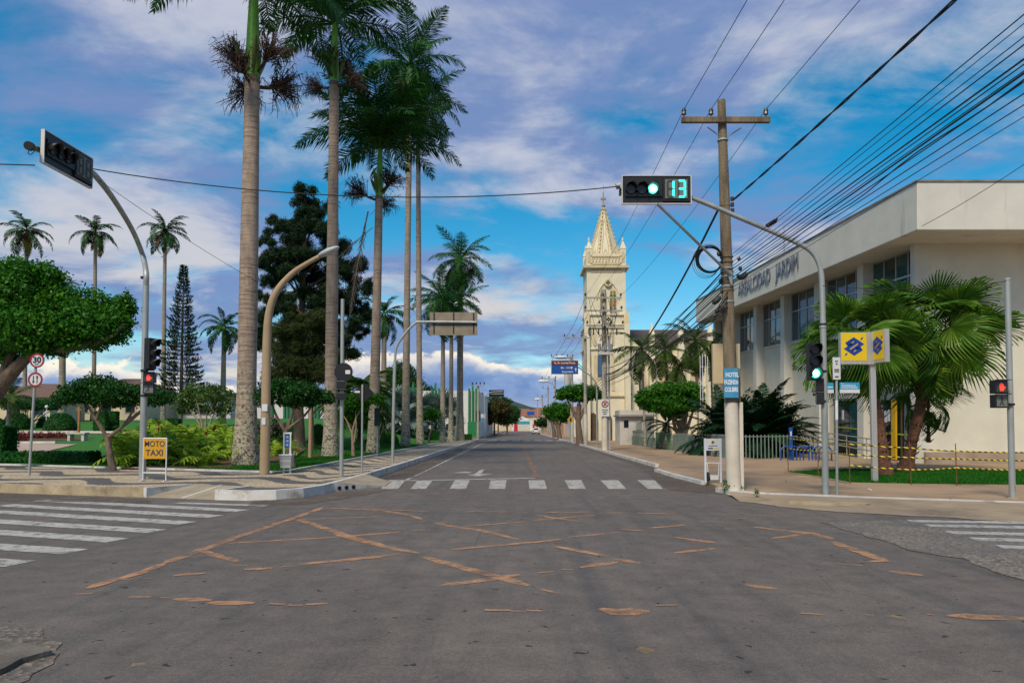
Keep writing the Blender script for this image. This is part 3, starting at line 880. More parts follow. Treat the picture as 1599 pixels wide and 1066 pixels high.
def twig_spray(seed, L_=1.0):
    """branched flower cluster reaching along +x and hanging"""
    rng = random.Random(seed); mb = MB()
    mb.tube([(0, 0, 0), (.25 * L_, 0, .02), (.45 * L_, 0, .10 * L_)], [.045, .035, .02], 5, False)
    for k in range(80):
        s = .25 + .25 * rng.random()
        b = Vector((s * L_, 0, .05 * L_))
        d = Vector((rng.uniform(.2, 1), rng.uniform(-.7, .7), rng.uniform(-.35, .75))).normalized()
        e = b + d * L_ * rng.uniform(.35, .7)
        e2 = e + Vector((rng.uniform(-.05, .08), rng.uniform(-.1, .1), -rng.uniform(.05, .28))) * L_
        mb.tube([b, e, e2], [.010, .008, .004], 3, False)
        for j in range(5):
            t = rng.uniform(.45, 1)
            q = b.lerp(e, t)
            mb.tube([q, q + Vector((rng.uniform(-.1, .1), rng.uniform(-.1, .1), rng.uniform(-.16, .08))) * L_], [.007, .005], 3, False)
    return mb.mesh('flower_cluster', m_flower)
SPRAY = [twig_spray(90), twig_spray(91)]
def spathe_mesh():
    mb = MB()
    mb.tube([(0, 0, 0), (.02, 0, .25), (.05, 0, .6), (.09, 0, .85), (.13, 0, 1.0)], [.03, .055, .075, .05, .006], 8)
    return mb.mesh('spathe', m_spathe, True)
SPATHE = spathe_mesh()

def royal_palm(label, base, top, r, shaft, L_, nf, seed, flowers=0, spathes=0, group='royal palms of the square', fr=None, trunk=None, lowest=-42, yellow=0, name='royal_palm', swell=1.0, cat='palm tree', shaft_mat=None, trunk_n=14):
    """base: ground point, top: point where the grey trunk ends"""
    rng = random.Random(seed)
    base = Vector(base); T = Vector(top) - base
    o = thing(name, base, label, cat, group)
    pts = []; rs = []
    n = 16
    H = T.z
    for i in range(n + 1):
        s = i / n
        bend = s + .10 * math.sin(PI * s) * (1 if seed % 2 else -1)
        pts.append(Vector((T.x * bend, T.y * bend, H * s)))
        rr = r * ((1.45 - .25 * sst(0, .03, s) - .20 * sst(.03, .22, s)) * (1 - .28 * s) + .05 * math.sin(s * 9 + seed) * (1 - s)) * swell
        rs.append(rr)
    pts[0].z = -.15
    MB().tube(pts, rs, trunk_n).build('trunk', trunk or m_trunk, o, True)
    ax = (pts[-1] - pts[-3]).normalized()
    rt = rs[-1]
    C = T + ax * shaft
    if shaft > .3:
        MB().tube([T - ax * .02, T + ax * shaft * .12, T + ax * shaft * .5, T + ax * shaft * .9, C], [rt * 1.0, rt * 1.02, rt * .82, rt * .58, rt * .45], 12).build('crownshaft', shaft_mat or m_shaft, o, True)
        MB().tube([T - ax * .22, T - ax * .1, T], [rt * 1.01, rt * 1.1, rt * 1.0], 12).build('trunk_collar', m_bark, o, True)
    for k in range(nf):
        s = (k + .5) / nf
        el = 82 - (82 - lowest) * (s ** .85) + rng.uniform(-7, 7)
        az = k * 2.39996 + seed + rng.uniform(-.25, .25)
        if fr: me = fr[k % len(fr)]
        else: me = FR_UP[k % 2] if el > 45 else (FR_MID[k % 3] if el > -5 else FR_LOW[k % 2])
        if yellow and k >= nf - yellow: me = FY[0]
        sc = L_ * rng.uniform(.88, 1.08) * (.8 if el > 70 else 1)
        link('frond', me, o, C - ax * (.12 * s), (rng.uniform(-.35, .35), -math.radians(el), az), (sc, sc, sc))
    for k in range(flowers):
        a = k * 2 * PI / flowers + seed * .7
        link('flower_cluster', SPRAY[k % 2], o, T + Vector((math.cos(a), math.sin(a), 0)) * rt * .9 + Vector((0, 0, -.25 + .45 * (k % 2))), (0, -rng.uniform(-.1, .6) * (k % 2 * 1.2 + .3), a), [rng.uniform(1.15, 1.6) * (L_ / 4.2)] * 3)
    for k in range(spathes):
        a = k * 2 * PI / spathes + seed * 1.3
        link('spathe', SPATHE, o, T + Vector((math.cos(a), math.sin(a), 0)) * rt * .9 + Vector((0, 0, .08)), (0, rng.uniform(.10, .5), a), [1.35, 1.35, 1.35])
    return o
def P(px, py, z=SW): return gr(px, py, z)
b = P(383, 727);  royal_palm('tallest thick royal palm, its grey trunk nearest the lamp post', b, at(394, 122, b.y), .375, 3.7, 4.9, 18, 3, 5, 5, lowest=8)
b = P(516, 713);  royal_palm('second royal palm along the pavement, crown cut by the top edge', b, at(522, 128, b.y), .32, 3.0, 4.9, 24, 4, 4, 4, lowest=10)
b = P(582, 707);  p3 = royal_palm('shorter royal palm with green crownshaft and a dead frond hanging', b, at(592, 306, b.y), .29, 2.75, 5.2, 34, 5, 3, 3, lowest=24)
T3 = at(592, 330, b.y) - b
for (dx, dz, L_, ry, rz) in ((-.55, -.1, 5.9, 1.36, 3.0), (-.3, -1.0, 2.6, .72, 3.3)):
    link('dead_frond', DEAD_F, p3, T3 + Vector((dx, -.3, dz)), (.2, ry, rz), (L_, L_ * .42, L_ * .6))
b = P(633, 697);  royal_palm('very tall slender royal palm, left one of the close pair', b, at(640, 150, b.y), .27, 2.4, 5.0, 24, 6, 2, 0, trunk=m_trunk_far)
b = P(656, 694);  royal_palm('very tall slender royal palm, right one of the close pair', b, at(653, 205, b.y), .25, 2.2, 5.0, 24, 9, 2, 0, trunk=m_trunk_far)
for (px, py, ty, sd_, lab) in ((691, 690.5, 500, 11, 'left of the three royal palms standing behind the overhead sign back'), (704, 688.5, 505, 13, 'middle of the three royal palms standing behind the overhead sign back'), (718, 688, 432, 14, 'right and highest of the three royal palms behind the overhead sign back')):
    b = P(px, py); royal_palm(lab, b, at(px + 1, ty, b.y), .25 if px != 718 else .38, 1.9, 4.3, 22, sd_, 2, 0, trunk=m_trunk_far)
# palms across the square
for (px, ty, base_py, Y, L_, sd_, lab) in ((42, 372, 650, 78, 3.3, 21, 'leftmost far palm above the round tree'), (149, 375, 650, 80, 3.2, 22, 'far palm seen left of the bent signal arm'), (258, 372, 650, 80, 3.3, 23, 'far palm seen right of the bent signal arm')):
    tp = at(px, ty, Y); bx = at(px - 2, 600, Y).x
    royal_palm(lab + ', brown flower bunches', (bx, Y, gz(bx, Y)), tp, .24, .9, L_, 19, sd_, 4, 0, 'palms across the square', FAR_F, m_trunk_far, -50, 2, shaft_mat=m_fibre)
    o_ = COL.objects[-1]
tp = at(98, 470, 70); royal_palm('far palm trunk showing between the round tree and the tiled roof', (at(98, 600, 70).x, 70, gz(-40, 70)), tp, .34, .9, 2.6, 14, 26, 0, 0, 'palms across the square', FAR_F, m_trunk_far)
for (px, py, Y, L_, lab) in ((350, 520, 66, 2.9, 'low palm crown just left of the thick royal palm'), (600, 500, 60, 3.0, 'low palm crown just right of the short royal palm')):
    tp = at(px, py, Y); royal_palm(lab, (tp.x, Y, gz(tp.x, Y)), tp, .26, .6, L_, 18, int(px), 1, 0, 'palms across the square', FAR_F, m_trunk_far, -35)
tp = at(14, 628, 45); royal_palm('small arching palm at the left edge by the flat hedge', (tp.x, 45, gz(tp.x, 45)), tp, .14, .3, 2.0, 14, 31, 0, 0, 'palms across the square', ARE_F, m_trunk_far, -20)

# ---- leafy trees
def leaf_cloud(clumps, dens, size, seed, aspect=.55, drop=.2, shell=.45):
    """many separate leaves spread through lumpy ellipsoids"""
    rng = np.random.default_rng(seed)
    Vs = []
    for (cx, cy, cz, rx, ry, rz) in clumps:
        n = max(40, int(dens * (rx * ry + rx * rz + ry * rz) / 3))
        d = rng.normal(size=(n, 3)); d /= np.linalg.norm(d, axis=1)[:, None]
        rad = rng.random(n) ** shell
        ph = rng.uniform(0, 6.28, 6)
        lump = 1 + .16 * np.sin(d[:, 0] * 5 + ph[0]) * np.sin(d[:, 1] * 5 + ph[1]) + .13 * np.sin(d[:, 2] * 7 + ph[2] + d[:, 0] * 4) + .06 * rng.normal(size=n)
        lump = np.where(rng.random(n) < .10, lump * rng.uniform(1.0, 1.28, n), lump)
        p = d * (rad * lump)[:, None] * np.array([rx, ry, rz]) + np.array([cx, cy, cz])
        nrm = d * .5 + rng.normal(size=(n, 3)) * .6 + np.array([0, 0, .35]); nrm /= np.linalg.norm(nrm, axis=1)[:, None]
        t = rng.normal(size=(n, 3)) + np.array([0, 0, -drop]); t -= nrm * (t * nrm).sum(1)[:, None]; t /= np.linalg.norm(t, axis=1)[:, None]
        s = np.cross(nrm, t)
        L_ = size * (.6 + .8 * rng.random(n)); L_ = L_[:, None]
        v = np.stack([p - t * L_ * .5, p + s * L_ * aspect * .5 + nrm * L_ * .08, p + t * L_ * .5, p - s * L_ * aspect * .5 + nrm * L_ * .08], 1)
        Vs.append(v.reshape(-1, 3))
    V = np.concatenate(Vs); Q = np.arange(len(V)).reshape(-1, 4)
    return V, Q
def tree(name, label, base, limbs, clumps, mat, dens, size, bark=None, seed=1, aspect=.55, group=None, cat='tree', shell=.45, nside=9):
    """limbs: list of (points, radii) and clumps in coordinates relative to the base"""
    o = thing(name, base, label, cat, group)
    mb = MB()
    for i, (pts, rs) in enumerate(limbs):
        c = smoothcurve(pts, 4)
        rr = [np.interp(k / (len(c) - 1), np.linspace(0, 1, len(rs)), rs) for k in range(len(c))]
        if i == 0: MB().tube(c, rr, nside).build('trunk', bark or m_bark, o, True)
        else: mb.tube(c, rr, 6)
    if mb.v: mb.build('limbs', bark or m_bark, o, True)
    V, Q = leaf_cloud(clumps, dens, size, seed, aspect, shell=shell)
    link('crown', np_mesh('crown', V, Q, mat), o)
    return o
def pxclumps(base, Y, lst, sq=1.0):
    out = []
    for (px, py, rxp, rzp, dy) in lst:
        c = at(px, py, Y + dy) - Vector(base)
        k = Y / F
        out.append((c.x, c.y, c.z, rxp * k, max(rxp, rzp) * k * .9 * sq, rzp * k))
    return out
m_ficus = leafmat('ficus_leaf', (.010, .075, .005), (.030, .155, .008), (.11, .27, .018), .3, .45)
m_ficus_dk = leafmat('dark_ficus_leaf', (.006, .042, .006), (.012, .072, .008), (.035, .12, .013), .2, .4)
m_pine = leafmat('pine_needles', (.004, .018, .007), (.010, .034, .010), (.028, .058, .014), .1, .6)
m_pine2 = leafmat('olive_needles', (.018, .032, .007), (.034, .052, .011), (.058, .078, .016), .1, .6)
m_hedge = leafmat('hedge_leaf', (.006, .050, .008), (.012, .085, .010), (.03, .13, .015), .2, .45)
m_fern = leafmat('fern_leaf', (.09, .20, .012), (.22, .36, .02), (.42, .50, .05), .4, .5)
m_redl = leafmat('red_leaf', (.10, .010, .012), (.16, .015, .02), (.22, .03, .03), .2, .5)
m_frang = leafmat('frangipani_leaf', (.035, .095, .020), (.075, .150, .030), (.17, .21, .05), .3, .4)
m_far = leafmat('far_leaf', (.012, .050, .010), (.024, .080, .014), (.05, .11, .02), .2, .6)
m_brownl = leafmat('autumn_leaf', (.045, .035, .010), (.060, .055, .014), (.09, .08, .02), .2, .6)
m_pink = leafmat('bougainvillea_flower', (.28, .01, .12), (.42, .02, .20), (.5, .05, .26), .3, .5)

# big ficus at the left edge
Y = 25.0; bx = at(-70, 735, Y); base = Vector((bx.x, Y, gz(bx.x, Y)))
def rel(px, py, Y_, b_): return at(px, py, Y_) - Vector(b_)
limbs = [([(0, 0, -.2), rel(-45, 660, Y, base), rel(-8, 612, Y, base), rel(15, 585, Y, base), rel(40, 560, Y, base)], [.42, .34, .30, .24, .17]),
         ([rel(-20, 622, Y, base), rel(-40, 570, Y, base), rel(-60, 520, Y, base)], [.25, .18, .1]),
         ([rel(20, 580, Y, base), rel(60, 548, Y - .3, base), rel(110, 545, Y - .6, base), rel(165, 530, Y - .6, base), rel(195, 505, Y - .6, base)], [.17, .14, .11, .07, .03]),
         ([rel(0, 600, Y, base), rel(20, 545, Y, base), rel(60, 500, Y, base), rel(100, 470, Y, base)], [.18, .14, .09, .04]),
         ([rel(-10, 610, Y, base), rel(-15, 540, Y + .6, base), rel(20, 470, Y + .8, base)], [.18, .12, .05])]
cl = pxclumps(base, Y, [(-30, 490, 60, 70, 0), (20, 455, 48, 50, -.5), (60, 460, 48, 52, .4), (45, 510, 58, 46, -.8), (105, 487, 46, 44, 0), (130, 510, 50, 36, -.6), (160, 490, 44, 36, .3), (182, 505, 28, 28, -.3), (80, 535, 40, 22, -.2), (5, 545, 36, 24, .2), (-60, 440, 60, 45, .6), (150, 525, 42, 20, .4), (196, 478, 14, 22, 0), (70, 430, 32, 22, 0), (20, 420, 30, 18, .5)])
tree('ficus_tree', 'large spreading green ficus tree at the left edge of the square', base, limbs, cl, m_ficus, 5200, .13, seed=3)

# clipped flat-topped small trees
def parasol_tree(label, base_px, canopy, fork, Y=None, mat=None, r=.11, dens=8500, size=.095, seed=5, grp='small umbrella-shaped trees of the square', extra=None, bark=None):
    b_ = gx(*base_px); b_ = Vector((b_.x, b_.y, gz(b_.x, b_.y))); Y = b_.y
    pts = [(0, 0, -.1)] + [rel(*p, Y, b_) for p in fork[0]]
    limbs = [(pts, [r, r * .75, r * .6][:len(pts)] if len(pts) < 4 else [r, r * .8, r * .65, r * .55])]
    for ln in fork[1:]:
        limbs.append(([rel(p[0], p[1], Y + (p[2] if len(p) > 2 else 0), b_) for p in ln], [r * .55, r * .4, r * .2]))
    return tree('umbrella_tree', label, b_, limbs, pxclumps(b_, Y, canopy), mat or m_ficus_dk, dens, size, bark, seed, group=grp)
parasol_tree('small dark umbrella-shaped tree with crooked forked trunk beside the ferns', (177, 733),
    [(120, 612, 32, 15, 0), (150, 603, 34, 18, .3), (185, 612, 36, 18, -.3), (215, 617, 34, 16, .2), (245, 620, 28, 14, 0), (170, 625, 40, 12, .5), (110, 622, 24, 10, -.2)],
    [[(170, 700), (167, 682)], [(167, 682), (150, 655), (135, 630)], [(167, 684), (195, 662), (212, 630)], [(195, 662), (222, 640), (238, 622)], [(150, 655), (158, 635), (160, 618)]], seed=6, r=.13)
parasol_tree('small dark umbrella-shaped tree right of the beige lamp post', (458, 731),
    [(420, 610, 20, 16, 0), (445, 605, 24, 16, .3), (470, 612, 26, 16, -.3), (495, 618, 24, 14, .2), (512, 622, 12, 9, 0), (412, 622, 16, 14, -.2), (455, 626, 26, 10, .3), (480, 626, 22, 9, 0)],
    [[(452, 700), (446, 675)], [(446, 675), (432, 650), (422, 622)], [(446, 675), (455, 650), (462, 622)], [(446, 672), (472, 652), (490, 630)]], seed=7, r=.12)
parasol_tree('small green umbrella-shaped tree between the second and third palms', (552, 712),
    [(552, 625, 18, 13, 0), (575, 622, 18, 11, .2), (592, 624, 12, 9, -.2), (560, 636, 20, 8, .3), (545, 650, 14, 10, .6), (565, 655, 12, 8, .6)],
    [[(551, 695), (550, 675)], [(550, 678), (543, 660), (536, 648)], [(550, 675), (557, 650), (568, 634)], [(553, 690), (556, 665), (555, 640)]], seed=8, r=.10, mat=m_ficus, bark=M('pale_bark', (.33, .22, .15), .3, 5, .9, .5, 18))
parasol_tree('small round-topped tree beside the close pair of tall palms', (669, 690.5),
    [(668, 647, 9, 8, 0), (680, 648, 11, 8, .3), (675, 642, 10, 6, -.3), (662, 650, 8, 7, .2)],
    [[(671, 678), (675, 668)], [(675, 668), (672, 660), (668, 652)], [(675, 668), (680, 660), (683, 652)]], seed=9, r=.13, dens=1600, size=.17, mat=m_ficus)

# tall dark pine behind the palms
bp = gx(468, 695); base = Vector((bp.x, bp.y, gz(bp.x, bp.y))); Y = base.y
limbs = [([(0, 0, -.2), rel(466, 600, Y, base), rel(472, 480, Y, base), rel(478, 300, Y, base)], [.36, .27, .2, .05])]
cl = []
rng = random.Random(4)
for (x, y, rx, rz) in [(478, 308, 16, 17), (466, 330, 22, 18), (492, 335, 24, 20), (455, 358, 20, 16), (480, 365, 32, 20), (512, 362, 18, 16), (428, 352, 13, 14), (415, 370, 12, 11), (440, 388, 20, 15), (480, 395, 40, 20), (525, 395, 22, 18), (412, 405, 10, 14), (425, 425, 22, 16), (460, 428, 30, 18), (505, 428, 34, 20), (440, 500, 26, 20), (430, 540, 20, 22), (535, 545, 24, 18), (545, 425, 24, 18), (410, 455, 9, 14), (435, 470, 22, 18), (475, 470, 30, 20), (520, 465, 30, 20), (560, 455, 18, 18), (415, 505, 13, 18), (545, 490, 28, 18), (570, 480, 10, 12), (412, 545, 9, 18), (530, 520, 26, 18), (560, 515, 16, 12), (425, 580, 12, 16)]:
    for k in range(7):
        cl.append((x + rng.uniform(-rx, rx) * .95, y + rng.uniform(-rz, rz) * .95, rx * .60, rz * .56, rng.uniform(-2.0, 2.0)))
for c in cl[::7]:
    p = rel(c[0], c[1], Y + c[4], base)
    limbs.append(([Vector((.0, 0, max(2.5, p.z - 1.4))), p.lerp(Vector((0, 0, p.z - .6)), .4), p], [.09, .05, .02]))
tree('pine_tree', 'tall dark green pine behind the first and second palms', base, limbs, pxclumps(base, Y, cl), m_pine, 3600, .34, m_bark, 12, aspect=.10, shell=.9)
cl = []
for (x, y, rx, rz) in [(465, 520, 36, 26), (490, 545, 34, 28), (450, 560, 34, 28), (500, 580, 28, 26), (470, 590, 36, 24), (440, 600, 26, 18), (510, 610, 22, 16), (480, 500, 22, 16), (460, 490, 14, 14)]:
    for k in range(7):
        cl.append((x + rng.uniform(-rx, rx) * .95, y + rng.uniform(-rz, rz) * .95, rx * .52, rz * .55, rng.uniform(-1.4, 1.2)))
b2 = at(487, 690, Y - 2.6); base2 = Vector((b2.x, Y - 2.6, gz(b2.x, Y - 2.6)))
limbs = [([(0, 0, -.2), rel(484, 600, base2.y, base2), rel(478, 510, base2.y, base2)], [.17, .12, .04])]
for c in cl[::7]:
    p = rel(c[0], c[1], base2.y + c[4], base2)
    limbs.append(([Vector((.0, 0, max(2.0, p.z - 1.0))), p.lerp(Vector((0, 0, p.z - .4)), .4), p], [.06, .03, .015]))
tree('casuarina_tree', 'olive feathery casuarina in front of the dark pine', base2, limbs, pxclumps(base2, base2.y, cl), m_pine2, 4200, .36, m_bark_red, 13, aspect=.07, shell=.6)
# norfolk pine
Y = 62; t = at(287, 415, Y); base = Vector((t.x, Y, gz(t.x, Y)))
o = thing('norfolk_pine', base, 'narrow conical norfolk pine standing left of the thick palm', 'tree')
H = t.z - base.z
MB().tube([(0, 0, -.2), (0, 0, H * .6), (0, 0, H)], [.18, .1, .02], 7).build('trunk', m_bark, o, True)
mb = MB(); tf = MB(); rng = random.Random(8)
z = 2.2
while z < H - .1:
    s = (z - 2.0) / (H - 2.0); R_ = (1 - s) ** 1.0 * 2.15 + .12
    n = 8
    for k in range(n):
        a = 2 * PI * k / n + rng.uniform(-.3, .3) + z
        R2 = R_ * rng.uniform(.75, 1.12)
        d = Vector((math.cos(a), math.sin(a), 0))
        tip = d * R2 + Vector((0, 0, z + R2 * rng.uniform(-.12, .22)))
        pm = d * R2 * .5 + Vector((0, 0, z - .05 * R2))
        mb.tube([(0, 0, z), pm, tip], [.03, .02, .01], 3, False)
        m_ = max(4, int(R2 * 9))
        for j in range(m_):
            t_ = .22 + .8 * (j + rng.random()) / m_
            q = Vector((0, 0, z)).lerp(pm, min(1, t_ * 2)) if t_ < .5 else pm.lerp(tip, min(1, t_ * 2 - 1))
            for sg in (-1, 1):
                e = q + Vector((-d.y * sg, d.x * sg, 0)) * rng.uniform(.10, .26) * (1.2 - t_ * .5) + d * .16 + Vector((0, 0, rng.uniform(.04, .30)))
                w = d * .05
                tf.add([q - w * .3, q + w * .3, e + w, e - w], [(0, 1, 2, 3)])
    z += .24 + .10 * (1 - s) + rng.uniform(-.03, .06)
mb.build('limbs', m_bark, o); tf.build('crown', m_pine, o)

# round and box hedges, standing beyond the lawn
def topiary(label, px, py_base, rpx, hpx, Y, seed, box=False, z0=None, group='clipped hedges of the square', mat=None, depth=None):
    c = at(px, 650, Y); k = Y / F
    base = Vector((c.x, Y, gz(c.x, Y) if z0 is None else z0))
    o = thing('clipped_hedge', base, label, 'hedge', group)
    rng = np.random.default_rng(seed)
    rx, h = rpx * k, hpx * k
    n = int(min(9000, 900 + 2600 * rx * h))
    if box:
        d = rng.uniform(-1, 1, (n, 3)); ax = rng.integers(0, 3, n); sg = np.where(rng.random(n) < .5, -1, 1)
        d[np.arange(n), ax] = sg
        nr = np.zeros((n, 3)); nr[np.arange(n), ax] = sg
        dp = depth or rx * .6
        p = d * np.array([rx, dp, h / 2]) + np.array([0, 0, h / 2]) + rng.normal(0, .025, (n, 3))
        MB().box(-rx * .95, rx * .95, -dp * .95, dp * .95, 0.05, h * .97).build('hedge_core', mat or m_hedge, o)
    else:
        d = rng.normal(size=(n, 3)); d /= np.linalg.norm(d, axis=1)[:, None]; d[:, 2] = np.abs(d[:, 2])
        nr = d
        p = d * np.array([rx, rx, h]) * (1 + rng.normal(0, .022, n))[:, None]
        MB().ball((0, 0, 0), rx * .93, rx * .93, h * .94, 16, 10).build('hedge_core', mat or m_hedge, o, True)
    nrm = nr * .9 + rng.normal(size=(n, 3)) * .55; nrm /= np.linalg.norm(nrm, axis=1)[:, None]
    t = rng.normal(size=(n, 3)); t -= nrm * (t * nrm).sum(1)[:, None]; t /= np.linalg.norm(t, axis=1)[:, None]
    s = np.cross(nrm, t); L_ = .11 * (.6 + .8 * rng.random(n))[:, None]
    V = np.stack([p - t * L_ * .5, p + s * L_ * .3, p + t * L_ * .5, p - s * L_ * .3], 1).reshape(-1, 3)
    link('leaves', np_mesh('leaves', V, np.arange(len(V)).reshape(-1, 4), mat or m_hedge), o)
    return o
topiary('dome-shaped clipped bush right of the two-way sign post', 95, 671, 23, 27, 56, 1)
topiary('dome-shaped clipped bush left of the two-way sign post', 27, 668, 21, 26, 58, 2)
topiary('half-hidden clipped bush at the very left edge', -6, 670, 16, 20, 56, 3)
topiary('smaller round bush behind the dome right of the sign post', 71, 664, 12, 17, 62, 4)
topiary('round clipped bush just right of the left signal pole', 240, 665, 15, 22, 52, 5)
topiary('square clipped hedge block behind the crooked umbrella tree', 158, 673, 9, 31, 54, 6, True)
topiary('darker clipped hedge block next to the square block', 176, 673, 8, 30, 55, 7, True)
topiary('clipped hedge block behind the ferns near the thick palm', 272, 668, 9, 24, 50, 8, True)
topiary('low dark hedge along the edging at the far left', 30, 725, 120, 16, 28.2, 9, True, depth=.35)
topiary('dark block hedge stacked at the left edge', -12, 725, 30, 48, 30.5, 10, True)
topiary('long dark clipped hedge behind the pale lamp post', 445, 690, 26, 24, 46, 11, True)
topiary('dark clipped bush between the pine trunk and second palm', 497, 690, 15, 30, 47, 12)
topiary('dark clipped hedge right of the close pair of tall palms', 681, 689, 12, 14, 80, 13, True, z0=.2)
topiary('bright green clipped bush by the far street corner', 727, 687, 9, 9, 83, 14, True, z0=.15, mat=m_ficus)
topiary('flowering green bush right of the third palm', 608, 690, 15, 17, 60, 15, mat=m_ficus)
# flat hedge raised on bare stems
Y = 60; c = at(47, 650, Y); base = Vector((c.x, Y, gz(c.x, Y)))
limbs = [([(0, 0, 0), (.05, 0, .6), (.1, 0, .9)], [.09, .08, .06])]
for k in range(9):
    a = -1.9 + k * .48
    limbs.append(([(0, 0, .3), (a * .55, .1 * (k % 3 - 1), 1.1), (a, .2 * (k % 3 - 1), 1.75)], [.06, .04, .025]))
z1 = rel(47, 624, Y, base).z; z0 = rel(47, 640, Y, base).z
cl = [(x, y, (z0 + z1) / 2, .55, .55, (z1 - z0) / 2 * 1.1) for x in np.arange(-1.8, 2.0, .42) for y in (-.4, .4)]
tree('raised_hedge', 'flat hedge clipped as a slab on bare branching stems', base, limbs, cl, m_hedge, 3800, .10, m_bark, 5, cat='hedge')
# frangipani by the thick palm
Y = 37; c = at(318, 690, Y); base = Vector((c.x, Y, gz(c.x, Y)))
cl = pxclumps(base, Y, [(285, 625, 18, 14, 0), (305, 612, 20, 14, .3), (325, 618, 22, 16, -.3), (345, 620, 18, 16, .2), (355, 635, 12, 14, 0), (300, 635, 22, 12, .4), (335, 640, 20, 12, .3), (280, 640, 10, 10, 0)])
limbs = [([(0, 0, -.1), (.05, 0, .5)], [.1, .08])] + [([(0, 0, .35), rel(x, 655, Y, base), rel(x2, y2, Y, base)], [.06, .045, .02]) for x, x2, y2 in ((308, 290, 632), (314, 305, 618), (322, 325, 620), (330, 345, 628))]
tree('frangipani_tree', 'loose pale green shrub tree left of the thick palm', base, limbs, cl, m_frang, 1000, .19, M('pale_bark2', (.30, .24, .19), .3, 5, .9), 15, aspect=.4)
# bougainvillea behind the lamp post
for (px, py, Y, lab) in ((432, 668, 36, 'pink flowering bush behind the litter bin'), (404, 672, 36, 'pink flowering bush beside the lamp post')):
    c = at(px, 700, Y); base = Vector((c.x, Y, gz(c.x, Y)))
    cl = pxclumps(base, Y, [(px - 6, py, 14, 18, 0), (px + 8, py + 8, 14, 16, .3), (px, py + 22, 18, 14, -.2)])
    o = tree('flowering_bush', lab, base, [([(0, 0, -.1), (0, 0, .5)], [.05, .03])], cl, m_ficus_dk, 1700, .12, seed=int(px), group='pink flowering bushes', cat='bush')
    V, Q = leaf_cloud([(c_[0], c_[1] - .2, c_[2] + .1, c_[3], c_[4], c_[5]) for c_ in cl[:2]], 160, .12, 3, .8, shell=.2)
    link('flowers', np_mesh('flowers', V, Q, m_pink), o)

# fern bed
def fern_mesh(seed, mat, n=17, L_=1.0):
    rng = random.Random(seed); mb = MB()
    for k in range(n):
        az = rng.uniform(0, 2 * PI); el = rng.uniform(.5, 1.35)
        L2 = L_ * rng.uniform(.6, 1.1)
        d = Vector((math.cos(az) * math.cos(el), math.sin(az) * math.cos(el), math.sin(el)))
        s = Vector((-math.sin(az), math.cos(az), 0)); p = Vector((math.cos(az), math.sin(az), 0)) * .06
        N = 9
        for j in range(N):
            q = p + d * (L2 / N)
            d = (d - Vector((0, 0, .16 + .05 * j * .3))).normalized()
            w = .17 * math.sin(PI * (.18 + .8 * j / N)) * L2
            for sg in (-1, 1):
                e = p + s * sg * w + d * .12 * L2 - Vector((0, 0, .03))
                mb.add([p, p.lerp(q, .75), e + d * .03, e - d * .015], [(0, 1, 2, 3)])
            p = q
    return mb.mesh('fern_leaves', mat)
FERN = [fern_mesh(k, m_fern) for k in range(4)]
rng = random.Random(21)
cnt = 0
for row, (pya, n) in enumerate(((727, 10), (719, 12), (711, 13), (704, 13), (697, 12), (691, 11))):
    for k in range(n):
        px = 196 + row * 4 + (365 - 196 - row * 4) * (k + rng.uniform(.1, .9)) / n
        if row == 0 and px > 330: continue
        p = gx(px, pya + rng.uniform(-3, 3))
        sc = rng.uniform(1.25, 1.8)
        o = link('fern', FERN[(k + row) % 4], None, (p.x, p.y, gz(p.x, p.y)), (0, 0, rng.uniform(0, 6.28)), (sc, sc, sc))
        tag(o, 'yellow-green fern in the dense bed behind the moto taxi sign', 'fern', 'ferns massed behind the moto taxi sign')
for k in range(9):
    px = 395 + k * 6 + rng.uniform(-3, 3); p = gx(px, 712 + rng.uniform(-8, 6)); sc = rng.uniform(.9, 1.3)
    o = link('fern', FERN[k % 4], None, (p.x, p.y, gz(p.x, p.y)), (0, 0, k), (sc, sc, sc))
    tag(o, 'low leafy plant in the bed around the beige lamp post', 'plant', 'leafy plants around the lamp post')
for k in range(16):
    px = 215 + 145 * rng.random(); p = gx(px, 690 + 25 * rng.random())
    z = gz(p.x, p.y) + rng.uniform(.8, 1.25)
    mb = MB()
    for j in range(4): mb.tube([(0, 0, -.4), (rng.uniform(-.04, .04), 0, 0), (rng.uniform(-.06, .06), rng.uniform(-.05, .05), .16)], [.008, .03, .004], 4, False)
    o = mb.build('red_flower', m_redl, None, False, (p.x, p.y, z)); tag(o, 'red flower spike rising out of the fern bed', 'flower', 'red flower spikes in the ferns')
# rows of little red bushes on the lawn
for k in range(17):
    row = k % 2; px = -10 + (k // 2) * 14.5 + row * 5; py = 684.5 if row == 0 else 689
    if row == 1 and px > 52: continue
    p = gx(px, py)
    V, Q = leaf_cloud([(0, 0, .18, .32, .32, .26)], 3500, .09, k, .6, shell=.35)
    o = link('red_bush', np_mesh('red_bush', V, Q, m_redl), None, (p.x, p.y, gz(p.x, p.y)))
    tag(o, 'small dark red bush in a row on the square lawn', 'bush', 'rows of small red bushes')

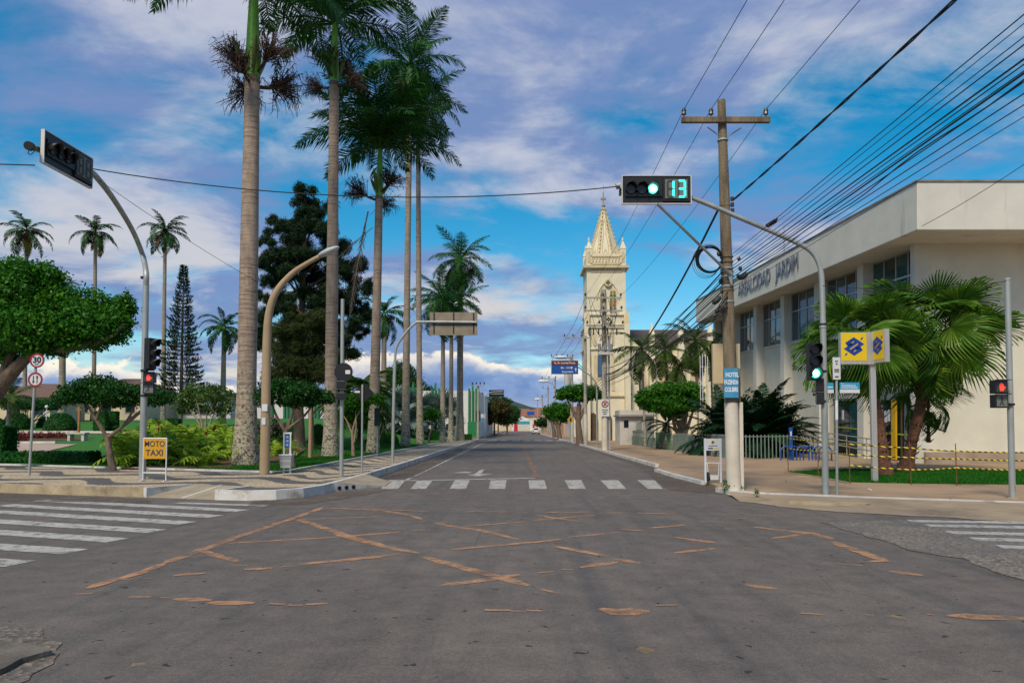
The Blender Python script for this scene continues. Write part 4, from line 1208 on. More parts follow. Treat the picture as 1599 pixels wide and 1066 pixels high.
# silver fan palms and other fan palms
def fan_leaf(name, mat, seed, nseg=38, spread=4.1, pet=.85, droop=.35, thread=.28, fuse=.5, tilt=0.0):
    rng = random.Random(seed); mb = MB()
    mb.tube([(0, 0, 0), (pet * .5, 0, .05), (pet, 0, 0)], [.022, .016, .012], 4, False)
    hub = Vector((pet, 0, 0))
    for k in range(nseg):
        a = -spread / 2 + spread * (k + .5) / nseg; da = spread / nseg / 2
        R_ = (1.0 - .22 * abs(a) / (spread / 2)) * rng.uniform(.93, 1.05)
        def pt(r, ang, up=0.0):
            x_, z_ = math.cos(ang) * r, up - droop * (r / 1.0) ** 2.2 + .10 * abs(math.sin(ang)) * r
            return hub + Vector((x_ * math.cos(tilt) + z_ * math.sin(tilt), math.sin(ang) * r, z_ * math.cos(tilt) - x_ * math.sin(tilt)))
        rf = R_ * fuse
        v0 = hub; v1 = pt(rf, a - da, -.012); v2 = pt(rf, a, .022); v3_ = pt(rf, a + da, -.012)
        w = da * .62
        t1 = pt(R_ * .80, a - w, -.02 - rng.uniform(0, .05)); t2 = pt(R_ * .80, a + w, -.02 - rng.uniform(0, .05)); tm = (t1 + t2) / 2 + Vector((0, 0, .02))
        tip = pt(R_, a + rng.uniform(-.03, .03)) + Vector((0, 0, -thread * rng.uniform(.5, 1.3)))
        e = tip + Vector((0, 0, -thread * rng.uniform(.3, 1.1)))
        mb.add([v0, v1, v2, v3_, t1, tm, t2, tip, e], [(0, 1, 2), (0, 2, 3), (1, 4, 5, 2), (2, 5, 6, 3), (4, 7, 5), (5, 7, 6), (5, 7, 8)])
    return mb.mesh(name, mat)
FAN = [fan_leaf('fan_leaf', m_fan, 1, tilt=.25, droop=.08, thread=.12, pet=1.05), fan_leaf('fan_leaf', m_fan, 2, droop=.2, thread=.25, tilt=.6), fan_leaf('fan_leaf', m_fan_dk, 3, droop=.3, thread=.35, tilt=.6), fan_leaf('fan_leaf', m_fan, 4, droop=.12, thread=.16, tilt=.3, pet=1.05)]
SIL = [fan_leaf('fan_leaf', m_silver, 5, 26, 4.4, 1.0, .1, .03), fan_leaf('fan_leaf', m_silver, 6, 26, 4.4, 1.0, .2, .03)]
def fan_palm(label, base, pts, rad, R_, n, seed, leaves, group, lowest=-75, name='fan_palm', trunk=True, lo_s=.85):
    rng = random.Random(seed); base = Vector(base)
    o = thing(name, base, label, 'palm tree', group)
    c = smoothcurve([Vector(p) - base for p in pts], 5)
    if trunk:
        rr = [rad * (1.35 - .55 * sst(0, .25, i / (len(c) - 1))) * (1 + .10 * math.sin(i * 2.1)) for i in range(len(c))]
        MB().tube(c, rr, 12).build('trunk', m_fibre, o, True)
        # stubs of old leaf stalks
        st = MB()
        for k in range(70):
            t = rng.uniform(.05, 1); q = c[int(t * (len(c) - 1))]; a = rng.uniform(0, 6.28)
            d = Vector((math.cos(a), math.sin(a), .9)).normalized()
            st.tube([q + Vector((math.cos(a), math.sin(a), 0)) * rad * .75, q + Vector((math.cos(a), math.sin(a), 0)) * rad * .8 + d * rng.uniform(.06, .2 + .2 * t)], [.03, .008], 4, False)
        tag(st.build('leaf_stubs', m_fibre, o), kind='stuff')
    C = c[-1]
    for k in range(n):
        s = (k + .5) / n
        el = 80 - (80 - lowest) * s + rng.uniform(-9, 9)
        az = k * 2.39996 + seed
        sc = R_ * rng.uniform(.85, 1.1) * (1 if el > -20 else lo_s)
        link('fan_leaf', leaves[k % len(leaves)], o, C - Vector((0, 0, .35 * s)), ((1 if k % 2 else -1) * rng.uniform(.15, .95), -math.radians(el), az), (sc, sc, sc))
    return o
m_wall_palm = 'fan palms before the bank'
b = gr(1382, 743, RW); Y = b.y
fan_palm('left fan palm with leaning brown trunk before the bank entrance', b, [b, at(1376, 680, Y + .1), at(1362, 610, Y + .2), at(1338, 540, Y + .2)], .19, 1.12, 26, 2, FAN, m_wall_palm, -55)
b = gr(1414, 737, RW); Y = b.y
fan_palm('right and bigger fan palm with trunk leaning to the right', b, [b, at(1424, 690, Y), at(1440, 620, Y), at(1453, 522, Y - .1)], .22, 1.28, 32, 5, FAN, m_wall_palm, -62)
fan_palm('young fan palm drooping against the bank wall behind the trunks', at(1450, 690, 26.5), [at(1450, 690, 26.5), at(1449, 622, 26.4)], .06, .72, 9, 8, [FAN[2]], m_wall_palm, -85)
for (px, py, Y, sd_, lab) in ((612, 672, 78, 3, 'left silver-blue fan palm behind the close pair of palms'), (640, 668, 80, 4, 'middle silver-blue fan palm behind the close pair of palms'), (680, 660, 82, 6, 'right silver-blue fan palm behind the close pair of palms')):
    c = at(px, py, Y); fan_palm(lab, (c.x, Y, .3), [(c.x, Y, .3), (c.x, Y, 2.6)], .2, 1.9, 24, sd_, SIL, 'silver fan palms', -35)
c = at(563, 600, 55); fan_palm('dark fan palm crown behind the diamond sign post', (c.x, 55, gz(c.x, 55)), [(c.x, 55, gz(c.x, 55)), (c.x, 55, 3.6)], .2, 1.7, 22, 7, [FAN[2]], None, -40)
# ------------------------------------------------------------------ bank building on the right
m_bank = M('bank_render', (.67, .635, .515), .10, .6, .9, .12, 60, dirt=((.45, .40, .31), .5, .58, (1, 1, .35)))
m_fascia = M('bank_fascia', (.62, .60, .525), .10, .7, .9, .12, 60, dirt=((.30, .27, .22), .8, .60, (1.5, 1.5, .12)))
m_band = M('bank_plinth', (.36, .28, .20), .2, 1.5, .9, .2, 50)
m_alu = M('aluminium', (.42, .43, .42), .15, 5, .45, metal=.6)
m_steel = M('steel_letters', (.20, .22, .26), .2, 5, .3, metal=.7)
m_galv = M('galvanised_steel', (.36, .38, .36), .22, 3, .5, .1, 80, metal=.35, st=(1, 1, .3), dirt=((.24, .24, .22), 3, .6))
def glass(name, col, rough=.06):
    m, nt, b = ntree(name)
    n = tex(nt, 'ShaderNodeTexNoise', .8, detail=3)
    lnk(nt, ramp(nt, n.outputs['Fac'], [(.35, tuple(c * .6 for c in col)), (.7, col)]), b.inputs['Base Color'])
    b.inputs['Roughness'].default_value = rough
    b.inputs['Specular IOR Level'].default_value = .8
    bump(nt, b, tex(nt, 'ShaderNodeTexNoise', 1.3, detail=1).outputs['Fac'], .03, .05)
    return m
GL = [glass('tinted_glass_teal', (.018, .085, .095)), glass('tinted_glass_dark', (.012, .028, .034)), glass('glass_with_blind', (.16, .32, .34)), glass('glass_with_blue_film', (.010, .08, .34)), glass('glass_with_curtain', (.10, .11, .09))]
BX, BY, BROT = 15.5, 28.5, math.atan(45 / 1150)
bank = thing('bank_building', (BX, BY, RW), 'long low cream bank building with deep concrete fascia and tinted windows', 'building', rot=(BROT, 0, 0))
LEN, WID = 34.0, 30.0
Z0, Z1 = 9.12, 11.0
MB().box(1.8, WID, 2.5, LEN, -1.5, Z0 + .2).build('wall', m_bank, bank)
fa = MB()
fa.box(0, WID + 2, 0, LEN + 1, Z0, Z1)
fo = fa.build('fascia', m_fascia, bank, bev=.03)
MB().box(-.04, WID + 2, -.04, LEN + 1.04, Z1 - .02, Z1 + .05).build('coping', M('stained_coping', (.22, .19, .15), .4, 2, .9), bank)
MB().box(1.6, WID, 2.3, 2.5, -.3, .38).build('plinth', m_band, bank)
lm = text_mesh('AREALCIDAD   JARDIM', 1.28, m_steel, .0, .02)
lo = link('lettering', lm, bank, (-.06, 17.3, 10.1), (0, 0, -PI / 2)); lo.scale = (.84, 1, 1)
bay_edges = [2.5, 7.4, 12.6, 17.9, 23.2, 28.5, 33.8]
rng = random.Random(3)
for i, y in enumerate(bay_edges):
    MB().box(1.25, 1.799, y - (.0 if i == 0 else .3), y + .35, -1.2, Z0 - .003).build('pillar', m_fascia, bank)
for i in range(6):
    y0, y1 = bay_edges[i] + .35, bay_edges[i + 1] - .3
    zs, zt, ztop = (6.15, 8.0, Z0 - .02)
    w = MB().box(1.70, 1.797, y0, y1, zs - .10, zs).build('window', m_bank, bank)
    fm = MB()
    n = 4
    for k in range(n + 1):
        yy = y0 + (y1 - y0) * k / n
        fm.box(1.72, 1.80, yy - .03, yy + .03, zs, ztop)
    fm.box(1.722, 1.80, y0, y1, zt - .04, zt + .04); fm.box(1.724, 1.80, y0, y1, zs, zs + .06); fm.box(1.724, 1.80, y0, y1, ztop - .06, ztop)
    fm.build('frame', m_alu, w)
    for k in range(n):
        ya = y0 + (y1 - y0) * k / n + .03; yb = y0 + (y1 - y0) * (k + 1) / n - .03
        for j, (za, zb) in enumerate(((zs + .06, zt - .04), (zt + .04, ztop - .06))):
            g = rng.choice([0, 0, 1, 2, 2, 4] if j == 0 else [0, 0, 1, 1, 0])
            if i in (0, 1) and j == 0: g = rng.choice([3, 0, 2, 3])
            MB().box(1.765, 1.79, ya, yb, za, zb).build('pane', GL[g], w)
# glazed entrance in the two near bays
m_alud = M('grey_door_frame', (.22, .235, .26), .15, 4, .45, metal=.3)
m_yel = M('yellow_panel', (.62, .38, .015), .1, 3, .45)
ent = MB().box(1.60, 1.795, 2.86, 7.05, 2.55, 3.05).build('entrance', m_alud, bank)
fm = MB()
for yy in (2.88, 4.1, 5.2, 6.2, 7.0): fm.box(1.66, 1.79, yy - .05, yy + .05, -.2, 2.55)
fm.build('frame', m_alud, ent)
for ya, yb in ((2.94, 4.04), (4.16, 5.14), (5.26, 6.14), (6.26, 6.94)):
    MB().box(1.72, 1.76, ya, yb, -.2, 2.54).build('pane', GL[1], ent)
MB().box(1.56, 1.64, 4.72, 5.10, -.15, 2.54).build('yellow_panel', m_yel, ent)
m_paper = M('paper_notice', (.62, .64, .68), .1, 9, .8)
for yy, z in ((3.3, 1.5), (3.7, 1.5), (5.6, 1.55), (5.9, 1.5), (6.5, 1.5)):
    MB().box(1.70, 1.716, yy - .11, yy + .11, z, z + .55).build('notice', m_paper, ent)
MB().box(1.69, 1.715, 2.95, 6.9, .98, 1.04).build('safety_band', M('green_yellow_band', (.30, .42, .02), .2, 4, .6), ent)
ent2 = MB().box(1.70, 1.797, 7.8, 11.6, 2.5, 2.62).build('glass_front', m_alud, bank)
for k in range(4):
    MB().box(1.74, 1.78, 7.85 + k * .94, 7.85 + k * .94 + .88, -.3, 2.49).build('pane', GL[(1, 0, 1, 1)[k]], ent2)
MB().box(1.71, 1.735, 7.9, 11.5, 1.05, 1.11).build('safety_band', MATS['green_yellow_band'], ent2)
MB().box(1.70, 1.73, 10.3, 10.5, 1.5, 2.0).build('notice', m_paper, ent2)
# mast on the roof
mst = MB().tube([(2.5, 21, Z1), (2.5, 21, Z1 + 3.2)], .03, 6).build('roof_mast', m_galv, bank)

# access ramp with handrails and bicycle rack
ramp_o = thing('access_ramp', (14.2, 33.5, RW), 'grey access ramp with triple metal handrails beside the bank', 'ramp')
MB().add([(0, 0, 0), (1.8, 0, 0), (1.8, 10, .55), (0, 10, .55), (0, 0, -.05), (1.8, 0, -.05), (1.8, 10, -.05), (0, 10, -.05)], [(0, 1, 2, 3), (0, 3, 7, 4), (1, 5, 6, 2), (0, 4, 5, 1), (2, 6, 7, 3)]).build('ramp_slab', m_apron, ramp_o)
for xx in (-.05, 1.7):
    for h in (.45, .72, .98):
        hb = MB(); pts = [(xx, -.6, h - .12), (xx, -.75, h), (xx, 0, h + .02), (xx, 5, h + .28), (xx, 10, h + .55)]
        if h > .7: pts = [(xx, -.55, h - .26), (xx, -.75, h - .18), (xx, -.78, h - .06)] + pts[1:]
        hb.tube(smoothcurve(pts, 3), .028, 7).build('handrail', m_galv, ramp_o, True)
    for k in range(6):
        MB().tube([(xx, k * 2, 0), (xx, k * 2, .98 + k * .108)], .025, 6).build('rail_post', m_galv, ramp_o, True)
m_blue = M('blue_paint', (.012, .07, .27), .25, 4, .45, dirt=((.03, .06, .13), 5, .6))
rk = gr(1252, 718.5, RW)
rack = thing('bicycle_rack', rk, 'blue bicycle rack of arched tubes beside the ramp', 'bicycle rack')
for k in range(6):
    x = -.95 + k * .36
    arc = [(x + .0, 0, 0), (x + .0, 0, .40)] + [(x + .28 - .28 * math.cos(a), 0, .40 + .24 * math.sin(a)) for a in np.linspace(.2, PI - .2, 8)] + [(x + .56, 0, .40), (x + .56, 0, 0)]
    MB().tube([(p[0], (k % 2) * .12, p[2]) for p in arc], .033, 7).build('arch', m_blue, rack, True)
MB().box(-.46, -.30, .25, .31, 0, 1.5).build('blue_post', m_blue, rack)
MB().box(-.41, -.35, .242, .249, 1.1, 1.32).build('post_mark', m_paper, rack)

# ------------------------------------------------------------------ church
m_ch = M('church_cream', (.69, .63, .46), .10, .8, .85, .1, 40, dirt=((.42, .35, .21), .7, .60, (1, 1, .4)))
m_oc = M('church_ochre', (.58, .48, .28), .15, 1, .85)
m_st = M('church_stone', (.30, .25, .17), .3, 2, .9)
m_tile = M('dark_roof_tile', (.070, .055, .048), .35, 1.2, .9)
def tile_mat(name, ca, cb, sc):
    m, nt, b = ntree(name)
    w = tex(nt, 'ShaderNodeTexWave', sc); w.wave_type = 'BANDS'
    w.inputs['Distortion'].default_value = .6
    n = tex(nt, 'ShaderNodeTexNoise', 2.2, detail=7, rough=.7)
    c = ramp(nt, n.outputs['Fac'], [(.3, ca), (.7, cb)])
    c = mixc(nt, ramp(nt, w.outputs['Fac'], [(.0, (.6, .6, .6)), (.35, (0, 0, 0))]), c, tuple(x * .35 for x in ca))
    lnk(nt, c, b.inputs['Base Color']); b.inputs['Roughness'].default_value = .9
    bump(nt, b, w.outputs['Fac'], .8, .06)
    return m
m_tiled = tile_mat('weathered_dark_tiles', (.075, .050, .040), (.15, .105, .085), 1.6)
m_tilebr = tile_mat('brown_roof_tiles', (.13, .075, .055), (.24, .15, .11), 1.8)
m_tilered = tile_mat('red_roof_tiles', (.24, .10, .06), (.34, .16, .10), 1.4)
m_sg = [M('stained_glass_green', (.03, .17, .06), .4, 3, .15), M('stained_glass_amber', (.30, .17, .04), .4, 3, .15), M('stained_glass_blue', (.06, .12, .22), .4, 3, .15)]
CY = 85.0
cx0 = at(917, 600, CY).x; cx1 = at(978, 600, CY).x
CW = cx1 - cx0
church = thing('church', ((cx0 + cx1) / 2, CY, RW), 'cream gothic church with tall pointed bell tower', 'church')
h = CW / 2
def zc(py): return at(940, py, CY).z - RW
def lancet(w, ht, n=6):
    sp = ht - w * .95
    L_ = [(-w / 2, 0), (w / 2, 0), (w / 2, sp)]
    R_ = w
    for k in range(1, n + 1):
        a = math.radians(60) * k / n
        L_.append((-w / 2 + R_ * math.cos(a), sp + R_ * math.sin(a)))
    for k in range(n - 1, -1, -1):
        a = math.radians(60) * k / n
        L_.append((w / 2 - R_ * math.cos(a), sp + R_ * math.sin(a)))
    return L_
tw = MB()
tw.box(-h, h, 0, CW, zc(510), zc(414)).build('tower', m_ch, church)
tlow = MB().box(-h - .18, h + .18, -.2, CW + .2, 0, zc(510)).build('tower_base', m_ch, church)
for (z, e, t) in ((zc(417), .30, .28), (zc(491), .12, .16), (zc(511), .26, .22), (zc(545), .28, .16), (zc(618), .30, .2)):
    MB().box(-h - e - .08, h + e + .08, -e - .08, CW + e, z - t / 2, z + t / 2).build('cornice', m_ch if t < .2 else m_oc, church)
fr = MB()
for k in range(17):
    x = -h * .74 + k * h * 1.48 / 16
    fr.box(x - .07, x + .07, -.10, .02, zc(425), zc(420.5))
fr.build('dentil_frieze', m_oc, church)
# parapet
MB().box(-h * .98, h * .98, .04, CW - .04, zc(414), zc(396)).build('parapet', m_ch, church)
pb = MB()
for k in range(9):
    x = -h * .66 + k * h * 1.32 / 8
    pb.prism([(x - .17, zc(411)), (x - .12, zc(411)), (x + .17, zc(401)), (x + .12, zc(401))], -.03, .039); pb.prism([(x + .17, zc(411)), (x + .12, zc(411)), (x - .17, zc(401)), (x - .12, zc(401))], -.04, .035)
pb.box(-h * .8, h * .8, -.05, .04, zc(401), zc(399.5)); pb.box(-h * .8, h * .8, -.05, .04, zc(412.5), zc(411))
pb.build('parapet_tracery', m_oc, church)
# spire
zb, zt = zc(397), zc(313)
sp = MB()
s8 = [(math.cos(PI / 8 + k * PI / 4) * h * .85, math.sin(PI / 8 + k * PI / 4) * h * .85) for k in range(8)]
sp.add([(x, h + y, zb) for x, y in s8] + [(0, h, zt)], [(k, (k + 1) % 8, 8) for k in range(8)])
spo = sp.build('spire', m_ch, church)
ed = MB()
for x, y in s8:
    ed.tube([(x, h + y, zb), (0, h, zt)], [.12, .07], 5)
    for k in range(12):
        t = (k + .6) / 12.5
        q = Vector((x, h + y, zb)).lerp(Vector((0, h, zt)), t); o_ = Vector((x, y, 0)).normalized() * .14
        ed.ball(q + o_ + Vector((0, 0, .08)), .085, .085, .12, 6, 4)
ed.build('spire_ribs', m_oc, spo)
tr = MB()     # ochre tracery on the faces of the spire
for k in range(8):
    a = k * PI / 4 + PI / 4
    n_ = Vector((math.cos(a), math.sin(a), 0)); s_ = Vector((-math.sin(a), math.cos(a), 0))
    ap = h * .85 * math.cos(PI / 8)
    def fp(u, t): return Vector((0, h, zb)) + n_ * (ap * (1 - t) + .03) + s_ * u + Vector((0, 0, (zt - zb) * t))
    for sg in (-.7, .7):
        tr.tube([fp(sg * .55, .03), fp(sg * .5, .2), fp(sg * .30, .36), fp(sg * .16, .44), fp(sg * .24, .52), fp(sg * .16, .64), fp(0, .74)], .045, 4, False)
        tr.tube([fp(sg * .5, .02), fp(sg * .22, .06), fp(0, .12)], .06, 4, False)
tr.build('spire_tracery', m_oc, spo)
crs = MB(); crs.box(-.07, .07, h - .07, h + .07, zt - .3, zc(291)); crs.box(-.32, .32, h - .06, h + .06, zc(303), zc(300)); crs.ball((0, h, zt + .05), .22, n=8, m=6)
crs.build('cross', m_st, church)
MB().tube([(0, h, zc(291)), (0, h, zc(278))], .025, 5).build('lightning_rod', m_galv, church)
for sx in (-1, 1):
    for sy in (0, 1):
        pn = MB(); X = sx * (h - .28); Y_ = .28 + sy * (CW - .56)
        pn.box(X - .33, X + .33, Y_ - .33, Y_ + .33, zc(414), zc(388))
        pn.add([(X - .37, Y_ - .37, zc(388)), (X + .37, Y_ - .37, zc(388)), (X + .37, Y_ + .37, zc(388)), (X - .37, Y_ + .37, zc(388)), (X, Y_, zc(373))], [(0, 1, 4), (1, 2, 4), (2, 3, 4), (3, 0, 4), (0, 3, 2, 1)])
        pn.ball((X, Y_, zc(374)), .12, .12, .3, 6, 5); pn.tube([(X, Y_, zc(374)), (X, Y_, zc(369))], .03, 4)
        po = pn.build('pinnacle', m_ch, church)
        MB().prism([(X + x, zc(410) + z) for x, z in lancet(.34, 1.4)], Y_ - .37, Y_ - .32).build('pinnacle_panel', m_oc, po)
# belfry windows, roses, hood mould
cxw = .1
for px in (942, 957):
    X = (at(px, 470, CY).x - (cx0 + cx1) / 2)
    w = MB().prism([(X + x, zc(488) + z) for x, z in lancet(.80, zc(449) - zc(488))], -.07, .02).build('belfry_window', m_oc, church)
    zs0 = zc(487)
    for j in range(4):
        for sx in (-1, 1):
            MB().box(X + sx * .19 - .15, X + sx * .19 + .15, -.095, -.072, zs0 + j * .52 + .03, zs0 + j * .52 + .49).build('pane', m_sg[(2, 1, 1, 0)[j]], w)
    for sx in (-1, 1):
        MB().prism([(X + sx * .17 + x, zs0 + 2.12 + z) for x, z in lancet(.26, .42)], -.09, -.071).build('pane', m_sg[1], w)
hm = MB()
pts = [(x * 1.0, z) for x, z in lancet(2.6, 3.9)][2:]
Xc = at(949.5, 470, CY).x - (cx0 + cx1) / 2
hm.tube([(Xc + x, -.05, zc(470) + z - 1.25) for x, z in pts], .08, 5)
hm.build('hood_mould', m_ch, church)
def rose(px, py, r):
    X = at(px, py, CY).x - (cx0 + cx1) / 2; Z = zc(py)
    ro = MB().prism([(X + r * math.cos(a), Z + r * math.sin(a)) for a in np.linspace(0, 2 * PI, 20, endpoint=False)], -.30, .0).build('rose_window', m_oc, church)
    for k in range(4):
        a = k * PI / 2
        MB().prism([(X + r * .36 * math.cos(a) + r * .24 * math.cos(b2), Z + r * .36 * math.sin(a) + r * .24 * math.sin(b2)) for b2 in np.linspace(0, 2 * PI, 10, endpoint=False)], -.33, -.301).build('pane', GL[1], ro)
rose(949, 442, .42); rose(949.5, 499, .42)
# lower stage: buttresses, tall window, panels
for X, wd in ((-h - .05, .62), (h + .05, .62)):
    for (za, zb_, dp) in ((0, zc(575), 1.0), (zc(575), zc(505), .62), (zc(505), zc(489), .38)):
        MB().box(X - wd / 2, X + wd / 2, -dp, -.19 if zb_ <= zc(510) + .01 else -.01, za, zb_ - .01).build('buttress', m_ch, church)
    MB().add([(X - wd / 2, -.62, zc(505)), (X + wd / 2, -.62, zc(505)), (X + wd / 2, -.01, zc(505)), (X - wd / 2, -.01, zc(505)), (X, -.3, zc(483))], [(0, 1, 4), (1, 2, 4), (2, 3, 4), (3, 0, 4)]).build('buttress_cap', m_oc, church)
for px, pyb, pyt, w_ in ((938, 592, 546, 1.0),):
    X = at(px, 560, CY).x - (cx0 + cx1) / 2
    w = MB().prism([(X + x, zc(pyb) + z) for x, z in lancet(w_, zc(pyt) - zc(pyb))], -.27, -.19).build('tall_window', m_oc, church)
    MB().prism([(X + x * .78, zc(pyb) + .2 + z * .9) for x, z in lancet(w_, zc(pyt) - zc(pyb))], -.29, -.271).build('pane', m_sg[2], w)
for px in (921, 929, 949, 957):
    X = at(px, 560, CY).x - (cx0 + cx1) / 2
    MB().prism([(X + x, zc(610) + z) for x, z in lancet(.36, 4.2)], -.26, -.201).build('blind_panel', m_oc, church)
    MB().prism([(X + x, zc(540) + z) for x, z in lancet(.30, 1.6)], -.26, -.201).build('blind_panel', m_oc, church)
for k in range(3):
    X = -1.6 + k * 1.6
    d_ = MB().prism([(X + x, z) for x, z in lancet(1.1, 3.3)], -.30, -.199).build('door', M('church_door', (.10, .06, .035), .3, 3, .7), church)
# nave running off to the right, turret beside the tower
NX0, NX1 = h + .15, at(1150, 600, CY + 4).x - (cx0 + cx1) / 2 + 12
ze, zr = zc(533) * 1.03, zc(506) * 1.05
nv = MB().box(NX0, NX1, 4, 16, 0, ze).build('nave_wall', m_ch, church)
MB().add([(NX0, 3.5, ze - .1), (NX1, 3.5, ze - .1), (NX1, 10, zr), (NX0, 10, zr), (NX0, 16.5, ze - .1), (NX1, 16.5, ze - .1)], [(0, 1, 2, 3), (3, 2, 5, 4), (0, 3, 4), (1, 5, 2)]).build('nave_roof', m_tiled, church)
for k in range(6):
    X = NX0 + 1.7 + k * 3.5
    w = MB().prism([(X + x, 3.6 + z) for x, z in lancet(1.1, 4.6)], 3.9, 4.01).build('nave_window', m_oc, church)
    for sx in (-1, 1):
        for j in range(4):
            MB().box(X + sx * .24 - .19, X + sx * .24 + .19, 3.86, 3.899, 3.8 + j * .85, 4.55 + j * .85).build('pane', m_sg[(j + k) % 3], w)
    Xb = X + 1.75
    bt = MB().box(Xb - .35, Xb + .35, 3.0, 4.0, 0, ze - .4).build('buttress', m_ch, church)
    pn = MB(); pn.box(Xb - .3, Xb + .3, 3.1, 3.7, ze - .4, ze + .8)
    pn.add([(Xb - .36, 3.04, ze + .8), (Xb + .36, 3.04, ze + .8), (Xb + .36, 3.76, ze + .8), (Xb - .36, 3.76, ze + .8), (Xb, 3.4, ze + 2.4)], [(0, 1, 4), (1, 2, 4), (2, 3, 4), (3, 0, 4)])
    pn.build('pinnacle', m_ch, church)
st_ = MB().box(h + .2, h + 1.5, .3, 3.9, 0, zc(540)).build('stair_turret', m_ch, church)
MB().add([(h + .1, .2, zc(540)), (h + 1.6, .2, zc(540)), (h + 1.6, 4, zc(540)), (h + .1, 4, zc(540)), (h + .85, 2, zc(525))], [(0, 1, 4), (1, 2, 4), (2, 3, 4), (3, 0, 4)]).build('turret_cap', m_oc, church)
for k in range(3):
    X = h - 1.2 + k * .85
    MB().tube([(X, -2.4, 0), (X, -2.4, 2.7)], .20, 10).build('porch_column', m_ch, church, True)

# small kiosk before the church
kb = at(968, 690, 64); kp = thing('kiosk', (kb.x, 64, RW), 'small flat-roofed white kiosk before the church', 'building')
kw = at(1022, 690, 64).x - kb.x
m_kiosk = M('kiosk_plaster', (.55, .52, .48), .15, 1.2, .9, dirt=((.33, .30, .26), 1.2, .56))
MB().box(0, kw, 0, 3, 0, 2.45).build('wall', m_kiosk, kp)
MB().box(-.15, kw + .15, -.35, 3.1, 2.45, 2.6).build('roof_slab', M('grey_slab', (.30, .28, .26), .2, 2, .9), kp)
MB().box(-.02, kw + .02, -.02, 3.02, 2.6, 3.0).build('parapet', m_kiosk, kp)
MB().box(.35, .75, -.04, .0, 1.5, 2.1).build('window', GL[1], kp)
MB().box(1.4, 1.9, -.04, 0, 1.3, 2.0).build('hatch', m_alu, kp); MB().box(2.1, 2.7, -.04, 0, .9, 2.1).build('door', M('grey_door', (.22, .24, .26), .2, 3, .6), kp)

# fence before the church garden and along the bank side
m_fwall = M('mossy_green_wall', (.20, .26, .20), .25, 1.5, .9, .2, 30, dirt=((.10, .12, .07), 1.6, .55))
m_bar = M('pale_green_bar', (.20, .25, .22), .15, 4, .6)
m_bard = M('green_gate_bar', (.10, .22, .13), .15, 4, .6)
def fence(label, p0, p1, wall_h, bar_h, step, bm, name='fence'):
    p0 = Vector((p0[0], p0[1], RW)); p1 = Vector((p1[0], p1[1], RW)); d = p1 - p0; L_ = d.length
    o = thing(name, p0, label, 'fence', 'low railings before the church garden', (0, 0, math.atan2(d.y, d.x)))
    if wall_h: MB().box(0, L_, -.08, .08, 0, wall_h).build('base_wall', m_fwall, o)
    if bar_h:
        n = int(L_ / step); bar = MB().box(-.018, .018, -.018, .018, wall_h, bar_h).mesh('bar', bm)
        for k in range(n): link('bar', bar, o, (step * (k + .5), 0, 0))
        MB().box(0, L_, -.02, .02, bar_h - .10, bar_h - .06).build('rail', bm, o)
    return o
fence('low green wall with thin bars beside the kiosk', (10.1, 65.5), (10.1, 54), .75, 1.25, .26, m_bar)
fence('green barred gate between two low green walls', (10.12, 53.6), (10.3, 48.6), 0, 1.15, .22, m_bard, 'gate')
fence('mossy low green wall nearest the small standing sign', (10.3, 48.3), (10.15, 39.8), 1.0, 1.12, .3, m_bar)
fence('open railing of pale bars in front of the dark palm thicket', (10.2, 39.4), (10.45, 34.6), 0, 1.15, .2, m_bar)
fence('open railing of pale bars ending at the bicycle rack', (10.5, 34.6), (13.4, 35.3), 0, 1.15, .2, m_bar)

# ------------------------------------------------------------------ greenery on the right
Y = 49; c = at(1062, 700, Y); base = Vector((c.x, Y, RW))
limbs = [([(0, 0, -.1), rel(1066, 675, Y, base), rel(1062, 655, Y, base)], [.30, .2, .16])]
for x, x2, y2 in ((1058, 1040, 630), (1066, 1068, 620), (1076, 1088, 625), (1070, 1078, 610), (1052, 1052, 615)):
    limbs.append(([rel(1066, 690, Y, base), rel(x, 660, Y, base), rel(x2, y2, Y, base)], [.16, .11, .05]))
cl = pxclumps(base, Y, [(1012, 620, 20, 14, 0), (1030, 612, 24, 14, .5), (1050, 608, 26, 12, -.5), (1075, 610, 24, 13, .4), (1088, 622, 14, 16, 0), (1020, 635, 18, 10, .3), (1045, 630, 30, 14, -.6), (1070, 632, 24, 12, .5), (1000, 625, 9, 9, 0), (1055, 646, 20, 8, .5)])
tree('ficus_tree', 'bright green round-topped ficus with forked trunk behind the railings', base, limbs, cl, m_ficus, 3400, .17, seed=31)
Y = 52; c = at(1030, 690, Y)
o = royal_palm('dark low palm under the round-topped ficus', (c.x, Y, RW), at(1040, 665, Y), .12, .2, 2.4, 16, 41, 0, 0, 'palms before the church', CYC_F, m_trunk_far, -30)
for (px, py, Y, L_, sd_, lab) in ((1003, 558, 57, 2.9, 51, 'feathery palm nearest the church tower'), (1040, 560, 60, 2.7, 52, 'middle feathery palm before the church nave'), (1086, 545, 55, 3.0, 53, 'tall feathery palm before the church nave, by the bank'), (1060, 590, 56, 2.2, 54, 'lower feathery palm above the round-topped ficus'), (1110, 565, 58, 2.5, 55, 'feathery palm partly hidden by the bank fascia')):
    tp = at(px, py, Y); royal_palm(lab, (tp.x + .2, Y, RW), tp, .10, .7, L_, 17, sd_, 0, 0, 'palms before the church', ARE_F, m_trunk_far, -55, name='areca_palm', shaft_mat=m_spathe)
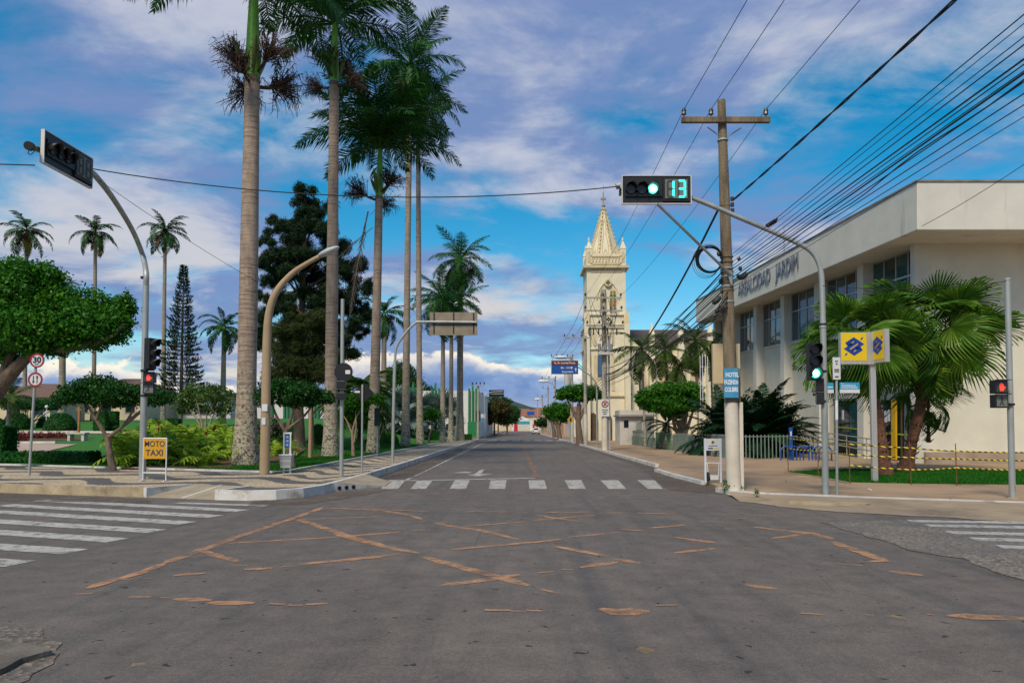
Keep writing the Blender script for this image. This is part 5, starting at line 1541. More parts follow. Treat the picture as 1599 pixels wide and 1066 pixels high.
# dark thicket between ficus and bank
def frond_bush(label, px, py, Y, L_, n, seed):
    c = at(px, py, Y); base = Vector((c.x, Y, RW)); rng = random.Random(seed)
    o = thing('cycad', base, label, 'plant', 'dark fronded bushes by the bank wall')
    MB().tube([(0, 0, -.05), (0, 0, .9)], [.22, .2], 8).build('trunk', m_fibre, o, True)
    for k in range(n):
        s = (k + .5) / n; el = 85 - 105 * s + rng.uniform(-8, 8)
        sc = L_ * rng.uniform(.85, 1.1)
        link('frond', CYC_F[k % 2], o, (0, 0, .8 + .35 * (1 - s)), (rng.uniform(-.4, .4), -math.radians(el), k * 2.39996 + seed), (sc, sc * 1.2, sc))
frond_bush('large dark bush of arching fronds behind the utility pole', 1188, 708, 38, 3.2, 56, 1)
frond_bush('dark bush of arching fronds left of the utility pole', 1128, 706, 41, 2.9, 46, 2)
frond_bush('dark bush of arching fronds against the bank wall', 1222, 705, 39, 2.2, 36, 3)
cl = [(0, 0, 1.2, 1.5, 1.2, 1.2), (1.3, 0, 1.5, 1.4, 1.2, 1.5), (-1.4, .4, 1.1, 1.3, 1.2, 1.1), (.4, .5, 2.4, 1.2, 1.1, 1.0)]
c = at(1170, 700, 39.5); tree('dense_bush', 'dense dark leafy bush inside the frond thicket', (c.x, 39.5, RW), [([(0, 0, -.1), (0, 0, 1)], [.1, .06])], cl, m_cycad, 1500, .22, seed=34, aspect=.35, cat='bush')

# street trees on the right, clipped
for (cl_px, tr_, Y, lab, sd_) in (
    ([(885, 612, 16, 9, 0), (903, 608, 18, 9, .5), (922, 612, 18, 10, -.4), (935, 617, 10, 8, 0), (875, 618, 9, 7, 0), (905, 620, 22, 7, .4)], [(906, 692), (903, 660), (904, 630)], 66, 'clipped street tree nearest the church tower', 61),
    ([(857, 642, 11, 10, 0), (870, 636, 12, 9, .8), (882, 640, 11, 12, -.8), (866, 650, 14, 8, .4), (880, 652, 10, 8, 0)], [(874, 683.5), (872, 670), (868, 650)], 98, 'clipped street tree with two trunks farther down the street', 62)):
    b = at(tr_[0][0], tr_[0][1], Y); base = Vector((b.x, Y, RW))
    limbs = [([(0, 0, -.1)] + [rel(*p, Y, base) for p in tr_[1:]], [.36, .26, .18])]
    limbs += [([rel(tr_[1][0], tr_[1][1], Y, base), rel((tr_[1][0] + x) / 2, 640 if sd_ == 61 else 658, Y, base), rel(x, 622 if sd_ == 61 else 645, Y, base)], [.16, .12, .06]) for x in ((885, 920, 905) if sd_ == 61 else (858, 880, 870))]
    if sd_ == 62: limbs.append(([rel(866, 683, Y, base), rel(864, 668, Y, base), rel(860, 650, Y, base)], [.3, .22, .15]))
    tree('street_tree', lab, base, limbs, pxclumps(base, Y, cl_px), m_ficus, 1700, .24, m_bark, sd_, group='clipped street trees')
for (px, py, Y, r, mat, lab) in ((772, 645, 140, 3.0, m_brownl, 'brownish tree on the left pavement far down the street'), (792, 648, 165, 3.2, m_far, 'green tree at the far left bend of the street'), (762, 640, 150, 2.6, m_far, 'green tree behind the brownish one far down the street'), (847, 660, 190, 1.6, m_far, 'tiny round tree far down on the right'), (778, 635, 175, 3.0, m_far, 'taller green tree far down the left side')):
    c = at(px, py, Y); base = Vector((c.x, Y, RW)); z = c.z - RW
    cl = [(random.uniform(-r, r) * .55, random.uniform(-r, r) * .5, z + random.uniform(-.3, .35) * r, r * .6, r * .6, r * .5) for k in range(8)]
    tree('street_tree', lab, base, [([(0, 0, -.1), (0, 0, z * .6), (.2, 0, z)], [.2, .15, .06])], cl, mat, 700, .38, seed=int(px), group='far street trees', nside=6)
c = at(615, 610, 118); tree('round_tree', 'dark round tree rising behind the white and green wall', (c.x, 124, .2), [([(0, 0, 0), (0, 0, 5)], [.3, .2])], [(x, y, z, 2.6, 2.4, 2.2) for x, y, z in ((0, 0, 8.5), (1.8, 0, 7.6), (-1.8, 0, 7.6), (.5, 0, 10.2), (-.7, .5, 9.6), (3.4, .5, 6.8))], m_far, 700, .36, seed=77)
c = at(325, 600, 95); tree('round_tree', 'dark round tree behind the pale shrub across the square', (c.x, 95, 2), [([(0, 0, 0), (0, 0, 3)], [.3, .2])], [(x, 0, z, 1.9, 1.6, 1.3) for x, z in ((0, 3.9), (1.7, 3.4), (-1.7, 3.6), (3, 3))], m_far, 900, .3, seed=78)

# ------------------------------------------------------------------ buildings across the square and down the street
def house(label, x0, x1, y0, dp, z0, wall_h, roof_h, wm, rm, windows=3, name='house', hip=True, cat='house', group=None, par=False):
    o = thing(name, ((x0 + x1) / 2, y0, z0), label, cat, group)
    w = (x1 - x0) / 2
    MB().box(-w, w, 0, dp, -1, wall_h).build('wall', wm, o)
    if roof_h > 0:
        e = .5; r = min(w * .7, dp * .45) if hip else 0
        MB().add([(-w - e, -e, wall_h), (w + e, -e, wall_h), (w + e, dp + e, wall_h), (-w - e, dp + e, wall_h), (-w + r, dp / 2, wall_h + roof_h), (w - r, dp / 2, wall_h + roof_h)], [(0, 1, 5, 4), (1, 2, 5), (2, 3, 4, 5), (3, 0, 4)]).build('roof', rm, o)
    if par: MB().box(-w - .1, w + .1, -.1, dp, wall_h, wall_h + .7).build('parapet', wm, o)
    for k in range(windows):
        x = -w + (k + .5) * 2 * w / windows
        wi = MB().box(x - .65, x + .65, -.07, .0, wall_h * .32, wall_h * .78).build('window', M('window_surround', (.5, .46, .40), .1, 3, .8), o)
        MB().box(x - .52, x + .52, -.10, -.071, wall_h * .35, wall_h * .75).build('pane', GL[1], wi)
    return o
m_cream = M('cream_house_wall', (.66, .52, .36), .15, .8, .9, dirt=((.36, .28, .20), .6, .58))
m_white = M('white_house_wall', (.60, .58, .54), .12, .8, .9, dirt=((.40, .37, .33), .6, .58))
m_peach = M('peach_house_wall', (.55, .34, .22), .15, .8, .9)
def X_(px, Y): return at(px, 640, Y).x
house('long cream house under brown tiles beyond the square', X_(-40, 88), X_(112, 88), 88, 10, 2.2, 3.0, 1.9, m_cream, m_tilebr, 3, group='houses beyond the square')
house('cream house with broad dark hip roof behind the signal pole', X_(112, 84), X_(222, 84), 84, 11, 2.2, 3.2, 2.1, m_cream, m_tilebr, 3, group='houses beyond the square')
house('pale low house front seen under the flat hedge', X_(-30, 74), X_(78, 74), 74, 6, 1.9, 2.7, 1.3, m_cream, m_tilebr, 3, group='houses beyond the square', hip=False)
house('grey-white low house between norfolk pine and shrub', X_(222, 92), X_(360, 92), 92, 8, 2.2, 3.0, 1.0, m_white, m_tilebr, 5, group='houses beyond the square')
# white and green walled building past the square
m_wg = M('white_wall', (.66, .65, .62), .08, .5, .9, dirt=((.48, .46, .42), .5, .6))
m_gp = M('green_wall_paint', (.012, .17, .055), .15, 1.5, .6)
Y = 106; x0, x1 = X_(395, Y), X_(748, Y)
wgb = thing('walled_building', ((x0 + x1) / 2, Y, .1), 'long white wall with tall green pilasters past the square', 'building')
w = (x1 - x0) / 2
MB().box(-w, w, 0, 60, -.2, at(700, 611, Y).z).build('wall', m_wg, wgb)
MB().box(-w + 2, w - 3, -.05, 0, .0, .9).build('green_dado', m_gp, wgb)
for px in (420, 450, 492, 645, 680, 738):
    X = X_(px, Y) - (x0 + x1) / 2
    for k, hh in enumerate((.35, 1.1, .35)):
        zz = at(700, 611, Y).z + hh
        MB().box(X - .62 + k * .5, X - .36 + k * .5, -.35, -.002, -.1, zz).build('pilaster', m_gp, wgb)
MB().box(w - 1.6, w - .1, -.45, -.36, 0, 2.3).build('gate_panel', m_gp, wgb)
MB().box(X_(645, Y) - (x0 + x1) / 2 - 1.2, X_(645, Y) - (x0 + x1) / 2 + .6, -.2, -.003, 4.6, 7.2).build('sign_board', m_gp, wgb)
MB().box(w - 4, w - .2, 12, 20, at(700, 611, Y).z, at(700, 611, Y).z + .5).build('roof_block', m_peach, wgb)
structure('pavement', MB().slab([(-70, 103.5), (-8, 103.5), (-5.4, 105), (-4.6, 108), (-4.5, 318), (-70, 318)], 0, SW), m_conc)
kerb_run('kerb', [(-12, 103.5), (-8, 103.5), (-5.4, 105), (-4.6, 108), (-4.5, 318)][::1], .16, SW + .02, m_kerbw)
# far row
rows = [(-1, 168, 12, 4.2, m_cream, 'cream house far down the left side'), (-1, 182, 14, 4.5, m_white, 'white house far down the left side'), (-1, 200, 16, 4.0, m_peach, 'peach house far down the left side'), (-1, 220, 40, 4.5, m_cream, 'last cream row on the left before the bend'),
        (1, 122, 14, 4.0, m_white, 'white house past the church on the right'), (1, 140, 16, 4.3, m_peach, 'peach house past the two-trunk street tree'), (1, 160, 18, 4.0, m_cream, 'cream house behind the parked white car'), (1, 182, 22, 4.6, m_white, 'white house farther down the right side'), (1, 210, 60, 4.4, m_peach, 'last peach row on the right before the bend')]
for sgn, y, ln, hh, mt, lab in rows:
    xa, xb = (-19, -8.2) if sgn < 0 else (9.0, 20)
    house(lab, xa, xb, y, ln - 1, .1, hh, 1.8, mt, m_tilered, 2, group='houses down the street')
Y = 318
sh = thing('corner_shop', (at(817, 670, Y).x, Y, .0), 'white gabled shop with red pillars closing the far end of the street', 'shop')
k = Y / F
MB().prism([(-4.8, 0), (4.0, 0), (4.0, 4.4), (2.6, 4.6), (1.6, 5.6), (-.4, 6.4), (-2.2, 5.6), (-3.2, 4.6), (-4.8, 4.4)], 0, 8).build('front_wall', m_wg, sh)
m_red = M('red_paint', (.50, .012, .02), .15, 2, .6)
MB().box(-4.0, -2.4, -.12, 0, 0, 4.2).build('red_pillar', m_red, sh); MB().box(4.1, 5.0, -.1, .2, 0, 3.0).build('red_pillar', m_red, sh)
MB().box(-2.3, 2.8, -.12, -.001, 3.0, 4.3).build('shop_sign', M('teal_sign', (.04, .30, .36), .3, 2, .5), sh)
MB().box(-2.2, 2.8, -.1, -.001, 0, 2.7).build('shutter', M('cream_shutter', (.55, .52, .40), .2, 2, .7), sh)
house('house with red tiled roof behind the far shop', -9, 12, 332, 14, .5, 6.0, 3.6, m_cream, m_tilered, 3, group='houses down the street')
house('second tiled house beyond the far shop', 4, 30, 350, 14, .5, 7.5, 3.2, m_peach, m_tilered, 3, group='houses down the street')
house('wide low tiled house left of the far shop', -40, -9, 335, 14, .5, 5.0, 3.0, m_cream, m_tilered, 4, group='houses down the street')
# wooded hills
def hill(name, x0, x1, Y, prof, mat):
    rng = random.Random(int(Y)); vs = []; fs = []
    N = 120; Dp = [0, .12, .3, .6, 1.0]
    for i in range(N + 1):
        t = i / N; x = x0 + (x1 - x0) * t
        hgt = np.interp(t, [p[0] for p in prof], [p[1] for p in prof]) + rng.uniform(0, .05) * Y * .03
        for d in Dp: vs.append((x, Y + d * Y * .5, -1 + hgt * math.sin(d * PI * .75) ** .7 * (1 + rng.uniform(-.03, .03))))
    m_ = len(Dp)
    for i in range(N):
        for j in range(m_ - 1): fs.append((i * m_ + j, (i + 1) * m_ + j, (i + 1) * m_ + j + 1, i * m_ + j + 1))
    return structure(name, MB().add(vs, fs), mat, sm=True)
hill('hills', -500, 500, 620, [(0, 26), (.3, 34), (.42, 40), (.49, 34), (.52, 24), (.6, 22), (.75, 28), (1, 22)], M('wooded_hill', (.030, .060, .045), .5, .05, 1, .8, .3))
hill('hills', -2200, 2200, 2200, [(0, 70), (.3, 90), (.47, 120), (.52, 75), (.6, 95), (.8, 80), (1, 70)], M('far_hill', (.06, .10, .12), .3, .01, 1))
# ------------------------------------------------------------------ traffic signals
m_hous = M('signal_housing', (.014, .014, .015), .2, 6, .42)
m_lens = M('dark_lens', (.05, .05, .05), .3, 12, .25)
m_edge = M('pale_panel_edge', (.62, .60, .55), .1, 8, .6)
m_unlit = M('unlit_display', (.16, .17, .155), .25, 25, .5)
m_cell = M('unlit_segment', (.05, .055, .05), .4, 60, .6)
m_grn = emis('green_lamp', (.03, .95, .55), 4.0)
m_grnw = emis('green_lamp_core', (.60, 1.0, .85), 2.5)
m_dig = emis('teal_digit', (.02, .86, .72), 2.6)
m_redl_ = emis('red_lamp', (1.0, .06, .03), 1.1)
m_band_ = M('black_band', (.02, .02, .02), .2, 5, .6)
def lamp_tube(parent, x, z, r, lit, yf, depth=.17):
    """round lens with a hood, facing -y"""
    l = MB().tube([(x, yf - .005, z), (x, yf - .03, z)], r, 18).build('lens', m_grn if lit else m_lens, parent, True)
    if lit:
        MB().tube([(x, yf - .031, z), (x, yf - .036, z)], r * .82, 18).build('lens_core', m_grnw, l, True)
    vs = []; n = 16
    for k in range(n + 1):
        a = math.radians(-35 + 250 * k / n)
        for rr, yy in ((r * 1.12, yf), (r * 1.12, yf - depth * (.55 + .45 * max(0, math.sin(a))))):
            vs.append((x + rr * math.cos(a), yy, z + rr * math.sin(a)))
    fs = [(2 * k, 2 * k + 1, 2 * k + 3, 2 * k + 2) for k in range(n)]
    hd = MB().add(vs, fs).build('hood', m_hous, parent, True)
    md = hd.modifiers.new('thick', 'SOLIDIFY'); md.thickness = .008
SEG = {'a': (0, 1, 0), 'b': (.5, .5, 1), 'c': (.5, -.5, 1), 'd': (0, -1, 0), 'e': (-.5, -.5, 1), 'f': (-.5, .5, 1), 'g': (0, 0, 0)}
def digit(parent, x, z, w, hgt, on, mat):
    for s, (sx, sz, vert) in SEG.items():
        cx, cz = x + sx * w, z + sz * hgt / 2
        lit = s in on
        if vert: b = (cx - .021, cx + .021, cz - hgt * .22, cz + hgt * .22)
        else: b = (cx - w * .42, cx + w * .42, cz - .021, cz + .021)
        MB().box(b[0], b[1], -.131, -.122, b[2], b[3]).build('digit_segment', mat if lit else m_cell, parent)
def big_panel(parent, loc, rz, lit, digits):
    W_, H_ = 1.53, .62
    p = MB().box(-W_ / 2, W_ / 2, -.06, .02, -H_ / 2, H_ / 2).build('signal_panel', m_hous, parent, loc=loc, rot=(0, 0, rz))
    e = .018
    fm = MB()
    fm.box(-W_ / 2 - e, W_ / 2 + e, -.075, .0, H_ / 2, H_ / 2 + e); fm.box(-W_ / 2 - e, W_ / 2 + e, -.075, .0, -H_ / 2 - e, -H_ / 2)
    fm.box(-W_ / 2 - e, -W_ / 2, -.074, .0, -H_ / 2, H_ / 2); fm.box(W_ / 2, W_ / 2 + e, -.074, .0, -H_ / 2, H_ / 2)
    fm.build('panel_edge', m_edge, p)
    MB().box(-W_ / 2 + .05, .12, -.10, -.061, -.16, .17).build('lamp_box', m_hous, p)
    for k in range(3): lamp_tube(p, -.585 + k * .245, .0, .105, lit and k == 2, -.10, .2)
    MB().box(.14, .74, -.10, -.061, -.27, .27).build('counter_box', m_hous, p)
    MB().box(.18, .68, -.122, -.101, -.215, .215).build('counter_face', m_unlit, p)
    digit(p, .30, 0, .13, .36, digits[0], m_dig); digit(p, .55, 0, .145, .36, digits[1], m_dig)
    return p
def signal3(parent, loc, rz, lit):
    s = MB().box(-.13, .13, -.02, .16, -.42, .42).build('signal_head', m_hous, parent, loc=loc, rot=(0, 0, rz), bev=.01)
    for k in range(3): lamp_tube(s, 0, .27 - k * .27, .10, lit and k == 2, -.02, .24)
    return s
def ped_signal(parent, loc, rz, hand=True):
    s = MB()
    s.box(-.15, .15, -.02, .14, .01, .29); s.box(-.15, .15, -.02, .14, -.29, -.01)
    o = s.build('pedestrian_signal', m_hous, parent, loc=loc, rot=(0, 0, rz), bev=.008)
    MB().box(-.12, .12, -.028, -.021, .04, .26).build('upper_lens', m_lens, o); MB().box(-.12, .12, -.028, -.021, -.26, -.04).build('lower_lens', m_unlit, o)
    if hand:
        hd = MB()
        hd.prism([(-.045, .065), (.03, .065), (.055, .12), (.04, .155), (-.05, .15)], -.036, -.029)
        for k, (x, t) in enumerate(((-.042, .205), (-.015, .23), (.012, .22), (.036, .195))): hd.prism([(x - .010, .15), (x + .010, .15), (x + .008, t), (x - .008, t)], -.036, -.029)
        hd.prism([(.045, .10), (.06, .11), (.085, .15), (.072, .16)], -.036, -.029)
        hd.build('hand_symbol', m_redl_, o)
    wk = MB(); wk.prism([(-.02, -.06), (.02, -.06), (.02, -.09), (-.02, -.09)], -.036, -.029); wk.prism([(-.02, -.10), (.03, -.10), (.01, -.17), (.045, -.23), (.02, -.24), (-.01, -.185), (-.05, -.24), (-.07, -.225), (-.025, -.16)], -.036, -.029)
    wk.build('walking_symbol', m_cell, o)
    for zz in (.295, .0):
        MB().box(-.16, .16, -.12, -.02, zz - .005, zz + .008).build('visor', m_hous, o)
    return o
# right-hand signal mast
b = gr(1289, 772, RW); Y = b.y
mast = thing('signal_mast', b, 'galvanised signal mast on the right showing green and a countdown of 13', 'traffic light')
def R2(px, py, dy=0): return at(px, py, Y + dy) - b
MB().tube([(0, 0, -.05), R2(1287.5, 640), R2(1285, 500)], [.072, .070, .066], 14).build('pole', m_galv, mast, True)
MB().tube(smoothcurve([R2(1285, 510), R2(1284, 460), R2(1281, 420), R2(1268, 394), R2(1238, 376), R2(1160, 342), R2(1080, 309), R2(1025, 296), R2(975, 291)], 5), [.062] * 10 + [.055] * 20 + [.048] * 11, 12).build('mast_arm', m_galv, mast, True)
MB().tube([R2(1285, 512), R2(1285, 505)], .078, 14).build('pole_joint', m_galv, mast, True)
ctr = R2(1024.5, 297.5, -.13)
big_panel(mast, ctr, 0, True, ('bc', 'abcdg'))
MB().box(ctr.x - .80, ctr.x - .76, .0, .15, ctr.z - .04, ctr.z + .10).build('arm_clamp', m_hous, mast)
MB().tube([R2(968, 290), R2(962, 291)], .07, 10).build('arm_end', m_galv, mast, True)
signal3(mast, R2(1272, 564, -.12), 0, True)
ps = ped_signal(mast, R2(1276, 611, .05), -1.9, False)
for py in (578, 625, 505): MB().tube([R2(1285, py), R2(1285, py + 3)], .085, 12).build('band', m_band_, mast, True)
MB().box(R2(1277, 0).x, R2(1285, 0).x, -.10, -.02, R2(0, 626).z, R2(0, 624).z).build('bracket', m_band_, mast)
# pedestrian signal pole at the right edge
b = gr(1581, 778, RW); Y = b.y
pp = thing('pedestrian_signal_pole', b, 'galvanised pole with red hand pedestrian signal at the right edge', 'traffic light')
MB().tube([(0, 0, -.05), R2(1573, 436)], [.064, .058], 14).build('pole', m_galv, pp, True)
MB().tube([R2(1573, 438), R2(1573, 434)], .064, 14).build('pole_cap', m_galv, pp, True)
MB().tube([(0, 0, 0), (0, 0, .03)], [.12, .08], 12).build('base_collar', m_apron, pp, True)
ped_signal(pp, R2(1563, 615, -.16), .12, True)
MB().box(R2(1560, 0).x, R2(1580, 0).x, -.10, .07, R2(0, 633).z, R2(0, 629.5).z).build('bracket', m_band_, pp)
# left-hand signal mast, arm reaching over the side street
b = gr(222, 748, SW); Y = b.y
lm_ = thing('signal_mast', b, 'galvanised signal mast on the left with unlit panel on a bent arm', 'traffic light')
MB().tube([(0, 0, -.05), R2(226, 560), R2(228, 440)], [.088, .082, .078], 14).build('pole', m_galv, lm_, True)
def Lp(px, py, Y_): return at(px, py, Y_) - b
armp = [R2(228, 448), R2(228, 425), Lp(222, 396, 20.6), Lp(206, 358, 19.4), Lp(178, 312, 17.6), Lp(152, 278, 16.2), Lp(137, 266, 15.6), Lp(98, 248, 14.8), Lp(62, 234, 14.1), Lp(48, 229, 13.8)]
MB().tube(smoothcurve(armp, 5), [.074] * 10 + [.066] * 20 + [.060] * 16, 12).build('mast_arm', m_galv, lm_, True)
MB().tube([armp[-1] - Vector((0, 0, 0)), Lp(44, 227.5, 13.7)], .085, 12).build('arm_end', m_band_, lm_, True)
MB().tube(smoothcurve([Lp(46, 233, 13.75), Lp(44, 240, 13.75), Lp(49, 241, 13.8), Lp(54, 236, 14.0)], 4), .008, 5).build('arm_cable', m_black, lm_, True)
pa, pb_ = Lp(57, 233.5, 14.0), Lp(131, 269, 15.5)
mid = (pa + pb_) / 2 + Vector((.13, -.05, 0))
dv = pb_ - pa
big_panel(lm_, mid, math.atan2(dv.y, dv.x), False, ('', ''))
signal3(lm_, R2(238, 552, -.12), 1.25, False)
ped_signal(lm_, R2(232.5, 598, -.14), .1, True)
for py in (577, 616, 432): MB().tube([R2(225.5, py), R2(225.5, py + 3)], .10, 12).build('band', m_band_, lm_, True)
MB().box(R2(226, 0).x, R2(242, 0).x, -.12, -.06, R2(0, 579).z, R2(0, 576.5).z).build('bracket', m_band_, lm_)
# pole on the left pavement with signal turned away
b = gr(533, 743, SW); Y = b.y
po = thing('signal_pole', b, 'slim galvanised pole with a round sign back and a signal turned away', 'traffic light')
MB().tube([(0, 0, -.05), R2(535, 467)], [.058, .052], 12).build('pole', m_galv, po, True)
MB().prism([(R2(537, 0).x + .265 * math.cos(a), R2(0, 581).z + .265 * math.sin(a)) for a in np.linspace(0, 2 * PI, 24, endpoint=False)], -.10, -.07).build('sign_back', m_black, po)
MB().box(R2(540, 0).x - .0, R2(540, 0).x + .14, -.107, -.101, R2(0, 584).z, R2(0, 578).z).build('sticker', m_edge, po)
sg = MB(); 
for z_ in (599, 617): sg.box(R2(528, 0).x, R2(541, 0).x, -.22, -.06, R2(0, z_ + 7).z, R2(0, z_ - 4).z)
sg.box(R2(527, 0).x, R2(542, 0).x, -.20, .12, R2(0, 609).z, R2(0, 607).z)
sg.build('signal_head', m_hous, po, bev=.01)
# pole with diamond sign back
b = gr(565, 738, SW); Y = b.y
dp_ = thing('sign_post', b, 'thin galvanised post with dark diamond sign back', 'road sign')
MB().tube([(0, 0, -.05), R2(566, 600)], .032, 10).build('post', m_galv, dp_, True)
X, Z = R2(568, 0).x, R2(0, 613).z
MB().prism([(X - .30, Z), (X, Z - .30), (X + .30, Z), (X, Z + .30)], .04, .06).build('sign_back', m_black, dp_)
MB().box(X - .28, X - .13, .030, .039, Z + .0, Z + .06).build('sticker', m_edge, dp_)
# post with narrow dark green sign
b = gr(589, 711.5, SW); Y = b.y
gp = thing('sign_post', b, 'thin post with tall narrow dark green plate beside the third palm', 'road sign')
MB().tube([(0, 0, -.05), R2(589, 632)], .030, 10).build('post', m_galv, gp, True)
MB().box(R2(585, 0).x, R2(593, 0).x, -.05, -.035, R2(0, 665).z, R2(0, 637).z).build('plate', M('dark_green_plate', (.015, .05, .04), .2, 4, .5), gp)
# curved mast with overhead sign seen from behind
b = gr(613, 722, SW); Y = b.y
om = thing('overhead_sign', b, 'bent grey mast holding a large sign seen from its bare metal back', 'road sign')
MB().tube(smoothcurve([(0, 0, -.05), R2(615, 620), R2(617, 560), R2(620, 540), R2(633, 520), R2(648, 505), R2(660, 502.5), R2(744, 503)], 5), [.065] * 10 + [.05] * 26, 10).build('mast', m_galv, om, True)
m_bare = M('bare_metal_sheet', (.33, .255, .17), .25, 2.5, .38, .15, 6, metal=.55)
xa, xb = R2(670, 0).x, R2(745, 0).x; za, zb_ = R2(0, 523).z, R2(0, 487).z
sb = MB().box(xa, xb, .08, .10, za, zb_).build('sign_sheet', m_bare, om)
for f_ in (.09, .5, .92):
    X = xa + (xb - xa) * f_
    MB().box(X - .025, X + .025, .05, .079, za + .08, zb_ - .02).build('stiffener', m_band_, sb)
MB().box(xa + .1, xb, .052, .078, (za + zb_) / 2 - .06, (za + zb_) / 2 - .02).build('stiffener', m_band_, sb)
# beige lamp post
b = gr(413, 740, SW); Y = b.y
m_bconc = M('beige_concrete_post', (.36, .26, .155), .14, 1.5, .85, .15, 40)
lp = thing('lamp_post', b, 'thick beige lamp post with curved arm over the pavement', 'street lamp')
MB().tube(smoothcurve([(0, 0, -.05), R2(415, 640), R2(417, 530), R2(421, 485), R2(432, 455), R2(455, 428), R2(480, 411), R2(503, 398)], 5), [.15, .148, .146, .145, .143, .14, .138, .135, .132, .13, .128, .125, .122, .12, .118, .115, .112, .11, .107, .105, .10, .098, .095, .09, .088, .085, .082, .08, .078, .075, .072, .07, .068, .066, .065, .06], 14).build('post', m_bconc, lp, True)
hd = MB(); c = R2(513, 393)
hd.ball((0, 0, 0), .36, .16, .105, 14, 8)
hd.build('lamp_head', M('grey_lamp_housing', (.40, .41, .42), .15, 5, .5), lp, True, loc=c, rot=(0, -.42, 0))
MB().ball((0, 0, 0), .20, .10, .05, 12, 6).build('lamp_glass', M('frosted_glass', (.45, .46, .44), .1, 6, .3), lp, True, loc=c + Vector((.02, 0, -.06)), rot=(0, -.42, 0))
MB().box(c.x - .05, c.x + .02, -.03, .03, c.z + .07, c.z + .13).build('photocell', M('green_cap', (.10, .45, .05), .1, 5, .5), lp)
for (py, w_) in ((634, .16), (655, .11)):
    MB().box(R2(412, 0).x, R2(412, 0).x + w_, -.158, -.147, R2(0, py + 8).z, R2(0, py - 3).z).build('pasted_paper', m_paper, lp)
# square post on the lawn
b = gx(484, 716); b.z = gz(b.x, b.y); Y = b.y
wp = thing('garden_post', b, 'plain beige post standing on the lawn before the pine', 'post')
MB().tube([(0, 0, -.05), R2(485, 636)], [.085, .075], 10).build('post', m_bconc, wp, True)
MB().box(-.25, .25, -.25, .25, -.1, .03).build('footing', m_apron, wp)
# litter bin stand
b = gr(448, 738, SW); Y = b.y
lb = thing('litter_bin', b, 'white framed litter bin with a small blue panel on the pavement', 'litter bin')
m_wt = M('white_metal', (.66, .67, .68), .08, 5, .5)
for x in (-.10, .10): MB().tube([(x, 0, -.05), (x, 0, 1.22)], .028, 8).build('post', m_wt, lb, True)
MB().box(-.13, .13, -.025, .025, 1.20, 1.25).build('top_bar', m_wt, lb)
bp_ = MB().box(-.07, .07, -.02, .02, .78, 1.17).build('blue_panel', M('navy_panel', (.02, .045, .16), .1, 6, .5), lb)
for k in range(3): MB().box(-.045, .045, -.024, -.0205, .82 + k * .12, .90 + k * .12).build('icon', M('pale_blue_icon', (.20, .33, .60), .1, 9, .5), bp_)
bk = MB()
bk.add([(-.19, -.14, .55), (.19, -.14, .55), (.19, .16, .55), (-.19, .16, .55), (-.15, -.1, .16), (.15, -.1, .16), (.15, .12, .16), (-.15, .12, .16)], [(0, 1, 5, 4), (1, 2, 6, 5), (2, 3, 7, 6), (3, 0, 4, 7), (4, 5, 6, 7)])
m_bin, nt, bb = ntree('bin_mesh'); bb.inputs['Base Color'].default_value = (.42, .44, .45, 1)
v_ = tex(nt, 'ShaderNodeTexBrick', 14); lnk(nt, ramp(nt, v_.outputs['Fac'], [(.4, (.45, .45, .45)), (.6, (1, 1, 1))]), bb.inputs['Alpha'])
bko = bk.build('basket', m_bin, lb, loc=(.0, -.05, 0)); md = bko.modifiers.new('t', 'SOLIDIFY'); md.thickness = .006
MB().box(-.20, .20, -.16, .17, .55, .575).build('basket_rim', m_wt, lb, loc=(0, -.05, 0))
# road signs at the left: 30 and two-way
def disc(parent, name, X, Z, r, y0, y1, mat, n=28, r_in=0):
    if not r_in: return MB().prism([(X + r * math.cos(a), Z + r * math.sin(a)) for a in np.linspace(0, 2 * PI, n, endpoint=False)], y0, y1).build(name, mat, parent)
    vs = []; fs = []
    for k in range(n):
        a = 2 * PI * k / n
        for rr, yy in ((r, y0), (r_in, y0), (r_in, y1), (r, y1)): vs.append((X + rr * math.cos(a), yy, Z + rr * math.sin(a)))
    for k in range(n):
        o_ = 4 * k; p_ = 4 * ((k + 1) % n)
        for j in range(4): fs.append((o_ + j, o_ + (j + 1) % 4, p_ + (j + 1) % 4, p_ + j))
    return MB().add(vs, fs).build(name, mat, parent)
m_sred = M('sign_red', (.30, .015, .025), .15, 6, .45)
m_swhite = M('sign_white', (.62, .62, .61), .08, 5, .45)
m_sblack = M('sign_black', (.015, .015, .017), .1, 5, .5)
b = gr(45.5, 742, SW); Y = b.y
rs_ = thing('road_sign', b, 'road sign post with 30 km/h limit above a two-way arrows disc', 'road sign')
MB().tube([(0, 0, -.05), R2(57, 552)], .036, 10).build('post', m_galv, rs_, True)
X, Z = R2(58, 0).x, R2(0, 563).z
d1 = disc(rs_, 'speed_limit_disc', X, Z, .205, -.06, -.045, m_swhite); disc(rs_, 'red_ring', X, Z, .212, -.068, -.046, m_sred, r_in=.165)
link('number', text_mesh('30', .24, m_sblack, .008, .003), d1, (X, -.066, Z + .012)); link('unit', text_mesh('km/h', .055, m_sblack, .001, .002), d1, (X, -.066, Z - .105))
X, Z = R2(56, 0).x, R2(0, 592.5).z
d2 = disc(rs_, 'two_way_disc', X, Z, .205, -.06, -.045, m_swhite); disc(rs_, 'red_ring', X, Z, .212, -.068, -.046, m_sred, r_in=.165)
for s_, x in ((1, .055), (-1, -.055)):
    MB().prism([(X + x - .014, Z - .11 * s_), (X + x + .014, Z - .11 * s_), (X + x + .014, Z + .05 * s_), (X + x + .04, Z + .05 * s_), (X + x, Z + .125 * s_), (X + x - .04, Z + .05 * s_), (X + x - .014, Z + .05 * s_)], -.064, -.0605).build('arrow', m_sblack, d2)
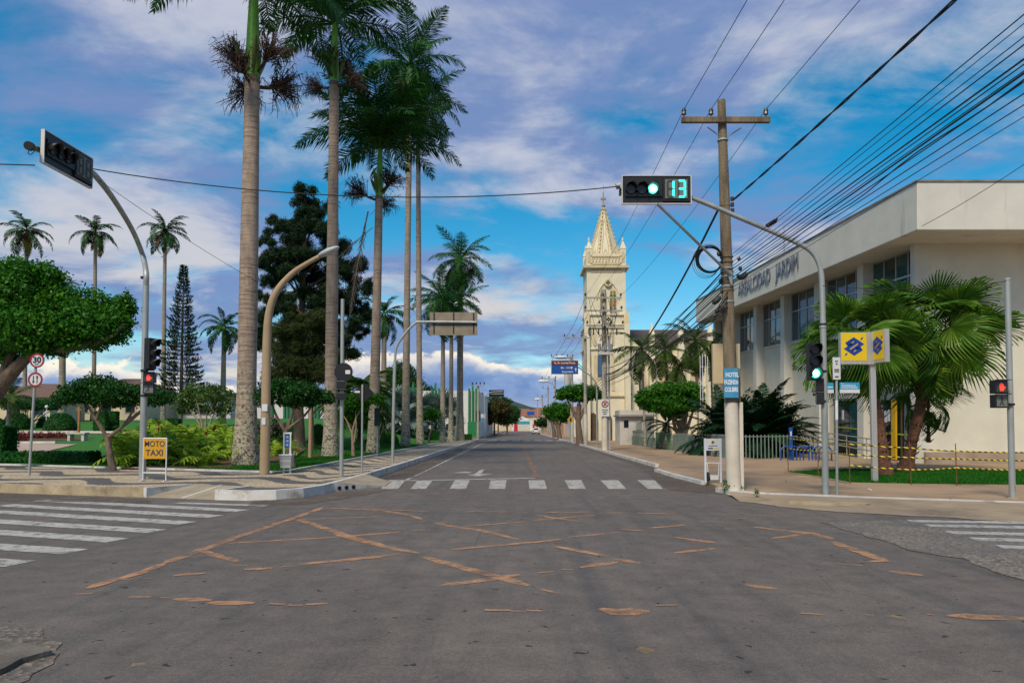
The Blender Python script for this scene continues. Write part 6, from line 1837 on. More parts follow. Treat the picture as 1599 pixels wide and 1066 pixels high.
# moto taxi stand sign
b = gr(241, 751, SW); Y = b.y
mt = thing('standing_sign', b, 'yellow moto taxi board on a white metal stand', 'sign')
hw = .30; zb_ = R2(0, 716).z; zt_ = R2(0, 684).z
fmb = MB()
for x in (-hw, hw): fmb.tube([(x, 0, 0), (x, 0, zt_ + .01)], .018, 6); fmb.tube([(x, -.14, .012), (x, .14, .012)], .018, 6)
fmb.tube([(-hw, 0, zt_), (hw, 0, zt_)], .018, 6); fmb.tube([(-hw, 0, .22), (hw, 0, .22)], .016, 6)
fmb.build('stand', m_wt, mt, True)
bo = MB().box(-hw + .01, hw - .01, -.024, -.006, zb_, zt_ - .01).build('board', M('taxi_yellow', (.60, .30, .012), .1, 5, .5), mt)
m_navy = M('navy_letters', (.010, .045, .085), .1, 5, .5)
link('lettering', text_mesh('MOTO', .21, m_navy, .0015, .003, sx=.84), bo, (0, -.027, zb_ + (zt_ - zb_) * .72)); link('lettering', text_mesh('TAXI', .225, m_navy, .003, .003, sx=.92), bo, (0, -.027, zb_ + (zt_ - zb_) * .28))

# ------------------------------------------------------------------ utility poles
m_wood = M('weathered_wood', (.20, .155, .10), .4, 3, .95, .7, 20, dirt=((.07, .05, .035), 3, .5, (1, 1, .3)), st=(2.5, 2.5, .25))
m_pconc = M('pole_concrete', (.36, .33, .28), .2, 2, .9, .3, 30, dirt=((.2, .17, .13), 2, .55))
m_limew = M('limewashed_pole', (.60, .54, .44), .15, 2, .9, .4, 25, dirt=((.30, .25, .18), 2.5, .58, (1, 1, .4)))
m_ins = M('brown_insulator', (.045, .035, .035), .2, 9, .3)
m_cable = M('black_cable', (.012, .012, .014), .2, 20, .6)
def insulator(parent, p, s=1.0):
    mb = MB(); p = Vector(p)
    mb.tube([p, p + Vector((0, 0, .08 * s)), p + Vector((0, 0, .08 * s)), p + Vector((0, 0, .16 * s)), p + Vector((0, 0, .17 * s)), p + Vector((0, 0, .24 * s))], [.012, .012, .065 * s, .05 * s, .065 * s, .035 * s], 8)
    return mb.build('insulator', m_ins, parent, True)
b = gr(1146, 765, RW); U1 = b.copy(); Y = b.y
up = thing('utility_pole', b, 'tall wooden utility pole with limewashed base and hotel sign at the corner', 'utility pole')
top = R2(1126.5, 157)
def axp(z): return Vector((top.x * z / top.z, 0, z))
MB().tube([(0, 0, -.1), axp(2.0), axp(4.5), axp(top.z * .8), top], [.165, .16, .145, .12, .095], 14).build('pole', m_wood, up, True)
MB().tube([axp(-.02), axp(1.0), axp(R2(0, 629).z)], [.172, .168, .163], 14).build('limewash', m_limew, up, True)
MB().box(.14, .23, -.06, .08, -.1, R2(0, 628).z).build('side_strut', m_limew, up, bev=.01)
MB().box(.10, .18, -.06, .08, R2(0, 628).z, R2(0, 575).z).build('side_strut', m_wood, up, bev=.01)
ca = R2(1062, 191), R2(1199, 196)
arm = MB().box(ca[0].x, ca[1].x, -.20, -.09, ca[0].z - .075, ca[0].z + .06).build('crossarm', m_wood, up, bev=.008)
br = MB(); br.tube([R2(1105, 199), R2(1129, 216)], .016, 5); br.tube([R2(1157, 200), R2(1132, 216)], .016, 5)
br.build('crossarm_brace', m_galv, up)
INS = []
for px in (1066, 1108, 1193):
    p = R2(px, 189); p.y = -.145; p.z = ca[0].z + .055; insulator(up, p, .95); INS.append(b + p + Vector((0, 0, .20)))
for py in (218, 320, 400, 408, 418, 424, 431, 440, 446, 452, 470): MB().tube([axp(R2(0, py).z), axp(R2(0, py + 2.5).z)], .16 if py > 330 else .135, 12).build('band', m_galv if py % 4 else m_wood, up, True)
for k in range(3):
    p = axp(R2(0, 312 + k * 9).z) + Vector((.17, -.05, 0)); MB().tube([p - Vector((0, 0, .04)), p + Vector((0, 0, .05))], .045, 8).build('insulator', m_ins, up, True)
for (px, py, s_) in ((1122, 397, .06), (1124, 412, .05), (1127, 425, .05), (1153, 405, .045), (1155, 420, .05), (1125, 440, .06), (1152, 432, .05), (1127, 455, .05)):
    p = R2(px, py); MB().ball((p.x, -.05, p.z), s_, s_ * .8, s_ * 1.2, 8, 6).build('fitting', m_ins, up, True)
for (px, py, rx_) in ((1158, 433, -.7), (1117, 470, -.9), (1122, 485, -.6)):
    p = R2(px, py); MB().ball((0, 0, 0), .14, .07, .075, 10, 6).build('splice_box', M('dark_splice', (.03, .032, .03), .3, 6, .6), up, True, loc=(p.x, -.12, p.z), rot=(0, rx_ * .8, 0))
# hotel board and the cream box sign behind the pole
hx0, hx1, hz0, hz1 = R2(1127, 0).x, R2(1149, 0).x, R2(0, 621.5).z, R2(0, 576).z
hb = MB().box(hx0, hx1, -.235, -.215, hz0, hz1).build('hotel_board', M('board_blue', (.045, .26, .46), .2, 6, .6, dirt=((.14, .30, .42), 6, .6)), up, bev=.004)
MB().box(hx0 - .012, hx1 + .012, -.214, -.205, hz0 - .012, hz1 + .012).build('board_edge', m_bark, hb)
m_lw = M('letter_white', (.66, .70, .72), .12, 9, .6)
for k, (s_, wd) in enumerate((('HOTEL', .80), ('FAZENDA', .60), ('COLIBRI', .68))):
    link('lettering', text_mesh(s_, .145, m_lw, .006, .002, sx=wd * .86), hb, ((hx0 + hx1) / 2 + (.02 if k == 0 else -.005), -.237, hz1 - .16 - k * .175))
bx_ = MB().box(R2(1118, 0).x, R2(1161, 0).x, .22, .34, R2(0, 598).z, R2(0, 535).z).build('cream_box_sign', M('cream_panel', (.55, .44, .27), .08, 3, .6), up, bev=.006)
MB().box(R2(1118, 0).x - .01, R2(1161, 0).x + .01, .21, .35, R2(0, 599).z, R2(0, 597.2).z).build('box_edge', m_st, up)
# cable coil and strut
for k in range(4):
    r = .29 + .012 * k; cc = R2(1105 - k * 1.2, 409); cc.y = -.25 - .03 * k
    pts = [(cc.x + r * math.cos(a), cc.y, cc.z + (r + .02 * (k % 2)) * math.sin(a)) for a in np.linspace(0, 2 * PI, 26)]
    MB().tube(pts, .018 if k < 3 else .007, 6, False).build('cable_coil', m_cable, up, True)
for k in range(3):
    r = .32 + .02 * k; cc = R2(1102 - 2 * k, 411 + k)
    MB().tube([(cc.x + r * math.cos(a) * .9, -.2 - .02 * k, cc.z + r * math.sin(a) * 1.08) for a in np.linspace(1.5, 6.0, 18)], .005, 4, False).build('loose_wire', m_cable, up)
sg_ = thing('strut_arm', at(1142, 430, Y - .2), 'slanting grey strut from the wooden pole up to the signal panel', 'strut')
q = at(1026, 318, 16.3) - at(1142, 430, Y - .2)
MB().tube([(0, 0, 0), q], .032, 8).build('tube', m_galv, sg_, True)
MB().prism([(-.12, .12), (.02, .10), (.02, -.22), (-.02, -.22)], -.02, .02).build('bracket_plate', m_galv, sg_)

# second line of poles down the street
def conc_pole(label, px, py, pyt, arms, Y=None, lime=None, r=.13, name='utility_pole', transformer=None, armside=(-1, 1)):
    b = gr(px, py, RW) if Y is None else Vector((at(px, py, Y).x, Y, RW))
    Y = b.y
    o = thing(name, b, label, 'utility pole', 'utility poles down the street')
    H = at(px, pyt, Y).z - RW
    MB().tube([(0, 0, -.1), (0, 0, H)], [r, r * .7], 10).build('pole', m_pconc, o, True)
    if lime: MB().tube([(0, 0, 0), (0, 0, lime)], [r * 1.04, r * 1.0], 10).build('limewash', m_limew, o, True)
    for (py_, xl, xr, ins) in arms:
        z = at(px, py_, Y).z - RW; xa = at(xl, py_, Y).x - b.x; xb = at(xr, py_, Y).x - b.x
        MB().box(xa, xb, -r - .12, -r - .02, z - .05, z + .05).build('crossarm', m_pconc, o)
        for x in np.linspace(xa + .06, xb - .06, ins): insulator(o, (x, -r - .07, z + .05), 1.1 if Y < 80 else 1.6)
    return o, b, H
o2, b2, H2 = conc_pole('concrete utility pole with three crossarms before the church tower', 944.5, 703, 452, [(466, 912, 970, 3), (486, 912, 971, 3), (509, 915, 973, 4)], lime=3.2, r=.20)
Y = b2.y
for px in (919, 926, 934, 948, 962):
    p = at(px, 513, Y) - b2; MB().tube([(p.x, -.3, p.z), (p.x, -.3, p.z - .45)], .045, 8).build('fuse_cutout', m_ins, o2, True)
for px in (935, 944.5, 953.5):
    p = at(px, 543, Y) - b2; MB().tube([(p.x, -.34, p.z - .2), (p.x, -.34, p.z + .22)], .10, 10).build('arrester', M('grey_equipment', (.22, .23, .23), .2, 4, .6), o2, True)
p = at(944, 553, Y) - b2
MB().box(p.x - .45, p.x + .52, -.55, -.22, p.z - .07, p.z + .1).build('platform', M('pale_platform', (.50, .48, .42), .2, 5, .7), o2)
rr_ = random.Random(9)
lw = MB()
for k in range(16):
    a = at(rr_.uniform(918, 968), rr_.choice([468, 488, 511]), Y) - b2; c = at(rr_.uniform(932, 958), rr_.uniform(525, 560), Y) - b2
    a.y = -.3; c.y = -.3; m_ = (a + c) / 2 + Vector((rr_.uniform(-.3, .3), -.1, -.25)); lw.tube(smoothcurve([a, m_, c], 4), .012, 4, False)
lw.build('jumper_wires', m_cable, o2)
X, Z = -.0, at(944, 632, Y).z - RW
d_ = MB().box(X - .28, X + .28, -.25, -.235, Z - .75, Z + .36).build('no_parking_plate', m_swhite, o2)
disc(o2, 'red_ring', X, Z + .05, .23, -.262, -.251, m_sred, r_in=.17)
for a in (PI / 4, -PI / 4):
    MB().box(-.2, .2, -.006, 0, -.025, .025).build('red_bar', m_sred, d_, loc=(X, -.2515, Z + .05), rot=(0, a, 0))
link('letter', text_mesh('E', .26, m_sblack, .006, .002), d_, (X, -.2505, Z + .05))
for k in range(3): MB().box(X - .2 + .03 * k, X + .2 - .05 * k, -.254, -.2505, Z - .36 - k * .13, Z - .31 - k * .13).build('text_bar', m_sblack, d_)
MB().box(.24, .36, -.06, .06, -.05, 7.5).build('conduit', m_galv, o2)
o3, b3, H3 = conc_pole('concrete utility pole just left of the church tower', 914.5, 695, 524, [(528, 880, 922, 4)], lime=2.6, r=.17)
o4, b4, H4 = conc_pole('concrete utility pole behind the blue direction sign with transformer', 893, 689.5, 555, [(558, 860, 895, 5)], lime=2.4, r=.20)
p = at(885, 592, b4.y) - b4; MB().tube([(p.x, -.3, p.z - .6), (p.x, -.3, p.z + .5)], .30, 12).build('transformer', m_kiosk, o4, True)
for (px, py, pyt, Y, xl, xr, lab) in ((867, 680, 590, 118, 846, 868, 'fourth concrete pole down the right side'), (856, 676, 605, 150, 847, 865, 'fifth concrete pole down the right side'), (847, 674, 617, 190, 839, 854, 'sixth concrete pole down the right side'), (839.5, 673, 622, 235, 833, 845, 'seventh and farthest concrete pole on the right')):
    conc_pole(lab, px, py, pyt, [(pyt + 2, xl, xr, 3)], Y, r=.19)
conc_pole('concrete utility pole on the left corner past the square', 746.5, 684, 601, [(602, 737, 757, 4)], 92, r=.18)
for (px, py, Y, xl, lab) in ((905, 560, 60, 868, 'street lamp arm over the blue direction sign'), (868, 600, 118, 843, 'street lamp arm on the fourth pole'), (848, 628, 190, 836, 'street lamp arm on a far pole')):
    a = at(px + 6, py + 16, Y); c = at(xl, py - 2 if Y < 100 else py - 5, Y)
    o = thing('street_lamp', (a.x, a.y - .2, a.z), lab + ' with pale lamp head', 'street lamp', 'street lamps down the right side')
    d = c - a
    MB().tube(smoothcurve([(0, 0, 0), (d.x * .35, 0, d.z * .75), (d.x * .7, 0, d.z)], 4), .04, 6).build('arm', m_galv, o, True)
    MB().ball((0, 0, 0), .55 if Y < 100 else .9, .2, .14 if Y < 100 else .25, 10, 6).build('lamp_head', m_wt, o, True, loc=(d.x * .82, 0, d.z))
# direction sign over the street
b = gr(932.5, 697.5, RW); Y = b.y
ds = thing('direction_sign', b, 'brown and blue direction sign hung over the street on a bent grey mast', 'road sign')
MB().tube(smoothcurve([(0, 0, -.05), R2(932, 640), R2(931.5, 605), R2(926, 591), R2(910, 578), R2(898, 572), R2(864, 570)], 5), [.07] * 10 + [.055] * 21, 8).build('mast', m_galv, ds, True)
xa, xb = R2(861, 0).x, R2(902.5, 0).x; z1_, zm_, z0_ = R2(0, 563).z, R2(0, 570.5).z, R2(0, 583.5).z
pb1 = MB().box(xa, xb, -.12, -.08, zm_, z1_).build('brown_panel', M('sign_brown', (.12, .02, .018), .1, 5, .45), ds)
pb2 = MB().box(xa, xb, -.12, -.08, z0_, zm_ - .01).build('blue_panel', M('sign_blue', (.008, .075, .33), .1, 5, .45), ds)
m_rim = MB(); m_rim.box(xa - .03, xb + .03, -.079, -.06, z0_ - .03, z1_ + .03); m_rim.build('rim', m_swhite, ds)
link('lettering', text_mesh('Pç. Dr. Lourival Monte', .205, m_swhite, .005, .003, sx=.86), pb1, ((xa + xb) / 2, -.123, (z1_ + zm_) / 2))
zz_ = (z0_ + zm_) / 2
link('lettering', text_mesh('BR - 101', .20, m_swhite, .004, .003), pb2, ((xa + xb) / 2 + .05, -.123, zz_ + .13)); link('lettering', text_mesh('Rodoviária', .20, m_swhite, .004, .003), pb2, ((xa + xb) / 2 + .22, -.123, zz_ - .17))
X = xb - .17
MB().prism([(X - .03, zz_ - .16), (X + .03, zz_ - .16), (X + .03, zz_ + .02), (X + .09, zz_ + .02), (X, zz_ + .14), (X - .09, zz_ + .02), (X - .03, zz_ + .02)], -.125, -.1205).build('arrow', m_swhite, pb2)
X = xb - .5
MB().prism([(X - .09, zz_ + .22), (X + .09, zz_ + .22), (X + .09, zz_ + .10), (X, zz_ + .03), (X - .09, zz_ + .10)], -.125, -.1205).build('shield', M('shield_cream', (.6, .5, .35), .1, 5, .5), pb2)
# yellow pedestrian diamond, far overhead sign backs
b = Vector((at(891, 690, 74).x, 74, RW)); Y = 74
ys = thing('warning_sign', b, 'yellow diamond pedestrian warning sign on the third concrete pole', 'road sign')
X, Z = 0, at(891, 655, 74).z - RW
MB().tube([(0, 0, 0), (0, 0, Z)], .03, 6).build('post', m_galv, ys, True)
MB().prism([(X - .36, Z), (X, Z - .36), (X + .36, Z), (X, Z + .36)], -.08, -.05).build('diamond', M('warning_yellow', (.62, .33, .01), .1, 5, .5), ys)
MB().prism([(X - .07, Z - .2), (X + .09, Z - .2), (X + .07, Z + .08), (X + .12, Z + .02), (X + .06, Z + .18), (X - .05, Z + .18), (X - .1, Z)], -.085, -.0805).build('walker', m_sblack, ys)
b = Vector((at(758, 686, 96).x, 96, SW)); Y = 96
fs_ = thing('overhead_sign', b, 'far dark overhead sign back on a bent arm above the street', 'road sign')
MB().tube(smoothcurve([(0, 0, 0), R2(757, 625), R2(760, 617), R2(768, 612), R2(786, 611)], 4), .07, 6).build('mast', m_galv, fs_, True)
MB().box(R2(763.5, 0).x, R2(787, 0).x, .1, .14, R2(0, 619.5).z, R2(0, 608.5).z).build('sign_sheet', m_black, fs_)
MB().box(R2(763.5, 0).x, R2(787, 0).x, .05, .09, R2(0, 615).z, R2(0, 613.8).z).build('stiffener', m_galv, fs_)
Y = 240; b = Vector((at(829, 672, Y).x, Y, RW))
fb = thing('direction_sign', b, 'tiny blue direction sign far down the street', 'road sign')
MB().tube([R2(838, 672), R2(838, 652), R2(825, 648)], .1, 6).build('mast', m_galv, fb)
MB().box(R2(823, 0).x, R2(834.5, 0).x, -.15, -.1, R2(0, 648).z, R2(0, 642.3).z).build('panel', MATS['sign_blue'], fb)

# ------------------------------------------------------------------ cables
CABG = 'overhead cables of the wooden pole'
def wire(label, pts, r=.011, group=None, name='overhead_cable', n=5):
    p0 = Vector(pts[0])
    o = MB().tube([Vector(p) - p0 for p in pts], r, n, False).build(name, m_cable, None, True, loc=p0)
    return tag(o, label, 'cable', group)
def sag(a, b, s, n=18):
    a, b = Vector(a), Vector(b)
    return [a.lerp(b, t) - Vector((0, 0, 4 * s * t * (1 - t))) for t in np.linspace(0, 1, n)]
far_arm = [Vector((at(px, 464, b2.y).x, b2.y - .3, at(px, 463, b2.y).z)) for px in (914, 930, 968)]
for k, nm in enumerate(('leftmost', 'middle', 'rightmost')):
    p = INS[k]
    wire('%s of three thin top cables passing over the signal panel' % nm, sag((p.x, -30, p.z + .2), p, .55, 22)[:-1] + sag(p, far_arm[k], .35, 14), .0075)
    q = far_arm[k]; pts = [q, (at(885 + 12 * k, 527, b3.y).x, b3.y - .3, at(900, 525, b3.y).z), (at(864 + 11 * k, 556, b4.y).x, b4.y - .3, at(880, 556, b4.y).z), (at(850 + 7 * k, 591, 118).x, 118, at(860, 591, 118).z), (at(848 + 6 * k, 606, 150).x, 150, at(860, 606, 150).z)]
    wire('%s of three thin top cables running on past the church' % nm, [p_ for a_, b_2 in zip(pts[:-1], pts[1:]) for p_ in sag(a_, b_2, .25, 6)], .014)
# thick twisted cable
A = U1 + axp(at(1150, 313, U1.y).z - U1.z) + Vector((.2, -.05, 0)); B = Vector((A.x + .15, -28, A.z + .75)); C_ = Vector((b2.x + .1, b2.y - .2, at(945, 585, b2.y).z))
for ph in (0, PI):
    base_ = sag(B, A, .80, 160)
    wire('strand winding round its twin in the thick cable rising from the wooden pole', [p + Vector((math.cos(i * .95 + ph) * .014, 0, math.sin(i * .95 + ph) * .014)) for i, p in enumerate(base_)], .013, 'strands of the thick twisted cable')
wire('thick black cable falling from the wooden pole towards the church', sag(A + Vector((-.35, 0, -.2)), C_, 1.0), .030)
rr_ = random.Random(12)
lst = [(398, 38), (403, 52), (410, 76), (416, 88), (421, 108), (426, 118), (430, 131), (434, 136), (438, 150), (444, 168), (449, 184), (455, 200)]
for k, (ya, yb) in enumerate(lst):
    x0 = 5.38 + .02 * k
    a = Vector((U1.x + axp(5.4).x + .12, U1.y - .1, at(1146, ya, U1.y).z)); Y2 = 1.45 * x0
    z2 = at(1599, yb, Y2).z
    g = (z2 - a.z) / (a.y - Y2)
    e = Vector((x0, -26, a.z + g * (a.y + 26) - .12))
    pts = sag(a, e, .08 + .05 * rr_.random(), 20)
    thick = .0045 + .004 * rr_.random() + (.004 if k in (4, 7) else 0)
    wire('%s cable from the top in the bundle rising right from the wooden pole' % ('first second third fourth fifth sixth seventh eighth ninth tenth eleventh twelfth'.split()[k]), pts, thick, CABG)
# wavy lashed cable
a = Vector((U1.x + .15, U1.y - .15, at(1146, 436, U1.y).z)); pts = sag(a, Vector((5.6, -26, a.z + 1.0)), .15, 90)
wire('wavy lashed cable amid the bundle rising right from the wooden pole', [p + Vector((0, 0, .035 * math.sin(i * .9) + .02 * math.sin(i * .37))) for i, p in enumerate(pts)], .009, CABG)
for k in range(9):
    a = Vector((U1.x + axp(5.2).x - .12, U1.y, at(1146, 425 + k * 5, U1.y).z)); c = Vector((b2.x + rr_.uniform(-.1, .2), b2.y - .2, at(945, 575 + k * 3.5, b2.y).z))
    wire('%s sagging cable from the wooden pole to the pole before the church' % ('topmost second third fourth fifth sixth seventh eighth lowest'.split()[k]), sag(a, c, .25 + .35 * rr_.random()), .008 + .010 * (k % 3 == 0), 'cables between the two nearest right poles')
for k in range(4):
    pts = [(b2.x, b2.y - .2, at(945, 585 + k * 5, b2.y).z), (b3.x, b3.y - .2, at(915, 600 + 4 * k, b3.y).z), (b4.x, b4.y - .2, at(893, 612 + 3 * k, b4.y).z), (at(867, 630, 118).x, 118, at(867, 628 + 2 * k, 118).z)]
    wire('low cable running down the street between the concrete poles', [p_ for a_, b_2 in zip(pts[:-1], pts[1:]) for p_ in sag(a_, b_2, .35, 7)], .018, 'low cables down the street')
# loops on the wooden pole
for k in range(5):
    a = at(1100 + 6 * k, 500 - 3 * k, U1.y); c = at(1136, 455 + 8 * k, U1.y - .15)
    wire('%s loose service cable drooping left of the wooden pole' % ('highest second third fourth lowest'.split()[k]), smoothcurve([c, at(1124 - 2 * k, 475 + 6 * k, U1.y - .2), at(1112 - 3 * k, 488 + 6 * k, U1.y + 2), at(1060 - 8 * k, 528 + 5 * k, U1.y + 10), at(1000 - 4 * k, 566 + 3 * k, U1.y + 20), at(950, 588 + 2 * k, b2.y - .2)], 5), .012 + .006 * (k % 2), 'service cables left of the wooden pole')
pl = at(135, 262, 15.6); pr = at(966, 291, 16.2)
wire('long black cable strung between the two signal panels', sag(pl, pr, .42, 30), .013)
wire('black cable running off to the left from the unlit panel', [at(54, 258, 14.2), at(0, 256.5, 15), at(-80, 255, 17)], .013)
wire('thin wire slanting down from the unlit panel behind the thick palm', sag(at(150, 278, 16.1), at(424, 452, 23.4), .1, 12), .006)
wire('thin wire between the right signal mast and the pedestrian pole', sag(at(1284, 446, 16.2), at(1571, 439, 15.5), .12, 14), .007)
wire('thin wire crossing the bank fascia at the right edge', sag(at(1440, 353, 27), at(1660, 215, 20), .1, 10), .010)
for k in range(4):
    p = at(1199 + k * 3.6, 352 - k * 2.3, 12.9)
    o = MB().ball((0, 0, 0), .035, .055, .035, 8, 6).build('bird', m_black, None, True, loc=p, rot=(.5, 0, .3))
    MB().ball((0, -.04, .045), .022, .024, .022, 6, 5).build('head', m_black, o, True)
    tag(o, 'tiny dark bird perched in a row on the cable above the bank', 'bird', 'birds on the cable')

# ------------------------------------------------------------------ bank totem, plates, tape, small things
b = gr(1366, 753, RW); Y = b.y
tt = thing('bank_sign', b, 'yellow and blue bank sign of angled panels on a silver post', 'sign')
m_silver_ = M('brushed_silver', (.52, .50, .46), .12, 4, .4, .05, 60, metal=.5, st=(3, 3, .2))
MB().box(-.075, .075, -.06, .06, -.05, R2(0, 567).z).build('post', m_silver_, tt, bev=.012)
zt_, zb_ = R2(0, 519.5).z, R2(0, 569).z
xl, xm, xr = R2(1312, 0).x, R2(1353, 0).x, R2(1366, 0).x
lf = MB().box(xl, xm, -.10, .05, zb_, zt_).build('left_panel', m_silver_, tt, bev=.006)
MB().box(xm, xr, -.12, .08, zb_ - .01, zt_ + .005).build('column', m_silver_, tt, bev=.01)
yf = MB().box(xl + .015, xm - .01, -.106, -.101, zb_ + .10, zt_ - .015).build('yellow_face', M('bank_yellow', (.72, .50, .01), .06, 3, .4), lf)
m_bblue = M('bank_blue', (.012, .045, .26), .1, 4, .4)
def bank_mark(parent, cx, cz, s, y0, y1):
    def stroke(pts, w):
        mb = MB()
        pts = [Vector((p[0], p[1])) for p in pts]
        L_, R_ = [], []
        for i, p in enumerate(pts):
            if i == 0: t = (pts[1] - p).normalized(); n_ = Vector((-t.y, t.x)); m_ = 1
            elif i == len(pts) - 1: t = (p - pts[-2]).normalized(); n_ = Vector((-t.y, t.x)); m_ = 1
            else:
                t1 = (p - pts[i - 1]).normalized(); t2 = (pts[i + 1] - p).normalized()
                n_ = (Vector((-t1.y, t1.x)) + Vector((-t2.y, t2.x))).normalized(); m_ = 1 / max(.4, n_.dot(Vector((-t1.y, t1.x))))
            L_.append(p + n_ * w / 2 * m_); R_.append(p - n_ * w / 2 * m_)
        for i in range(len(pts) - 1):
            q = [L_[i], L_[i + 1], R_[i + 1], R_[i]]
            mb.prism([(cx + p.x * s, cz + p.y * s) for p in q], y0, y1)
        return mb
    for sg in (1, -1):
        stroke([(sg * -.42, sg * .13), (0, sg * .40), (sg * .40, sg * .13), (sg * -.12, sg * -.22)], .17).build('mark', m_bblue, parent)
        stroke([(sg * -.36, sg * .06), (sg * -.10, sg * .14)], .12).build('mark', m_bblue, parent)
        MB().prism([(cx + s * sg * x, cz + s * sg * z) for x, z in ((.36, .33), (.47, .40), (.50, .52), (.38, .44))], y0, y1).build('mark', m_bblue, parent)
bank_mark(yf, (xl + xm) / 2, (zb_ + .10 + zt_) / 2, (zt_ - zb_) * .58, -.112, -.1065)
rw_ = .62
rp_ = MB().box(0, rw_, -.08, .06, zb_ + .02, zt_ + .03).build('right_panel', m_silver_, tt, loc=(xr + .01, .0, 0), rot=(0, 0, math.radians(-84)), bev=.006)
yf2 = MB().box(.015, rw_ - .05, -.086, -.081, zb_ + .11, zt_ + .01).build('yellow_face', MATS['bank_yellow'], rp_)
bank_mark(yf2, .29, (zb_ + .11 + zt_) / 2, (zt_ - zb_) * .56, -.092, -.0865)
# street name post
b = gr(1307, 772, RW); Y = b.y
sn = thing('street_name_post', b, 'thin post with blue street name plates and a white plate on top', 'road sign')
MB().tube([(0, 0, -.05), R2(1306, 560)], .030, 10).build('post', m_galv, sn, True)
MB().tube([R2(1306.5, 655), R2(1306.2, 625)], .033, 10).build('stickers', m_lw, sn, True)
m_cyan = M('street_plate_blue', (.025, .30, .52), .08, 5, .5)
x0_, x1_ = R2(1311, 0).x, R2(1342, 0).x; zt_, zm_, zb_ = R2(0, 597).z, R2(0, 608).z, R2(0, 613.5).z
pl_ = MB().box(x0_, x1_, -.03, -.015, zm_, zt_).build('name_plate', m_cyan, sn)
MB().box(x0_, x1_, -.029, -.015, zb_, zm_).build('plate_foot', m_swhite, sn)
link('lettering', text_mesh('RUA', .030, m_swhite, .001, .001, 'LEFT'), pl_, (x0_ + .03, -.032, zt_ - .028)); link('lettering', text_mesh('GOVERNADOR', .050, m_swhite, .002, .001, 'LEFT', .95), pl_, (x0_ + .03, -.032, zt_ - .075)); link('lettering', text_mesh('LOMANTO JÚNIOR', .050, m_swhite, .002, .001, 'LEFT', .85), pl_, (x0_ + .03, -.032, zt_ - .122))
x0_, x1_ = R2(1290.5, 0).x, R2(1303, 0).x
pl2 = MB().box(x0_, x1_, .02, .034, zm_, zt_).build('name_plate', m_cyan, sn); MB().box(x0_, x1_, .02, .033, zb_, zm_).build('plate_foot', m_swhite, sn)
MB().box(x0_ + .03, x1_ - .02, .017, .0195, zm_ + .04, zm_ + .07).build('text_bar', m_swhite, pl2)
x0_, x1_ = R2(1300, 0).x, R2(1312, 0).x
wpn = MB().box(x0_, x1_, -.05, -.036, R2(0, 592.5).z, R2(0, 558).z).build('white_plate', m_swhite, sn)
for zz, w_ in ((564, .5), (568, .3), (577, .8), (580, .75), (588, .6)):
    MB().box((x0_ + x1_) / 2 - .07 * w_, (x0_ + x1_) / 2 + .07 * w_, -.053, -.0505, R2(0, zz + 1.2).z, R2(0, zz - .6).z).build('text_bar', m_sblack, wpn)
# white standing advert board with wheel by the wooden pole
b = gr(1113.5, 753, RW); Y = b.y
sbn = thing('standing_sign', b, 'white standing board with small round emblem beside the wooden pole', 'sign')
hw = R2(1124, 0).x; H_ = R2(0, 684).z
for x in (-hw, hw): MB().box(x - .025, x + .025, -.03, .03, 0, H_).build('leg', m_wt, sbn)
bd = MB().box(-hw + .026, hw - .026, -.02, .02, R2(0, 703).z, H_ - .01).build('board', m_swhite, sbn)
disc(bd, 'emblem', 0, H_ - .11, .055, -.026, -.021, MATS['bank_yellow']); disc(bd, 'emblem_core', 0, H_ - .105, .032, -.030, -.0265, m_bblue)
MB().box(-.12, .12, -.024, -.0205, H_ - .215, H_ - .195).build('text_bar', m_bblue, bd); MB().box(-.13, 0, -.024, -.0205, H_ - .29, H_ - .255).build('blue_bar', m_bblue, bd); MB().box(.001, .13, -.024, -.0205, H_ - .29, H_ - .255).build('yellow_bar', MATS['bank_yellow'], bd)
fr_ = MB(); fr_.tube([(-hw + .05, -.02, .52), (-hw + .08, -.05, .1)], .012, 6); fr_.tube([(hw - .05, -.02, .52), (hw - .08, -.05, .1)], .012, 6); fr_.tube([(-hw, -.01, .53), (hw, -.01, .53)], .015, 6)
fr_.build('inner_frame', m_wt, sbn); MB().box(-.13, .13, -.08, .05, .08, .20).build('base_box', m_swhite, sbn)
MB().tube([(-.16, -.02, .16), (-.12, -.02, .16)], .13, 14).build('wheel', m_black, sbn, True)
# stakes and warning tape round the lawn
m_rust = M('rusty_stake', (.17, .065, .035), .4, 5, .9)
m_tape = striped('warning_tape', (.62, .47, .015), (.02, .02, .02), 7.5)
STK = [(1231, 737.5, 684), (1278, 744, 687), (1327, 755, 690), (1423, 757, 690), (1494, 758, 692), (1620, 759, 694)]
stp = []
for k, (px, py, pyt) in enumerate(STK):
    b = gr(px, py, RW); H_ = (at(px, pyt, b.y) - b).z
    o = MB().tube([(0, 0, -.03), (.01 * (k % 3 - 1), .01, H_)], .013, 6).build('stake', m_rust, None, True, loc=b)
    tag(o, ['thin rusty stake at the left tip of the lawn', 'thin rusty stake second along the lawn with a hanging tape end', 'thin rusty stake in front of the silver sign post', 'thin rusty stake before the leaning palm trunks', 'thin rusty stake right of the fan palms', 'thin rusty stake beyond the right edge'][k], 'stake', 'stakes round the lawn')
    stp.append(b)
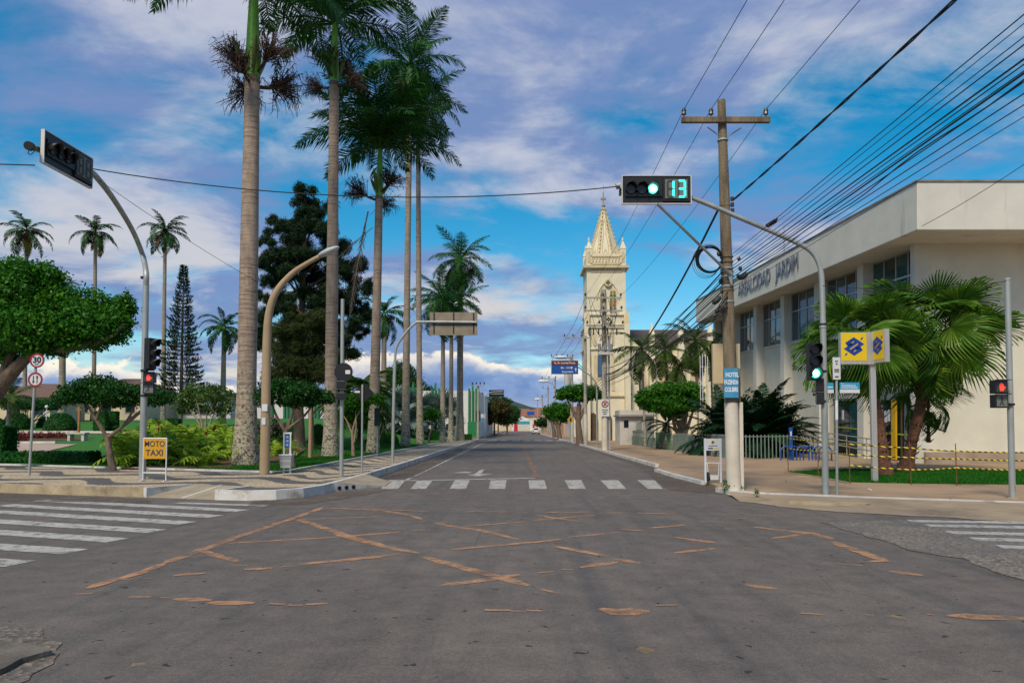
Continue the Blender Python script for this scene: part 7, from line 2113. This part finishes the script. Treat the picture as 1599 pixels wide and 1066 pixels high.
def tape(label, pts, w=.036):
    p0 = Vector(pts[0]); mb = MB(); vs = []
    for i, p in enumerate(pts):
        a = .5 * math.sin(i * .7); d = Vector((0, math.sin(a), math.cos(a))) * w / 2
        q = Vector(p) - p0; vs += [q - d, q + d]
    mb.add(vs, [(2 * i, 2 * i + 2, 2 * i + 3, 2 * i + 1) for i in range(len(pts) - 1)])
    o = mb.build('warning_tape', m_tape, None, True, loc=p0)
    md = o.modifiers.new('t', 'SOLIDIFY'); md.thickness = .002
    tag(o, label, 'tape', 'warning tape round the lawn')
for k, lv, nm in ((0, [(684, 689, 693, 699, 704, 706), 0], 'top'), (1, [(700, 704, 709, 714, 716, 719), 0], 'middle'), (2, [None, None, 726, 733, 730, 734], 'bottom')):
    ys_ = lv[0] if isinstance(lv[0], tuple) else lv
    for j in range(5):
        if ys_[j] is None: continue
        a = at(STK[j][0], ys_[j], stp[j].y - .02); c = at(STK[j + 1][0], ys_[j + 1], stp[j + 1].y - .02)
        tape('%s yellow and black warning tape, span %s' % (nm, ('at the left tip of the lawn', 'left of the silver sign post', 'behind the silver sign post', 'before the palm trunks', 'at the right edge')[j]), sag(a, c, .015, 22))
a = at(1278, 704, stp[1].y - .03)
tape('loose warning tape end hanging down the second stake', [a + Vector((.01 * math.sin(k), 0, -.05 * k)) for k in range(16)])
# white pipe rack behind the ficus
c = at(1100, 650, 44); pr_ = thing('pipe_rack', (c.x, 44, RW), 'thin white ladder-like pipes rising left of the wooden pole', 'pipes')
for x in (-.22, -.08, .10, .22): MB().tube([(x, 0, 0), (x, 0, at(1100, 552 + 6 * abs(x) * 5, 44).z)], .022, 6).build('pipe', m_wt, pr_)
for py in (575, 600, 625): MB().tube([(-.22, 0, at(1100, py, 44).z), (.22, 0, at(1100, py, 44).z)], .018, 6).build('rung', m_wt, pr_)
# stone bench, garden lamp and wooden cross post on the square
p = gx(121, 688); bn = thing('stone_bench', (p.x, p.y, gz(p.x, p.y)), 'pale stone bench among the lawn strips', 'bench')
m_stone = M('pale_stone', (.50, .47, .42), .15, 3, .85)
MB().box(-.55, .55, -.25, .25, .38, .48).build('seat', m_stone, bn, bev=.01)
for x in (-.4, .4): MB().box(x - .08, x + .08, -.2, .2, -.02, .38).build('leg', m_stone, bn)
p = at(72, 668, 57); gl = thing('garden_lamp', (p.x, 57, gz(p.x, 57)), 'thin garden lamp with white globe beside the flat hedge', 'lamp')
zt_ = at(72, 635, 57).z - gz(p.x, 57)
MB().tube([(0, 0, 0), (0, 0, zt_ - .1)], .03, 6).build('post', m_wt, gl, True); MB().ball((0, 0, zt_), .13, n=12, m=8).build('globe', m_swhite, gl, True)
p = at(123, 672, 50); wc = thing('wooden_post', (p.x, 50, gz(p.x, 50)), 'slim wooden post with short crossbar before the hedges', 'post')
zt_ = at(123, 635, 50).z - gz(p.x, 50)
m_wood2 = M('warm_wood', (.34, .16, .06), .3, 3, .8)
MB().box(-.06, .06, -.06, .06, -.05, zt_).build('post', m_wood2, wc); MB().box(-.2, .2, -.04, .04, zt_ - .22, zt_ - .12).build('crossbar', m_wood2, wc)
for py_, lab in ((676, 'long low white border wall across the far lawn'),):
    a = gx(-40, py_); c = gx(240, py_)
    o = MB().box(0, (c - a).length, -.1, .1, -.1, .14).build('border_wall', m_kerbw, None, loc=(a.x, a.y, gz(a.x, a.y)), rot=(0, 0, math.atan2(c.y - a.y, c.x - a.x)))
    tag(o, lab, 'low wall')
o = MB().box(-1.6, 1.6, -.08, .08, -.05, .12).build('border_wall', m_kerbw, None, loc=(gx(40, 692).x, gx(40, 692).y, gz(-24, gx(40, 692).y)), rot=(0, 0, .05)); tag(o, 'short low white border beside the red bushes', 'low wall')
# stand far up the left pavement
b = gr(714, 687.5, SW); fsn = thing('standing_sign', b, 'small white standing board far along the left pavement', 'sign')
for x in (-.2, .2): MB().box(x - .03, x + .03, -.03, .03, 0, 1.05).build('leg', m_wt, fsn)
for z in (.25, .6, .98): MB().box(-.169, .169, -.02, .02, z, z + .12).build('board', m_swhite, fsn)
b = gr(719, 688, SW); fg = thing('sign_post', b, 'green plate on a thin post far along the left pavement', 'road sign')
MB().tube([(0, 0, 0), (0, 0, 2.2)], .03, 6).build('post', m_galv, fg, True); MB().box(-.22, .22, -.05, -.035, 1.35, 2.2).build('plate', M('green_plate', (.012, .13, .085), .15, 4, .5), fg)
b = Vector((at(747, 684, 94).x, 94, SW)); fsg = thing('signal_pole', b, 'far dark traffic signal at the next corner on the left', 'traffic light')
MB().tube([(0, 0, 0), (0, 0, 3.6)], .06, 8).build('pole', m_galv, fsg, True); MB().box(-.35, .25, -.2, .1, 2.2, 3.5).build('signal_head', m_hous, fsg, bev=.02); MB().box(.3, .9, -.05, 0, 2.6, 3.1).build('plate', m_swhite, fsg); MB().box(.3, .6, -.05, 0, 2.1, 2.4).build('plate', m_cyan, fsg)
# litter
for (px, py, z, s_, lab) in ((1357, 765, RW, .07, 'crumpled white paper scrap on the right pavement'), (1227, 752, RW, .035, 'dark leaf on the right pavement'), (1484, 780, RW, .03, 'small dark scrap near the pedestrian pole')):
    p = gr(px, py, z + .012); mb = MB(); rr2 = random.Random(px)
    vs = [(s_ * math.cos(a) * rr2.uniform(.7, 1.2), s_ * math.sin(a) * rr2.uniform(.4, .8), rr2.uniform(.0, .03)) for a in np.linspace(0, 2 * PI, 8, endpoint=False)] + [(0, 0, .035)]
    mb.add(vs, [(k, (k + 1) % 8, 8) for k in range(8)])
    tag(mb.build('paper_scrap', m_swhite if s_ > .05 else m_bark, None, loc=p), lab, 'litter')
# weeds at the foot of the wooden pole and along the kerb
for (px, py, r, lab) in ((1136, 765, .16, 'small green weed at the foot of the wooden pole'), (1158, 765, .09, 'tuft of grass right of the wooden pole foot'), (1181, 773, .08, 'tiny weed on the white kerb by the wooden pole')):
    p = gr(px, py, RW); V, Q = leaf_cloud([(0, 0, r * .7, r, r, r)], 5000, .06, int(px), .5)
    tag(link('weed', np_mesh('weed', V, Q, m_ficus), None, p), lab, 'weed')

# ------------------------------------------------------------------ parked car
m_car = M('white_car_paint', (.62, .63, .61), .04, 1, .25, spec=.6)
b = Vector((at(837, 678, 174).x, 174, 0)); car = thing('parked_car', b, 'small white hatchback parked on the right far down the street', 'car')
prof = [(0, .32), (.05, .75), (.12, .95), (.55, 1.42), (1.9, 1.48), (2.6, 1.05), (3.7, .88), (3.85, .55), (3.85, .30)]
mb = MB(); n = len(prof); xs_ = (-.82, -.72, .72, .82)
vs = []
for (x, f) in ((-.82, 0), (-.66, 1), (.66, 1), (.82, 0)):
    for (y, z) in prof:
        k_ = f if z > 1.0 else 0
        vs.append((math.copysign(.82 if z <= 1.0 else .66, x) if f == 0 else x * (1 if z > 1.0 else .98), y, z))
fs = []
for i in range(3):
    for j in range(n): fs.append((i * n + j, (i + 1) * n + j, (i + 1) * n + (j + 1) % n, i * n + (j + 1) % n))
fs.append(tuple(range(n))); fs.append(tuple(range(4 * n - 1, 3 * n - 1, -1)))
mb.add(vs, fs).build('body', m_car, car)
MB().add([(-.60, .17, 1.0), (.60, .17, 1.0), (.54, .50, 1.36), (-.54, .50, 1.36)], [(0, 1, 2, 3)]).build('rear_window', GL[1], car, loc=(0, -.04, 0))
for s_ in (-1, 1):
    MB().box(s_ * .66 - .13, s_ * .66 + .13, -.03, .1, .72, .92).build('tail_light', m_sred, car)
    for y in (.7, 3.1):
        w_ = MB().tube([(s_ * .84, y, .30), (s_ * .62, y, .30)], .30, 14).build('wheel', m_black, car, True)
MB().box(-.25, .25, -.03, .06, .55, .67).build('number_plate', m_edge, car); MB().box(-.8, .8, -.05, .1, .28, .45).build('bumper', m_black, car)
